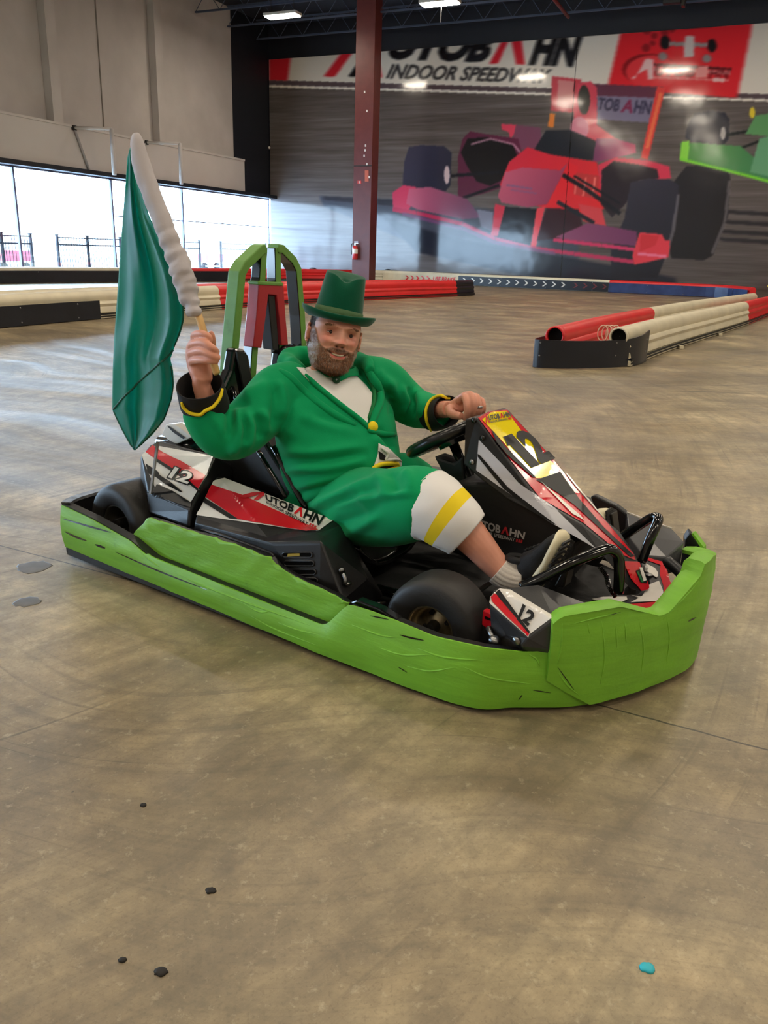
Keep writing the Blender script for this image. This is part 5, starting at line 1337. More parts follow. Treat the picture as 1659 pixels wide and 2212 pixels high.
# ---------------- near front fender with 12
f0_ = K(1057, 1290, t=.115); f1_ = K(1075, 1272, t=.15); f2_ = K(1162, 1262, t=.25); f3_ = K(1292, 1311, t=.30); f4_ = K(1197, 1338, t=.13); f5_ = K(1141, 1379, t=.085); f6_ = K(1056, 1304, t=.105)
g5 = K(1128, 1396, t=.085); g6 = K(1094, 1372, t=.10); g4 = K(1192, 1404, t=.12)
low = [Vector((v.x, v.y + .03, .14)) for v in (f6_, g5, g4, f3_, f2_, f1_)]
vv_ = [f0_, f1_, f2_, f3_, f4_, f5_, f6_, g5, g6, g4] + low
fd = MB().add(vv_, [(0, 1, 4, 5, 6), (1, 2, 3, 4), (5, 4, 9, 7), (6, 5, 7, 8), (4, 3, 13, 12, 9), (9, 12, 11, 7), (7, 11, 10, 8), (8, 10, 6), (6, 10, 15, 1, 0), (1, 15, 14, 2), (2, 14, 13, 3), (10, 11, 12, 13, 14, 15)]).build('front_fender', [GREYP], kart, bevel=.005, tri=True)
bv = bvh_of(fd)
dec([[(568, 918), (610, 900), (660, 905), (865, 1030), (750, 1115), (745, 1130), (555, 962)]], bv, 'sticker', STWHT, fd, .0014, P6)
dec([[(562, 935), (580, 920), (600, 935), (752, 1112), (742, 1125), (640, 1030), (572, 960)]], bv, 'red_stripe', STRED, fd, .0024, P6)
dec([[(585, 918), (610, 905), (755, 1105), (748, 1112), (610, 950)]], bv, 'black_stripe', STBLK, fd, .0030, P6)
m = MB(); text_on(m, bv, '12', [P6(698, 1035), P6(745, 1080), P6(788, 1025), P6(722, 972)], 0, .04, 0, off=.0054); m.build('number', [STBLK], fd)
for p in ((1117, 1384),):
    h = hit(bv, *p, .002)
    if h: MB().lathe([(.001, 0), (.011, 0), (.010, .004), (.001, .005)], h, (0, -1, 0), 14).build('fender_bolt', [STEEL], fd, smooth=True)
# ---------------- nose plate red white
P8 = lambda cx, cy: (1250 + cx / 5.72, 1050 + cy / 5.72)
npx = [(140, 1400), (430, 1340), (720, 1330), (880, 1200), (800, 860), (1035, 935), (1110, 1080), (1145, 1200), (1150, 1420), (1010, 1555), (640, 1540), (250, 1500)]
nv = [K(*P8(*p), z=.185 if p[1] > 1000 else .19) for p in npx]
plate = MB().prism(nv, (0, 0, -.05)).build('nose_plate', [BLK], kart, bevel=.006)
bv = bvh_of(plate)
dec([[(800, 860), (1035, 935), (1110, 1080), (1145, 1200), (1150, 1420), (1010, 1555), (640, 1540), (250, 1500), (240, 1470), (620, 1465), (1000, 1430), (1050, 1420), (1050, 1250), (1000, 1090), (1010, 980), (790, 900)]], bv, 'red_sticker', STRED, plate, .0014, P8, 40 / 5.72)
dec([[(160, 1405), (300, 1378), (590, 1375), (600, 1410), (520, 1445), (320, 1440)], [(640, 1355), (740, 1390), (780, 1370), (880, 1220), (990, 1180), (1040, 1300), (1050, 1410), (1010, 1430), (640, 1445), (745, 1390)], [(790, 945), (940, 1020), (980, 1080), (980, 1120), (960, 1140), (840, 1060), (795, 1020)]], bv, 'white_sticker', STWHT, plate, .0018, P8, 40 / 5.72)
h = hit(bv, *P8(865, 1110), .002)
if h: MB().lathe([(.001, 0), (.012, 0), (.011, .004), (.001, .006)], h, (0, 0, 1), 14).build('plate_bolt', [STEEL], plate, smooth=True)
# ---------------- far side front pieces
MB().prism([K(x, y, t=1.02) for x, y in ((1274, 1073), (1284, 1070), (1330, 1092), (1354, 1110), (1354, 1150), (1345, 1160), (1310, 1140), (1290, 1110))], (0, .03, 0)).build('far_pod_end', [BLK], kart, bevel=.006)
ff = [K(1354, 1107, t=1.02), K(1398, 1124, t=1.04), K(1452, 1142, t=1.04), K(1478, 1170, t=1.0), K(1440, 1205, t=.92), K(1390, 1200, t=.88), K(1360, 1160, t=.92)]
gf = [K(1356, 1140, t=.98), K(1400, 1160, t=.97), K(1470, 1170, t=.97)]
GLS = pbr('glossy_grey_fender', (96, 96, 98), .18, coat=.3)
MB().add(ff + [gf[1]] + [Vector((v.x, v.y, .12)) for v in ff], [(0, 1, 7, 6), (1, 2, 3, 7), (7, 3, 4, 5), (6, 7, 5)] + [(i, (i + 1) % 7, 8 + (i + 1) % 7, 8 + i) for i in range(7)] + [tuple(range(8, 15))]).build('far_front_fender', [GLS], kart, bevel=.004)
ktube('fender_edge', [K(1354, 1106, t=1.02), K(1398, 1123, t=1.04), K(1452, 1141, t=1.04)], .0022, STWHT, sub=1)
ktube('bumper_support', [K(1440, 1210, t=.9), K(1480, 1250, t=.85), K(1478, 1290, t=.7), K(1450, 1310, t=.55)], .018, BLK)
ktube('bumper_support', [(1.80, .95, .12), (1.84, .8, .12), (1.86, .55, .12)], .016, BLK)
# ================================================================== THE DRIVER
man = empty('person', K0, KANG, 'smiling bearded man in green leprechaun outfit and top hat sitting in the go kart, one hand raised holding a flag', 'person')
man['label'] = 'bearded man in green leprechaun suit sitting in the kart, holding up a green flag'
SKIN = pbr('skin', (214, 148, 122), .48, bump=.15, bscale=260, bdist=.0008, var=.10, vscale=16, sss=.12)
SKINF = pbr('face_skin', (208, 138, 112), .44, bump=.2, bscale=300, bdist=.0008, var=.12, vscale=26, sss=.12)
LIP = pbr('lip', (186, 96, 88), .4)
BEARDB = pbr('beard_base', (118, 78, 56), .8, bump=.6, bscale=240, bdist=.002, var=.35, vscale=40)
HAIRB = pbr('hair_dark', (58, 46, 42), .7, bump=.6, bscale=200, bdist=.002, var=.3, vscale=60)
FLEECE = pbr('green_fleece', (12, 150, 92), .92, bump=.45, bscale=420, bdist=.0012, var=.05, vscale=7, sheen=.08, spec=.15)
WFLEECE = pbr('white_fleece', (232, 230, 226), .9, bump=.35, bscale=300, bdist=.001, sheen=.2, spec=.15)
YFLEECE = pbr('yellow_fleece', (244, 216, 28), .85, bump=.3, bscale=300, bdist=.001)
BFLEECE = pbr('black_fleece', (12, 12, 14), .85, bump=.3, bscale=300, bdist=.001)
crl = Vector((cr.dot(KD), cr.dot(KN), cr.z)); cul = Vector((cu.dot(KD), cu.dot(KN), cu.z))

def ringed(mb, rows, sub=6, n=28, sq=2.0, mi=0, cap=True):
    """rows: centre, half width a along w, half depth b along d, w vector, d vector"""
    A = smooth_path([list(c) + [a, b] + list(w_) + list(d_) for c, a, b, w_, d_ in rows], sub); RR = []
    for r in A:
        c, a, b, w_, d_ = Vector(r[:3]), r[3], r[4], Vector(r[5:8]), Vector(r[8:11]); ring = []
        for k in range(n):
            an = 2 * math.pi * k / n; x, y = math.cos(an), math.sin(an)
            x = math.copysign(abs(x) ** (2 / sq), x); y = math.copysign(abs(y) ** (2 / sq), y)
            ring.append(c + w_ * x * a + d_ * y * b)
        RR.append(ring)
    mb.loft(RR, mi=mi, cap=cap); return mb
Wd = Vector((.36, .93, 0)).normalized(); Dd = Vector((.93, -.36, 0)).normalized()
def P(px, py, t): return K(px, py, t=t)

def folds(me, lines):
    v = getv(me); n = getn(me)
    d = v - np.array(OL)
    # kart frame -> photo
    ax = np.array([[KD.x, KD.y, 0], [KN.x, KN.y, 0], [0, 0, 1]])
    wv = v @ ax + np.array(K0) - np.array(O)
    dep = wv @ np.array(f0); X = CX + F * (wv @ np.array(cr)) / dep; Y = CY - F * (wv @ np.array(cu)) / dep
    facing = np.clip(-(n * (d / np.linalg.norm(d, axis=1)[:, None])).sum(1) * 2.2, 0, 1)
    disp = np.zeros(len(v)); lines = [(a, b * 2.0, c * 1.45) for a, b, c in lines]
    for pts, amp, wid in lines:
        q = smooth_path([(a, b) for a, b in pts], 6) if len(pts) > 2 else np.array(pts, float)
        best = np.full(len(v), 1e9); par = np.zeros(len(v)); L_ = len(q) - 1
        for i in range(L_):
            a, b = q[i], q[i + 1]; ab = b - a; tt = np.clip(((X - a[0]) * ab[0] + (Y - a[1]) * ab[1]) / (ab @ ab + 1e-9), 0, 1)
            dd = np.hypot(X - a[0] - ab[0] * tt, Y - a[1] - ab[1] * tt); m = dd < best
            best = np.where(m, dd, best); par = np.where(m, (i + tt) / L_, par)
        taper = np.clip(np.sin(np.pi * np.clip(par, .02, .98)) * 1.6, .0, 1)
        disp += amp * taper * np.exp(-(best / wid) ** 2)
    v2 = v + n * (disp * facing)[:, None]; setv(me, v2); me.update()
def rough(me, amp, sc):
    v = getv(me); n = getn(me); d = np.array([noise.noise(Vector(p) * sc) for p in v]); setv(me, v + n * (d * amp)[:, None])

# ---------------- body under the clothes, one skin
body = MB()
nk = P(708, 812, .52)
torso_rows = [(P(750, 1100, .52), .16, .12, Wd, Dd), (P(738, 1030, .51), .17, .13, Wd, Dd), (P(728, 960, .51), .175, .13, Wd, Dd), (P(718, 880, .52), .175, .11, Wd, Dd), (P(710, 835, .53), .12, .08, Wd, Dd)]
ringed(body, torso_rows, 4)
body.tube([P(712, 850, .53), P(712, 800, .52), P(718, 765, .51)], [.07, .062, .06], 20, 4)
# right arm (raised): shoulder, elbow, wrist
rsh, rel, rwr = P(610, 855, .34), P(490, 935, .14), P(436, 835, .085)
body.tube([rsh, P(550, 900, .23), P(486, 930, .14), P(456, 886, .105), rwr, P(437, 815, .085)], [.050, .045, .036, .032, .027, .028], 16, 5)
lsh, lel, lwr = P(832, 835, .71), P(892, 885, .82), P(972, 884, .66)
body.tube([lsh, P(862, 862, .77), lel, P(935, 885, .74), lwr], [.050, .042, .036, .031, .027], 16, 5)
# legs
body.tube([P(715, 1085, .44), P(820, 1085, .34), P(915, 1075, .30), P(960, 1090, .31), P(1000, 1140, .325), P(1040, 1185, .34), P(1072, 1222, .35), P(1100, 1245, .36), P(1125, 1250, .37)], [.09, .085, .068, .060, .053, .044, .037, .034, .034], 20, 5)
lk = P(965, 1085, .80)
body.tube([P(745, 1070, .62), Vector((.95, .72, .27)), lk, lk + Vector((.13, .01, -.05)), Vector((1.48, .82, .22)), Vector((1.56, .82, .16))], [.09, .08, .062, .055, .045, .035], 18, 5)

# right hand closed round the stick
def finger(pts, r, n=12): body.tube([P(*p) for p in pts], r, n, 4)
TP = .080
palm_r = [((437, 822), .084, .030, .024), ((434, 806), .084, .034, .024), ((431, 790), .088, .037, .022), ((430, 770), .090, .040, .021), ((430, 748), .092, .038, .020), ((433, 732), .095, .030, .017)]
pr = []
vdir = (P(433, 780, .08) - OL).normalized()
for (x, y), t, a, b in palm_r: pr.append((P(x, y, t), a, b, crl, vdir))
ringed(body, pr, 4, 18)
finger([(425, 800, .075), (416, 786, .072), (418, 779, .060), (438, 778, .046), (460, 779, .050), (472, 781, .060)], [.013, .0112, .0110, .0110, .0102, .0086])
finger([(424, 785, .078), (413, 768, .072), (418, 761, .058), (438, 758, .042), (460, 768, .046), (474, 775, .062)], [.013, .0118, .0115, .0113, .0106, .0088])
finger([(425, 770, .082), (413, 748, .074), (420, 742, .058), (440, 740, .042), (460, 752, .046), (470, 762, .062)], [.013, .0114, .0110, .0107, .0100, .0086])
finger([(426, 755, .086), (419, 729, .078), (424, 722, .064), (437, 721, .052), (450, 727, .054), (455, 738, .062)], [.013, .0114, .0110, .0105, .0098, .0085])
finger([(440, 790, .105), (454, 765, .112), (458, 742, .106), (455, 724, .096), (451, 718, .092)], [.018, .0145, .0125, .0118, .0102])
# left hand over the wheel
vd2 = (P(1000, 880, .64) - OL).normalized()
pl = []
for (x, y), t, a, b in [((968, 884), .66, .028, .024), ((980, 878), .655, .034, .022), ((994, 872), .645, .040, .021), ((1008, 867), .635, .036, .015)]:
    d_ = Vector((.12, .0, -.2)); pl.append((P(x, y, t), a, b, (cul * .86 + crl * .25 - vd2 * .45).normalized(), vd2))
ringed(body, pl, 4, 18)
finger([(990, 868, .63), (1003, 857, .612), (1008, 872, .594), (1009, 892, .594), (1007, 910, .606)], [.0125, .0115, .0108, .0100, .0088])
finger([(1000, 862, .64), (1016, 852, .625), (1022, 867, .606), (1023, 887, .606), (1021, 905, .618)], [.0122, .0112, .0105, .0098, .0086])
finger([(1008, 862, .655), (1028, 856, .640), (1034, 869, .622), (1035, 887, .620), (1032, 901, .630)], [.0115, .0105, .0098, .0092, .0080])
finger([(1014, 866, .67), (1038, 863, .658), (1044, 874, .642), (1044, 887, .640), (1041, 897, .648)], [.0100, .0092, .0086, .0080, .0070])
finger([(972, 882, .64), (975, 893, .615), (985, 897, .600), (997, 899, .592)], [.017, .0150, .0135, .0112])
bme = remesh(body, .0031, 2)

# ---------------- head
FACEM = pbr('face_complexion', (214, 150, 126), .46, bump=.25, bscale=320, bdist=.0008, sss=.10)
_a = FACEM.node_tree.nodes.new('ShaderNodeVertexColor'); _a.layer_name = 'complexion'; FACEM.node_tree.links.new(_a.outputs[0], FACEM.node_tree.nodes['Principled BSDF'].inputs['Base Color'])
eyec = P(724, 717, .50)
v_ = (OL - eyec).normalized()
hf = (v_ * math.cos(math.radians(14)) + crl * math.sin(math.radians(14)))
hu = (cul * math.cos(math.radians(8)) + crl * math.sin(math.radians(8)))
hf = (hf - cul * .015).normalized(); hx = hf.cross(hu).normalized(); hu = hx.cross(hf).normalized()
HM = Matrix((hx, hf, hu)).transposed()      # columns: x right in the photo, y face, z up
HSC = 1.0
def H(x, y, z): return eyec + (HM @ Vector((x, y, z))) * HSC
prof = [(.108, .004, .004, .006), (.103, .026, .026, .035), (.090, .048, .048, .062), (.068, .066, .068, .082), (.048, .073, .080, .090), (.034, .075, .086, .093), (.02, .0762, .0895, .094), (0, .0765, .087, .092), (-.03, .0765, .088, .086), (-.06, .0745, .089, .070), (-.085, .068, .088, .046), (-.105, .057, .084, .020), (-.120, .041, .075, -.005), (-.131, .020, .058, -.015), (-.134, .004, .040, -.025)]
pz = [p[0] for p in prof][::-1]
def prf(z, k): return float(np.interp(z, pz, [p[k] for p in prof][::-1]))
G = lambda x, s: math.exp(-(x / s) ** 2)
def mouthz(x): return -.0715 + 9.5 * x * x
def face_disp(x, z):
    d = 0.0; z0 = z; z = z - .006
    # nose
    if z < .012 and z > -.062:
        k = min(1, max(0, (.012 - z) / .052)); k = k if z > -.042 else max(0, 1 - (-.042 - z) / .009)
        d += (.007 + .022 * k * (1 if z > -.046 else .8)) * G(x, .0085 + .0075 * k) * (1 if z < .006 else (.012 - z) / .006)
    d += .007 * G(x, .011) * G(z + .039, .009)
    d -= .006 * (G(x - .0085, .0035) + G(x + .0085, .0035)) * G(z + .0505, .0035)
    d += .010 * (G(x - .0145, .0065) + G(x + .0145, .0065)) * G(z + .042, .0075)
    z = z0
    for s in (-1, 1):
        d -= .0125 * G(x - s * .033, .017) * G(z + .005, .0120)
        d += .0095 * G(x - s * .030, .024) * G(z - .0145, .008)
        d += .0090 * G(x - s * .043, .017) * G(z + .032, .014)
        d += .0030 * G(x - s * .034, .013) * G(z + .016, .004)
        d -= .0030 * G(abs(x) - (.024 + (-.045 - z) * .45), .004) * (1 if -.070 < z < -.034 else 0) / 2
        d -= .0020 * G(z + .014 + (abs(x) - .03) * .25, .0022) * G(abs(x) - .036, .012)
    zm = mouthz(x)
    if abs(x) < .036:
        e = 1 - (abs(x) / .036) ** 4
        d += .0045 * G(z - zm - .0075, .005) * e + .0052 * G(z - zm + .0085, .0055) * e - .0065 * G(z - zm, .0024) * e
    d += .006 * G(x, .022) * G(z + .108, .014)
    return d
def sst(e0, e1, x):
    t = min(1, max(0, (x - e0) / (e1 - e0))); return t * t * (3 - 2 * t)
def beard_mask(x, y, z):
    """how much beard grows here, 0 to 1, feathered at the edges"""
    ax_ = abs(x)
    if y < -.02: return 0
    nz = .0035 * noise.noise(Vector((x * 60, y * 60, z * 60)))
    zc = float(np.interp(ax_, [0, .020, .032, .050, .062, .070, .078], [-.051, -.051, -.055, -.053, -.034, -.004, .012]))
    m = sst(.004, -.004, z + nz - zc)
    if y < .02: m *= sst(-.02, -.006, y)
    zm = mouthz(x)
    if y > .03:
        m *= 1 - (1 - sst(.020, .026, ax_)) * sst(zm - .014, zm - .010, z) * (1 - sst(zm + .005, zm + .009, z))
        m *= 1 - .55 * G(ax_ - .012, .006) * G(z + .089, .005)
    return m
NZ, NA = 150, 160
hv = []; hfaces = []
zs = np.linspace(.108, -.134, NZ)
info = []
for z in zs:
    wx_, fy, by = prf(z, 1), prf(z, 2), prf(z, 3)
    for k in range(NA):
        a = 2 * math.pi * k / NA; c, s = math.cos(a), math.sin(a)
        q = 2 / 2.25; x = math.copysign(abs(c) ** q, c) * wx_; y = math.copysign(abs(s) ** q, s) * (fy if s > 0 else max(.002, by if by > 0 else .002))
        if by < 0 and s <= 0: y = -by * 1.0 * (1) + abs(s) * -.002
        if by < 0 and s > 0: y = -by + (fy + by) * abs(s) ** q
        if s > 0:
            w_ = min(1, s * 1.6); y += face_disp(x, z) * w_
        m = beard_mask(x, y, z)
        if m > .05: 
            bump_ = m * (.0022 + .0022 * noise.noise(Vector((x * 90, y * 90, z * 60))))
            r_ = math.hypot(x, y) + 1e-6; x += x / r_ * bump_; y += y / r_ * bump_
        hv.append((x, y, z)); info.append(m)
hmats = []
for i in range(NZ - 1):
    for k in range(NA):
        k2 = (k + 1) % NA; hfaces.append((i * NA + k, (i + 1) * NA + k, (i + 1) * NA + k2, i * NA + k2)); hmats.append(1)
hfaces.append(tuple(range(NA))); hmats.append(1); hfaces.append(tuple(reversed(range((NZ - 1) * NA, NZ * NA)))); hmats.append(1)
def tone(x, y, z, m):
    c = np.array((214, 156, 132.)); f = 1 if y > 0 else 0
    def to(col, k):
        nonlocal c
        k = min(1, max(0, k)); c = c * (1 - k) + np.array(col, float) * k
    ax_ = abs(x)
    to((204, 112, 94), .60 * f * G(ax_ - .044, .020) * G(z + .026, .018)); to((202, 108, 92), .6 * f * G(x, .016) * G(z + .034, .014)); to((196, 128, 108), .4 * f * G(z - .03, .02))
    to((160, 104, 88), .5 * f * G(ax_ - .033, .014) * G(z + .002, .008)); to((40, 22, 20), f * .9 * (G(ax_ - .0085, .0035)) * G(z + .0455, .003))
    bc = np.array((122, 86, 62.)); g_ = sst(.052, .064, ax_) * sst(-.030, -.052, z); 
    bc = bc * (1 - g_) + np.array((160, 144, 128.)) * g_
    if z > -.066 and ax_ < .036: bc = np.array((96, 64, 46.))
    to(bc, m * .9)
    zm = mouthz(x)
    if y > .03: to((190, 92, 84), (1 - sst(.020, .027, ax_)) * (G(z - zm + .006, .0042) + .7 * G(z - zm - .0042, .0028))); to((60, 24, 22), .9 * (1 - sst(.022, .028, ax_)) * G(z - zm, .0018))
    hm = 0
    if y < .045 and z > -.0: hm = sst(.045, .03, y) * sst(.018, .034, z) if ax_ > .03 else 0
    if y < .0: hm = max(hm, sst(-.004, -.02, y) * sst(-.062, -.05, z))
    if .0 < z and ax_ > .062 and y < .035: hm = max(hm, sst(.03, .02, y) * .8)
    to((62, 52, 48), hm)
    return lin(c)
tones = [tone(p[0], p[1], p[2], m) for p, m in zip(hv, info)]
vs = [tuple(v.co) for v in bme.vertices]; fs = [tuple(p.vertices) for p in bme.polygons]
MBd = MB(); MBd.add(vs, fs, 0); MBd.add([H(*p) for p in hv], hfaces, [2] * len(hmats))
# ears
for s in (-1, 1):
    rr = []
    for i in range(15):
        a = i / 14 * 2 * math.pi
    ez = -.016; ec = Vector((s * .0795, -.004, ez)); rows = []
    for i in range(16):
        th = -math.pi * .62 + 1.24 * math.pi * i / 15
        c_ = ec + Vector((s * .006, -math.cos(th) * .014 + .004, math.sin(th) * .027)); rows.append(H(*c_))
    MBd.tube(rows, [.0035 + .0028 * math.sin(math.pi * i / 15) for i in range(16)], 8, 1, mi=1)
    rows = [H(*(ec + Vector((0, .004, .016)))), H(*(ec + Vector((s * .003, -.002, 0)))), H(*(ec + Vector((s * .003, .002, -.022))))]
    MBd.tube(rows, [.010, .010, .008], 10, 3, mi=1)
o = MBd.build('body', [SKIN, SKINF, FACEM], man, smooth=True, recalc=True)
bodyo = o
at = o.data.color_attributes.new('complexion', 'FLOAT_COLOR', 'POINT'); nb = len(bme.vertices); buf = np.ones((len(o.data.vertices), 4)); buf[:, :3] = lin((214, 150, 126)); buf[nb:nb + len(tones), :3] = tones; at.data.foreach_set('color', buf.ravel())
FACEM.node_tree.nodes['Principled BSDF']
# eyes
EYW = pbr('eye_white', (206, 196, 188), .2); IRIS = pbr('iris', (44, 40, 38), .1); 
for s in (-1, 1):
    ec = Vector((s * .0325, .0612, -.005)); eb = MB(); R_ = .0112
    def cap_(R, a0, a1, mi, tilt=0, mb=None):
        rows = []
        for i in range(7):
            al = a0 + (a1 - a0) * i / 6; row = []
            for j in range(13):
                be = -1.25 + 2.5 * j / 12
                row.append(H(*(ec + Vector((math.sin(be) * R, math.cos(be) * math.cos(al) * R, math.cos(be) * math.sin(al) * R + math.sin(be) * 0)))))
            rows.append(row)
        mb.loft(rows, closed=False, cap=False, mi=mi)
    cap_(R_, -1.2, 1.2, 0, mb=eb)
    c0 = ec + Vector((0.001 * 0 - .002, R_ * .97, 0)); eb.lathe([(.001, .0016), (.0054, .0012), (.0060, -.0006)], H(*c0), hf, 16, mi=1)
    eb.build('eyeball', [EYW, IRIS], man, smooth=True, recalc=False)
    lid = MB(); cap_(R_ * 1.10, .09, 1.3, 0, mb=lid); cap_(R_ * 1.10, -1.35, -.20, 0, mb=lid); l_ = lid.build('eyelid', [pbr('eyelid_skin', (196, 126, 106), .5)], man, smooth=True); sd = l_.modifiers.new('t', 'SOLIDIFY'); sd.thickness = .0014
    # lash line
    MB().tube([H(*(ec + Vector((math.sin(b) * R_ * 1.12, math.cos(b) * R_ * 1.12, .0022)))) for b in np.linspace(-1.1, 1.1, 9)], .0008, 5).build('eyelash', [HAIRB], man)
# teeth
MB().tube([H(x, .0905 - 12 * x * x, mouthz(x) + .0008) for x in np.linspace(-.019, .019, 9)], .0030, 8, flat=.7).build('teeth', [pbr('teeth', (214, 200, 176), .3)], man, smooth=True)

# strands
def strands(name, pts, mats, parent, ln, wd, seed=3):
    R = random.Random(seed); m = MB(); V = []; Fc = []; Mi = []
    for (p, n, d, l) in pts:
        side = n.cross(d); 
        if side.length < 1e-5: continue
        side = side.normalized() * wd * (.6 + .8 * R.random()); jit = Vector((R.uniform(-1, 1), R.uniform(-1, 1), R.uniform(-1, 1))) * .28
        dd = (d + jit).normalized(); b = len(V); mid = p + (dd * .55 + n * .20).normalized() * l * .5; tip = mid + (dd + n * .05).normalized() * l * .5
        V += [p - side, p + side, mid + side * .7, mid - side * .7, tip]; Fc += [(b, b + 1, b + 2, b + 3), (b + 3, b + 2, b + 4)]; k = R.choices(range(len(mats)), [m_[1] for m_ in mats])[0]; Mi += [k, k]
    m.v = [tuple(v) for v in V]; m.f = Fc; m.m = Mi
    o = m.build(name, [m_[0] for m_ in mats], parent, recalc=False); return o
BR1 = pbr('beard_brown', (138, 92, 62), .6); BR2 = pbr('beard_dark', (88, 60, 44), .6); BR3 = pbr('beard_grey', (182, 168, 152), .6); BR4 = pbr('beard_ginger', (176, 118, 78), .6)
R = random.Random(5); bp, bg_ = [], []; hp = []
allv = hv
for _ in range(44000):
    i = R.randrange(NZ * NA); x, y, z = allv[i]
    if info[i] > .02:
        if R.random() > info[i] * (.75 if z > -.085 else 1): continue
        n = Vector((x, max(y, 0), z * .25)).normalized(); d = Vector((x * .8, .12, -1)).normalized()
        if z < -.118: d = Vector((x * 2, .7, -.6)).normalized()
        jx = R.uniform(-.001, .001); j = Vector((x + jx, y, z + R.uniform(-.001, .001)))
        l = R.uniform(.004, .0085) * (1.5 if z < -.10 else 1 if z < -.08 else .75)
        ent = (H(*j), (HM @ n), (HM @ d), l)
        grey = (abs(x) > .056 and z < -.044 and R.random() < .7) or R.random() < .08
        (bg_ if grey else bp).append(ent)
    elif (y < -.02 and z > -.055 and z < .06) or (y < .028 and abs(x) > .06 and 0.0 < z < .06):
        n = Vector((x, y, 0)).normalized(); d = Vector((0, -.6, -.8)) if y < 0 else Vector((0, -.3, -.95)); hp.append((H(x, y, z), HM @ n, HM @ d.normalized(), R.uniform(.012, .024) if y < 0 else R.uniform(.004, .009)))
bo = strands('beard', bp, [(BR1, 5), (BR2, 5), (BR4, 3)], man, 0, .00045)
strands('beard_grey', bg_, [(BR3, 5), (BR1, 1)], man, 0, .00045)
# curl of hair behind the near ear
for _ in range(500):
    z = R.uniform(-.045, .0); y = R.uniform(-.05, -.02); hp.append((H(-.072, y, z), HM @ Vector((-1, 0, 0)), HM @ Vector((-.5, -.55, -.4)).normalized(), R.uniform(.018, .034)))
strands('hair', hp, [(HAIRB, 4), (BR2, 2), (pbr('hair_grey', (120, 112, 108), .6), 1)], man, 0, .0009)
for s in (-1, 1):
    e = []
    for _ in range(120):
        x = s * R.uniform(.016, .050); k_ = (abs(x) - .016) / .034; z = .0130 + .005 * math.sin(k_ * 2.4) + R.uniform(-.0028, .0028) - .004 * k_
        yy = prf(z, 2) * (1 - (abs(x) / .085) ** 2.2) ** .5 + .0055
        e.append((H(x, yy, z), HM @ Vector((0, 1, .1)).normalized(), HM @ Vector((s * .9, -.1, .25)).normalized(), R.uniform(.006, .010)))
    strands('eyebrow', e, [(BR2, 2), (BR1, 3)], man, 0, .0006)

# ---------------- hat
HATM = pbr('green_felt', (4, 78, 54), .9, bump=.4, bscale=380, bdist=.001, var=.06, vscale=9, sheen=.25, spec=.15)
BAND = pbr('hat_band', (60, 98, 52), .6, bump=.2, bscale=200)
au = (cul * math.cos(math.radians(11)) + crl * math.sin(math.radians(11))); au = (au + v_ * .20 ).normalized()
ax_ = (crl - au * crl.dot(au)).normalized(); ay_ = au.cross(ax_).normalized()
if ay_.dot(v_) < 0: ay_ = -ay_
hc0 = eyec + hu * .035 - hx * .001 - hf * .002
def HT(r, a, h, el=1.12): return hc0 + ax_ * (r * math.cos(a)) + ay_ * (r * el * math.sin(a)) + au * h
NA2 = 64
def hat_ring(r, h, fn=None, el=1.12):
    out = []
    for k in range(NA2):
        a = 2 * math.pi * k / NA2; dr, dh = fn(a) if fn else (0, 0); out.append(HT(r + dr, a, h + dh, el))
    return out
curl = lambda a: (0, .013 * math.cos(a) ** 2)
def curlk(k): return lambda a: (0, k * .017 * math.cos(a) ** 2)
# crown top: taller at the back, dented in front
def topf(a, k=1.0):
    s = math.sin(a); return (0, k * (-.010 * (s + .3) - .017 * G(a - 1.45, .42)))
rings = [hat_ring(.076, -.004), hat_ring(.0765, .004), hat_ring(.078, -.002), hat_ring(.095, -.003, curlk(.2), 1.06), hat_ring(.107, -.001, curlk(.55), 1.03), hat_ring(.1145, .005, curlk(.8), 1.02), hat_ring(.1180, .012, curlk(.9), 1.02), hat_ring(.1185, .0155, curlk(.9), 1.02), hat_ring(.1165, .0175, curlk(.9), 1.02), hat_ring(.1145, .016, curlk(.9), 1.02), hat_ring(.1115, .009, curlk(.8), 1.02), hat_ring(.104, .0035, curlk(.5), 1.04), hat_ring(.090, .0025, curlk(.15), 1.08), hat_ring(.0795, .005), hat_ring(.0775, .012), hat_ring(.0735, .05), hat_ring(.0690, .09), hat_ring(.0645, .129, lambda a: topf(a, .5), 1.05), hat_ring(.0625, .1445, lambda a: topf(a, 1), 1.02), hat_ring(.0610, .1485, lambda a: topf(a, 1.05), 1.0), hat_ring(.0575, .1490, lambda a: topf(a, 1.15), 1.0), hat_ring(.045, .143, lambda a: topf(a, 1.3), 1.0), hat_ring(.028, .138, lambda a: topf(a, 1.1), 1.0), hat_ring(.010, .135, lambda a: topf(a, .4), 1.0)]
hat = MB().loft(rings).build('top_hat', [HATM], man, smooth=True)
MB().loft([hat_ring(.0786, .006), hat_ring(.0794, .007), hat_ring(.0772, .035), hat_ring(.0760, .036), hat_ring(.0765, .007)], loop=True).build('hat_band', [BAND], hat, smooth=True)

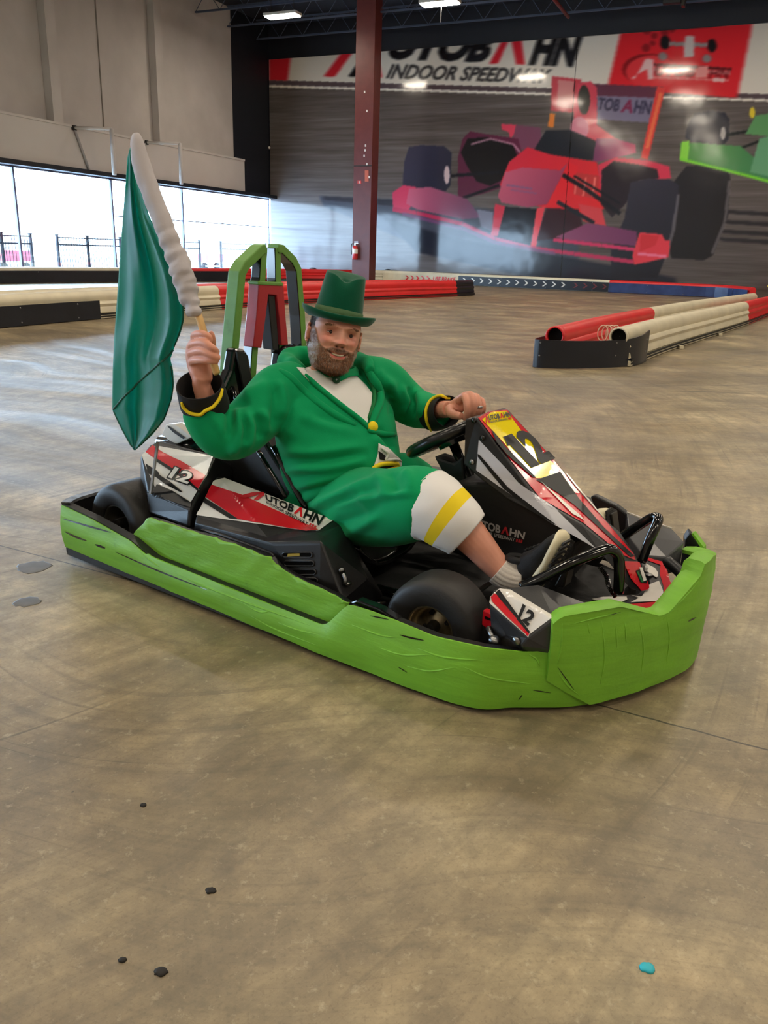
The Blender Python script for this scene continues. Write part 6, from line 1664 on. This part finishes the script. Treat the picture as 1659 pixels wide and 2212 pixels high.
# ---------------- jacket
jk = MB()
rows = [(P(748, 1075, .50), .180, .150, Wd, Dd), (P(738, 1030, .49), .196, .165, Wd, Dd), (P(734, 985, .48), .203, .170, Wd, Dd), (P(728, 935, .485), .208, .158, Wd, Dd), (P(718, 885, .495), .214, .136, Wd, Dd), (P(712, 850, .505), .205, .120, Wd, Dd), (P(708, 822, .515), .150, .095, Wd, Dd), (P(706, 800, .52), .095, .08, Wd, Dd)]
ringed(jk, rows, 5, 36, 2.2)
jk.tube([P(640, 835, .42), P(603, 850, .345), P(560, 893, .255), P(510, 938, .165), P(474, 938, .120), P(450, 908, .100), P(442, 882, .098)], [.085, .090, .083, .076, .070, .068, .067], 26, 5)
jk.tube([P(775, 818, .60), P(826, 830, .70), P(862, 858, .765), P(895, 880, .80), P(925, 888, .775), P(950, 894, .73)], [.080, .086, .078, .070, .062, .058], 26, 5)
jm = remesh(jk, .0065, 7)
Q8 = lambda cx, cy: (370 + cx / 2.404, 660 + cy / 2.404)
def Q(*l): return [Q8(*p) for p in l]
rough(jm, .004, 7)
folds(jm, [(Q((330, 520), (355, 620), (340, 720), (290, 775)), .010, 7), (Q((385, 540), (415, 620), (405, 690), (370, 760)), .009, 7), (Q((450, 540), (500, 600), (505, 680)), .008, 8), (Q((300, 520), (310, 600), (280, 700)), -.008, 7), (Q((365, 560), (385, 650), (370, 720)), -.008, 6), (Q((430, 560), (455, 620), (450, 700)), -.007, 7),
           (Q((545, 380), (575, 480), (560, 600)), .008, 9), (Q((520, 390), (545, 480), (535, 580), (500, 680)), -.010, 7), (Q((360, 470), (440, 440), (520, 400)), .006, 9), (Q((270, 500), (330, 510), (420, 500)), -.006, 7), (Q((180, 480), (200, 560), (260, 640), (300, 700)), .005, 8),
           (Q((560, 760), (760, 770), (1040, 730)), .008, 9), (Q((560, 790), (760, 800), (1040, 760)), -.007, 8), (Q((580, 850), (800, 850), (1030, 800)), .008, 9), (Q((590, 885), (800, 880), (1020, 840)), -.007, 8), (Q((640, 950), (820, 900), (1010, 870)), .010, 9), (Q((640, 980), (820, 930), (990, 890)), -.008, 8), (Q((660, 1010), (800, 960), (900, 930)), .008, 8),
           (Q((640, 560), (800, 620), (1000, 650)), .006, 9), (Q((720, 560), (860, 610), (1000, 640)), -.005, 8), (Q((640, 480), (640, 600), (600, 700)), .005, 10),
           (Q((1090, 400), (1130, 420), (1200, 520)), .008, 7), (Q((1110, 430), (1150, 500), (1150, 590)), -.008, 6), (Q((1170, 410), (1220, 480), (1210, 580)), .009, 7), (Q((1210, 420), (1260, 500), (1260, 600)), -.008, 6), (Q((1250, 430), (1290, 500), (1290, 600)), .008, 7), (Q((1060, 330), (1100, 380), (1180, 420)), .006, 8), (Q((1060, 620), (1120, 700), (1160, 760)), -.008, 7), (Q((1040, 660), (1100, 740), (1170, 800)), .008, 7)])
jacket = link('jacket', jm, man, [FLEECE], True)
bj = bvh_of(jacket)
def sdec(polys, name, mat, parent, bvh=None, off=.003, th=.003, step=8, conv=Q8):
    m = MB(); decal(m, bvh or bj, [[conv(*p) for p in q] for q in polys], 0, off, step)
    o = m.build(name, [mat], parent, smooth=True); s = o.modifiers.new('t', 'SOLIDIFY'); s.thickness = th; s.offset = 0; return o
shirt = sdec([[(650, 325), (720, 330), (800, 350), (860, 330), (960, 370), (1010, 420), (1040, 460), (1035, 520), (1015, 610), (985, 605), (900, 545), (800, 470), (730, 410), (680, 360)]], 'shirt', WFLEECE, man)
def ropept(pts, name, r, mat, parent, offs=.004, bv_=None, sub=5, conv=Q8, fl=1.0):
    q = smooth_path([conv(*p) for p in pts], sub); P_ = [hit(bv_ or bj, a, b, offs) for a, b in q]; P_ = [p for p in P_ if p is not None]
    rr = [r * (.45 + .55 * math.sin(math.pi * min(1, (i + 1) / 6) / 2) * math.sin(math.pi * min(1, (len(P_) - i) / 6) / 2)) for i in range(len(P_))]
    return MB().tube(P_, rr, 10, flat=fl).build(name, [mat], parent, smooth=True)
ropept([(690, 360), (745, 410), (810, 465), (900, 535), (985, 600), (1030, 645)], 'lapel_edge', .0085, FLEECE, jacket, .004)
ropept([(560, 330), (620, 370), (690, 440), (760, 500), (860, 570), (960, 620)], 'hood_fold', .013, FLEECE, jacket, -.005)
ropept([(1000, 300), (1040, 360), (1075, 430), (1080, 500), (1055, 560), (1030, 640)], 'lapel_edge', .014, FLEECE, jacket, .004)
ropept([(1015, 350), (1045, 420), (1048, 500), (1020, 590)], 'lapel_facing', .007, pbr('dark_fleece', (14, 116, 60), .9), jacket, .004)
ropept([(1020, 650), (1080, 665), (1160, 670)], 'jacket_flap', .010, FLEECE, jacket, .003)
# hood lying round the neck
m = MB(); hd = [P(*p) for p in ((648, 800, .44), (628, 786, .46), (618, 780, .52), (640, 770, .60), (700, 765, .66), (760, 775, .66), (790, 782, .62), (800, 800, .58))]
m.tube(hd, [.018, .028, .032, .036, .036, .030, .024, .016], 16, 6); hm = remesh(m, .006, 4); rough(hm, .010, 15)
link('hood', hm, jacket, [FLEECE], True)
# bow tie
bt = MB()
kc = hit(bj, *Q8(848, 398), .016); 
def lobe(pts, th, name):
    P_ = [hit(bj, *Q8(*p), .012) or kc for p in pts]; c = sum((p for p in P_), Vector()) / len(P_); n = (OL - c).normalized()
    m = MB(); N_ = len(P_); m.loft([[p + n * .001 for p in P_], [c + (p - c) * .97 + n * th * .6 for p in P_], [c + (p - c) * .6 + n * th for p in P_]])
    return m.build(name, [FLEECE], bowt, smooth=True)
bowt = empty('bow_tie', (0, 0, 0)); bowt.parent = man
lobe([(850, 385), (900, 350), (930, 325), (975, 322), (980, 345), (962, 375), (920, 378), (870, 405)], .012, 'right_loop')
lobe([(845, 390), (800, 380), (752, 352), (745, 335), (760, 325), (820, 360)], .012, 'left_loop')
kn = MB().ball(kc, .013, 12).build('knot', [pbr('dark_green_knot', (10, 66, 40), .8)], bowt, smooth=True)
MB().ball(kc + (OL - kc).normalized() * .012, .003, 8).build('pin', [STEEL], kn, smooth=True)
bc = hit(bj, *Q8(1038, 638), .010)
bn = (OL - bc).normalized()
MB().lathe([(.001, -.006), (.015, -.006), (.018, 0), (.014, .006), (.001, .008)], bc, (bn + Vector((.5, .2, .1))).normalized(), 24).build('jacket_button', [YFLEECE], jacket, smooth=True)
# belt showing below the jacket
sdec([[(1075, 715), (1120, 740), (1175, 790), (1200, 830), (1130, 860), (1010, 870), (1050, 830), (1070, 770)]], 'shirt_front', WFLEECE, man, off=.004)
belt = sdec([[(1070, 755), (1085, 762), (1120, 790), (1110, 805), (1075, 800)], [(1060, 845), (1140, 815), (1150, 850), (1060, 862)]], 'belt', BFLEECE, man, off=.008)
ropept([(1020, 862), (1055, 832), (1100, 822), (1150, 818), (1160, 838), (1120, 850), (1065, 868), (1030, 872)], 'buckle', .007, YFLEECE, belt, .012)
ropept([(1085, 735), (1120, 765), (1105, 800), (1150, 790), (1180, 810)], 'white_edge', .005, WFLEECE, belt, .010)
# cuffs
def cuff(c0, c1, r0, r1, name, lean=1.0, up=(0, 0, 1)):
    """turned back black cuff with yellow piping at its root"""
    ax = (c1 - c0).normalized(); L_ = (c1 - c0).length
    m = MB().lathe([(r0, 0), (r0 * 1.03, L_ * .1), (r1, L_), (r1 * .99, L_ * 1.03), (r1 * .94, L_ * 1.02), (r0 * .80, L_ * .15), (r0 * .7, .004), (.001, .004)], c0, ax, 40, up=up)
    v = m.v; m.v = [tuple(Vector(p) + Vector((noise.noise(Vector(p) * 8), noise.noise(Vector(p) * 8 + Vector((5, 5, 5))), noise.noise(Vector(p) * 8 + Vector((9, 2, 4))))) * .006) for p in v]
    o = m.build(name, [BFLEECE], man, smooth=True)
    return o
c1_ = cuff(P(441, 878, .098), P(431, 830, .062), .0700, .0685, 'cuff', up=(0, 0, 1))
c2_ = cuff(P(938, 896, .745), P(966, 888, .69), .056, .052, 'cuff')
bc_ = bvh_of(jacket, c1_, c2_)
bc_ = bvh_of(jacket, c1_, c2_)
ropept([(58, 500), (70, 528), (100, 554), (150, 562), (176, 542), (216, 520), (246, 478), (260, 432)], 'yellow_piping', .0052, YFLEECE, c1_, .004, bc_)
ropept([(1450, 476), (1395, 474), (1350, 496), (1328, 545), (1332, 600), (1350, 646)], 'yellow_piping', .0052, YFLEECE, c2_, .004, bc_)
# ---------------- trousers
tr = MB()
tr.tube([P(690, 1080, .50), P(740, 1088, .43), P(830, 1098, .35), P(905, 1086, .31), P(936, 1096, .307)], [.125, .130, .118, .108, .099], 30, 6)
tr.tube([P(760, 1075, .56), Vector((.95, .70, .30)), lk - Vector((.07, .01, .0)), lk + Vector((.03, .01, 0))], [.12, .115, .085, .078], 26, 6)
ringed(tr, [(P(720, 1130, .50), .15, .13, Wd, Dd), (P(730, 1080, .50), .19, .16, Wd, Dd), (P(738, 1045, .49), .18, .15, Wd, Dd)], 4, 30)
tm = remesh(tr, .0065, 7); rough(tm, .004, 7)
folds(tm, [(Q((700, 1060), (900, 980), (1100, 890)), .010, 8), (Q((720, 1085), (900, 1010), (1080, 930)), -.007, 7), (Q((760, 1060), (960, 1020), (1150, 985), (1290, 975)), .006, 5), (Q((880, 1220), (960, 1160), (1100, 1080)), .007, 9), (Q((820, 1140), (960, 1100), (1100, 1040)), -.006, 9), (Q((1050, 860), (1100, 920), (1120, 1000)), .007, 8), (Q((1120, 850), (1160, 910), (1170, 990)), -.006, 8), (Q((1200, 850), (1240, 900), (1240, 980)), .006, 8), (Q((930, 960), (1000, 1000), (1040, 1100)), .005, 9)])
trousers = link('trousers', tm, man, [FLEECE], True)
# wide white hem with yellow band
def hem(pts, rad, name, bands, open_in=.86):
    A = smooth_path([list(p) + [r] for p, r in zip(pts, rad)], 10); n = 44; rings = []
    for i, a in enumerate(A):
        c = Vector(a[:3]); d = Vector(A[min(i + 1, len(A) - 1)][:3]) - Vector(A[max(i - 1, 0)][:3]); x, y, d = frame_basis(d); ring = []
        for k in range(n):
            an = 2 * math.pi * k / n; r = a[3] * (1 + .045 * math.sin(3 * an + 1) * i / len(A) + .03 * noise.noise(Vector((math.cos(an) * 2, math.sin(an) * 2, i * .12))))
            ring.append(c + (x * math.cos(an) + y * math.sin(an)) * r)
        rings.append(ring)
    N_ = len(rings); c = Vector(A[-1][:3])
    inner = [[c2 + (p - c2) * open_in for p in r] for r, c2 in ((rings[i], Vector(A[i][:3])) for i in range(N_ - 1, N_ // 2, -1))]
    lip = [[c + (p - c) * .97 + (c - Vector(A[-2][:3])).normalized() * .004 for p in rings[-1]]]
    allr = rings + lip + inner
    m = MB(); m.loft(allr, cap=True, mis=lambda i, j: 1 if (i < N_ and bands[0] <= i / (N_ - 1) <= bands[1]) else 0)
    return m.build(name, [WFLEECE, YFLEECE], man, smooth=True)
hem([P(926, 1090, .308), P(945, 1100, .305), P(978, 1124, .312), P(1008, 1150, .325)], [.104, .098, .088, .076], 'trouser_hem', (.47, .64))
hem([lk + Vector((-.01, .01, 0)), lk + Vector((.07, .015, -.02)), lk + Vector((.14, .02, -.05))], [.085, .088, .085], 'trouser_hem', (.47, .64))
# ---------------- socks and shoes
SOCK = pbr('white_sock', (214, 206, 196), .9, bump=.5, bscale=200, bdist=.002, stretch=(1, 1, 1))
def sock(pts, rad):
    A = smooth_path([list(p) + [r] for p, r in zip(pts, rad)], 8); m = MB(); n = 60; rings = []; px_ = None
    for i, a in enumerate(A):
        c = Vector(a[:3]); d = Vector(A[min(i + 1, len(A) - 1)][:3]) - Vector(A[max(i - 1, 0)][:3]); x, y, d = frame_basis(d)
        rings.append([c + (x * math.cos(q) + y * math.sin(q)) * (a[3] + .0016 * math.cos(q * 20)) for q in [2 * math.pi * k / n for k in range(n)]])
    m.loft(rings); return m.build('sock', [SOCK], man, smooth=True)
sock([P(1078, 1229, .352), P(1092, 1240, .357), P(1112, 1248, .365), P(1130, 1250, .372)], [.043, .044, .042, .042])
SHOE = pbr('black_shoe_knit', (16, 16, 18), .7, bump=.5, bscale=300, bdist=.001); SOLE = pbr('cream_sole', (224, 214, 180), .5)
def shoe(heel, toe, ankle, across, name, width=.048):
    """heel and toe: underside ends; ankle: centre of the opening"""
    ax = (toe - heel); L_ = ax.length; ax.normalize(); up = (ankle - heel) - ax * (ankle - heel).dot(ax); up.normalize(); sd = across
    sd = (sd - ax * sd.dot(ax) - up * sd.dot(up)).normalized()
    def ring(f, w0, z0, z1, n=20, sq=2.6):
        c = heel + ax * (L_ * f); out = []
        for k in range(n):
            a = 2 * math.pi * k / n; x, y = math.cos(a), math.sin(a); x = math.copysign(abs(x) ** (2 / sq), x); y = math.copysign(abs(y) ** (2 / sq), y)
            out.append(c + sd * x * w0 + up * ((z0 + z1) / 2 + y * (z1 - z0) / 2))
        return out
    r = empty('shoe', (0, 0, 0)); r.parent = man
    W_ = width
    upper = MB().loft([ring(.02, W_ * .45, .02, .055), ring(.08, W_ * .70, .016, .080), ring(.2, W_ * .80, .015, .092), ring(.36, W_ * .80, .015, .088), ring(.5, W_ * .86, .015, .070), ring(.65, W_ * .97, .014, .056), ring(.8, W_ * .98, .014, .047), ring(.92, W_ * .80, .014, .038), ring(.985, W_ * .42, .016, .028)])
    upper.build('upper', [SHOE], r, smooth=True)
    sl = MB().loft([ring(-.01, W_ * .40, .004, .026), ring(.04, W_ * .74, .0, .030), ring(.2, W_ * .88, .0, .028), ring(.45, W_ * .84, .0, .024), ring(.65, W_ * 1.03, .0, .024), ring(.85, W_ * 1.0, .004, .026), ring(.96, W_ * .74, .010, .032), ring(1.01, W_ * .40, .018, .034)])
    s_ = sl.build('midsole', [SOLE], r, smooth=True)
    o = MB()
    for f in np.linspace(.1, .9, 9):
        c = heel + ax * (L_ * f) - up * .001; o.prism([c - sd * W_ * .7 - ax * .006, c - ax * .0 - sd * 0 + ax * .004, c + sd * W_ * .7 - ax * .006, c + sd * W_ * .7 + ax * .003, c + ax * .013, c - sd * W_ * .7 + ax * .003], -up * .005)
    o.build('outsole_tread', [BLKM], s_)
    l = MB()
    for f in (.42, .48, .54, .60): c = heel + ax * (L_ * f) + up * (.092 - (f - .36) * .13); l.tube([c - sd * W_ * .4, c + up * .004, c + sd * W_ * .4], .003, 6)
    l.build('laces', [BLKM], r)
    c = heel + ax * (L_ * .2) + up * .092
    MB().lathe([(.034, -.01), (.040, -.004), (.041, .006), (.035, .010)], c, (ankle - c).normalized() if (ankle - c).length > .01 else up, 24, loop=True).build('collar', [SHOE], r, smooth=True)
    return r
shoe(P(1166, 1272, .36), P(1232, 1160, .385), P(1118, 1238, .37), Vector((.2, 1, .1)), 'shoe')
shoe(P(1322, 1170, .80), P(1318, 1098, .82), Vector((1.55, .82, .19)), Vector((0.1, 1, 0)), 'shoe', .044)
# ring on the finger
rp_ = P(1035, 880, .620); MB().lathe([(.0098, -.003), (.0110, -.003), (.0110, .003), (.0098, .003)], rp_, (P(1033, 890, .624) - P(1032, 868, .628)), 20, loop=True).build('finger_ring', [STEEL], man, smooth=True)

# ================================================================== THE FLAG
TFL = .080
base = K(469, 808, t=TFL)
flag = empty('flag', kw(base), KANG, 'green racing flag on a wooden stick with grey sleeve, held up in the raised hand', 'flag')
def Fp(px, py, t=TFL): return K(px, py, t=t) - base
WOOD = pbr('pale_wood', (216, 176, 112), .5, bump=.2, bscale=60, var=.18, vscale=30, stretch=(1, 1, .2))
MB().tube([Fp(469, 808), Fp(468, 806), Fp(430, 685), Fp(350, 455), Fp(292, 292)], [.0088, .0108, .0108, .0105, .0095], 14).build('stick', [WOOD], flag, smooth=True)
SLV = pbr('grey_casing', (186, 180, 182), .8, bump=.4, bscale=90, bdist=.002)
sm = MB(); sp = [(291, 288, .010), (294, 310, .020), (308, 370, .029), (330, 430, .029), (349, 480, .030), (368, 530, .031), (384, 570, .033), (395, 605, .034), (405, 640, .031), (415, 668, .026), (417, 682, .021)]
sm.tube([Fp(x + 2, y, TFL - .006) for x, y, r in sp], [r for _, _, r in sp], 28, 8, flat=.85)
sme = remesh(sm, .0045, 2)
v = getv(sme); n = getn(sme); d = []
a0, a1 = Fp(291, 288), Fp(415, 682); axs = (a1 - a0).normalized()
for p in v:
    q = Vector(p) - a0; s_ = q.dot(axs); k_ = min(1, max(0, (s_ - .22) / .2)); d.append((.004 + .0 * k_) * noise.noise(q * 22) + k_ * .010 * noise.noise(Vector((q.x * 16, q.y * 16, q.z * 8)) + axs * s_ * 46) )
setv(sme, v + n * np.array(d)[:, None]); link('pole_casing', sme, flag, [SLV], True)
fm = bpy.data.materials.new('flag_cloth'); fm.use_nodes = True; nt = fm.node_tree; nt.nodes.clear()
oo = nt.nodes.new('ShaderNodeOutputMaterial'); df = nt.nodes.new('ShaderNodeBsdfPrincipled'); tl = nt.nodes.new('ShaderNodeBsdfTranslucent'); mx = nt.nodes.new('ShaderNodeMixShader')
cc = lin((10, 128, 108)); df.inputs['Base Color'].default_value = (*cc, 1); df.inputs['Roughness'].default_value = .42; df.inputs['Sheen Weight'].default_value = .2; tl.inputs[0].default_value = (*lin((30, 196, 180)), 1); mx.inputs[0].default_value = .6  # bluish window light put into both colours of the green cloth
nt.links.new(df.outputs[0], mx.inputs[1]); nt.links.new(tl.outputs[0], mx.inputs[2]); nt.links.new(mx.outputs[0], oo.inputs[0])
Lx = [(318, 282), (340, 276), (420, 270), (520, 262), (620, 255), (720, 248), (800, 244), (885, 243), (925, 262), (972, 289)]
Rx = [(318, 288), (400, 300), (470, 324), (530, 354), (590, 380), (640, 396), (690, 398), (720, 390), (750, 377), (775, 368), (800, 374), (830, 376), (860, 372), (905, 356), (940, 328), (972, 292)]
NY, NX = 120, 40; rows = []
for i in range(NY):
    y = 318 + (972 - 318) * i / (NY - 1); xl = float(np.interp(y, [p[0] for p in Lx], [p[1] for p in Lx])); xr = float(np.interp(y, [p[0] for p in Rx], [p[1] for p in Rx])); row = []
    g = min(1, i / 30)
    for j in range(NX):
        u = j / (NX - 1); x = xl + (xr - xl) * u
        amp = .030 * g * math.sin(math.pi * min(1, max(0, 1.15 - u))) 
        dep = amp * (math.sin(u * 9.5 + y * .0035 + .6) + .45 * math.sin(u * 19 - y * .006)) + .006 * noise.noise(Vector((u * 4, y * .012, 3)))
        row.append(Fp(x, y, TFL + .012 + dep))
    rows.append(row)
cl = MB().loft(rows, closed=False, cap=False).build('cloth', [fm], flag, smooth=True, recalc=False)
sd = cl.modifiers.new('t', 'SOLIDIFY'); sd.thickness = .0012
DG = pbr('flag_hem', (8, 84, 66), .6)
bvc = BVHTree.FromPolygons([tuple(v.co + base) for v in cl.data.vertices], [tuple(p.vertices) for p in cl.data.polygons])
def seam(pts, name, r=.0022):
    q = smooth_path(pts, 6); P_ = [hit(bvc, a, b, .002) for a, b in q]; P_ = [p - base for p in P_ if p is not None]
    if len(P_) > 3: MB().tube(P_, r, 6).build(name, [DG], cl, smooth=True)
seam([(374, 755), (345, 785), (312, 815), (280, 845), (246, 884)], 'hem', .0035)
seam([(246, 888), (262, 922), (289, 966), (326, 936), (354, 902), (370, 858), (374, 825), (368, 790)], 'hem')
seam([(396, 650), (396, 690), (386, 725), (376, 748)], 'hem')
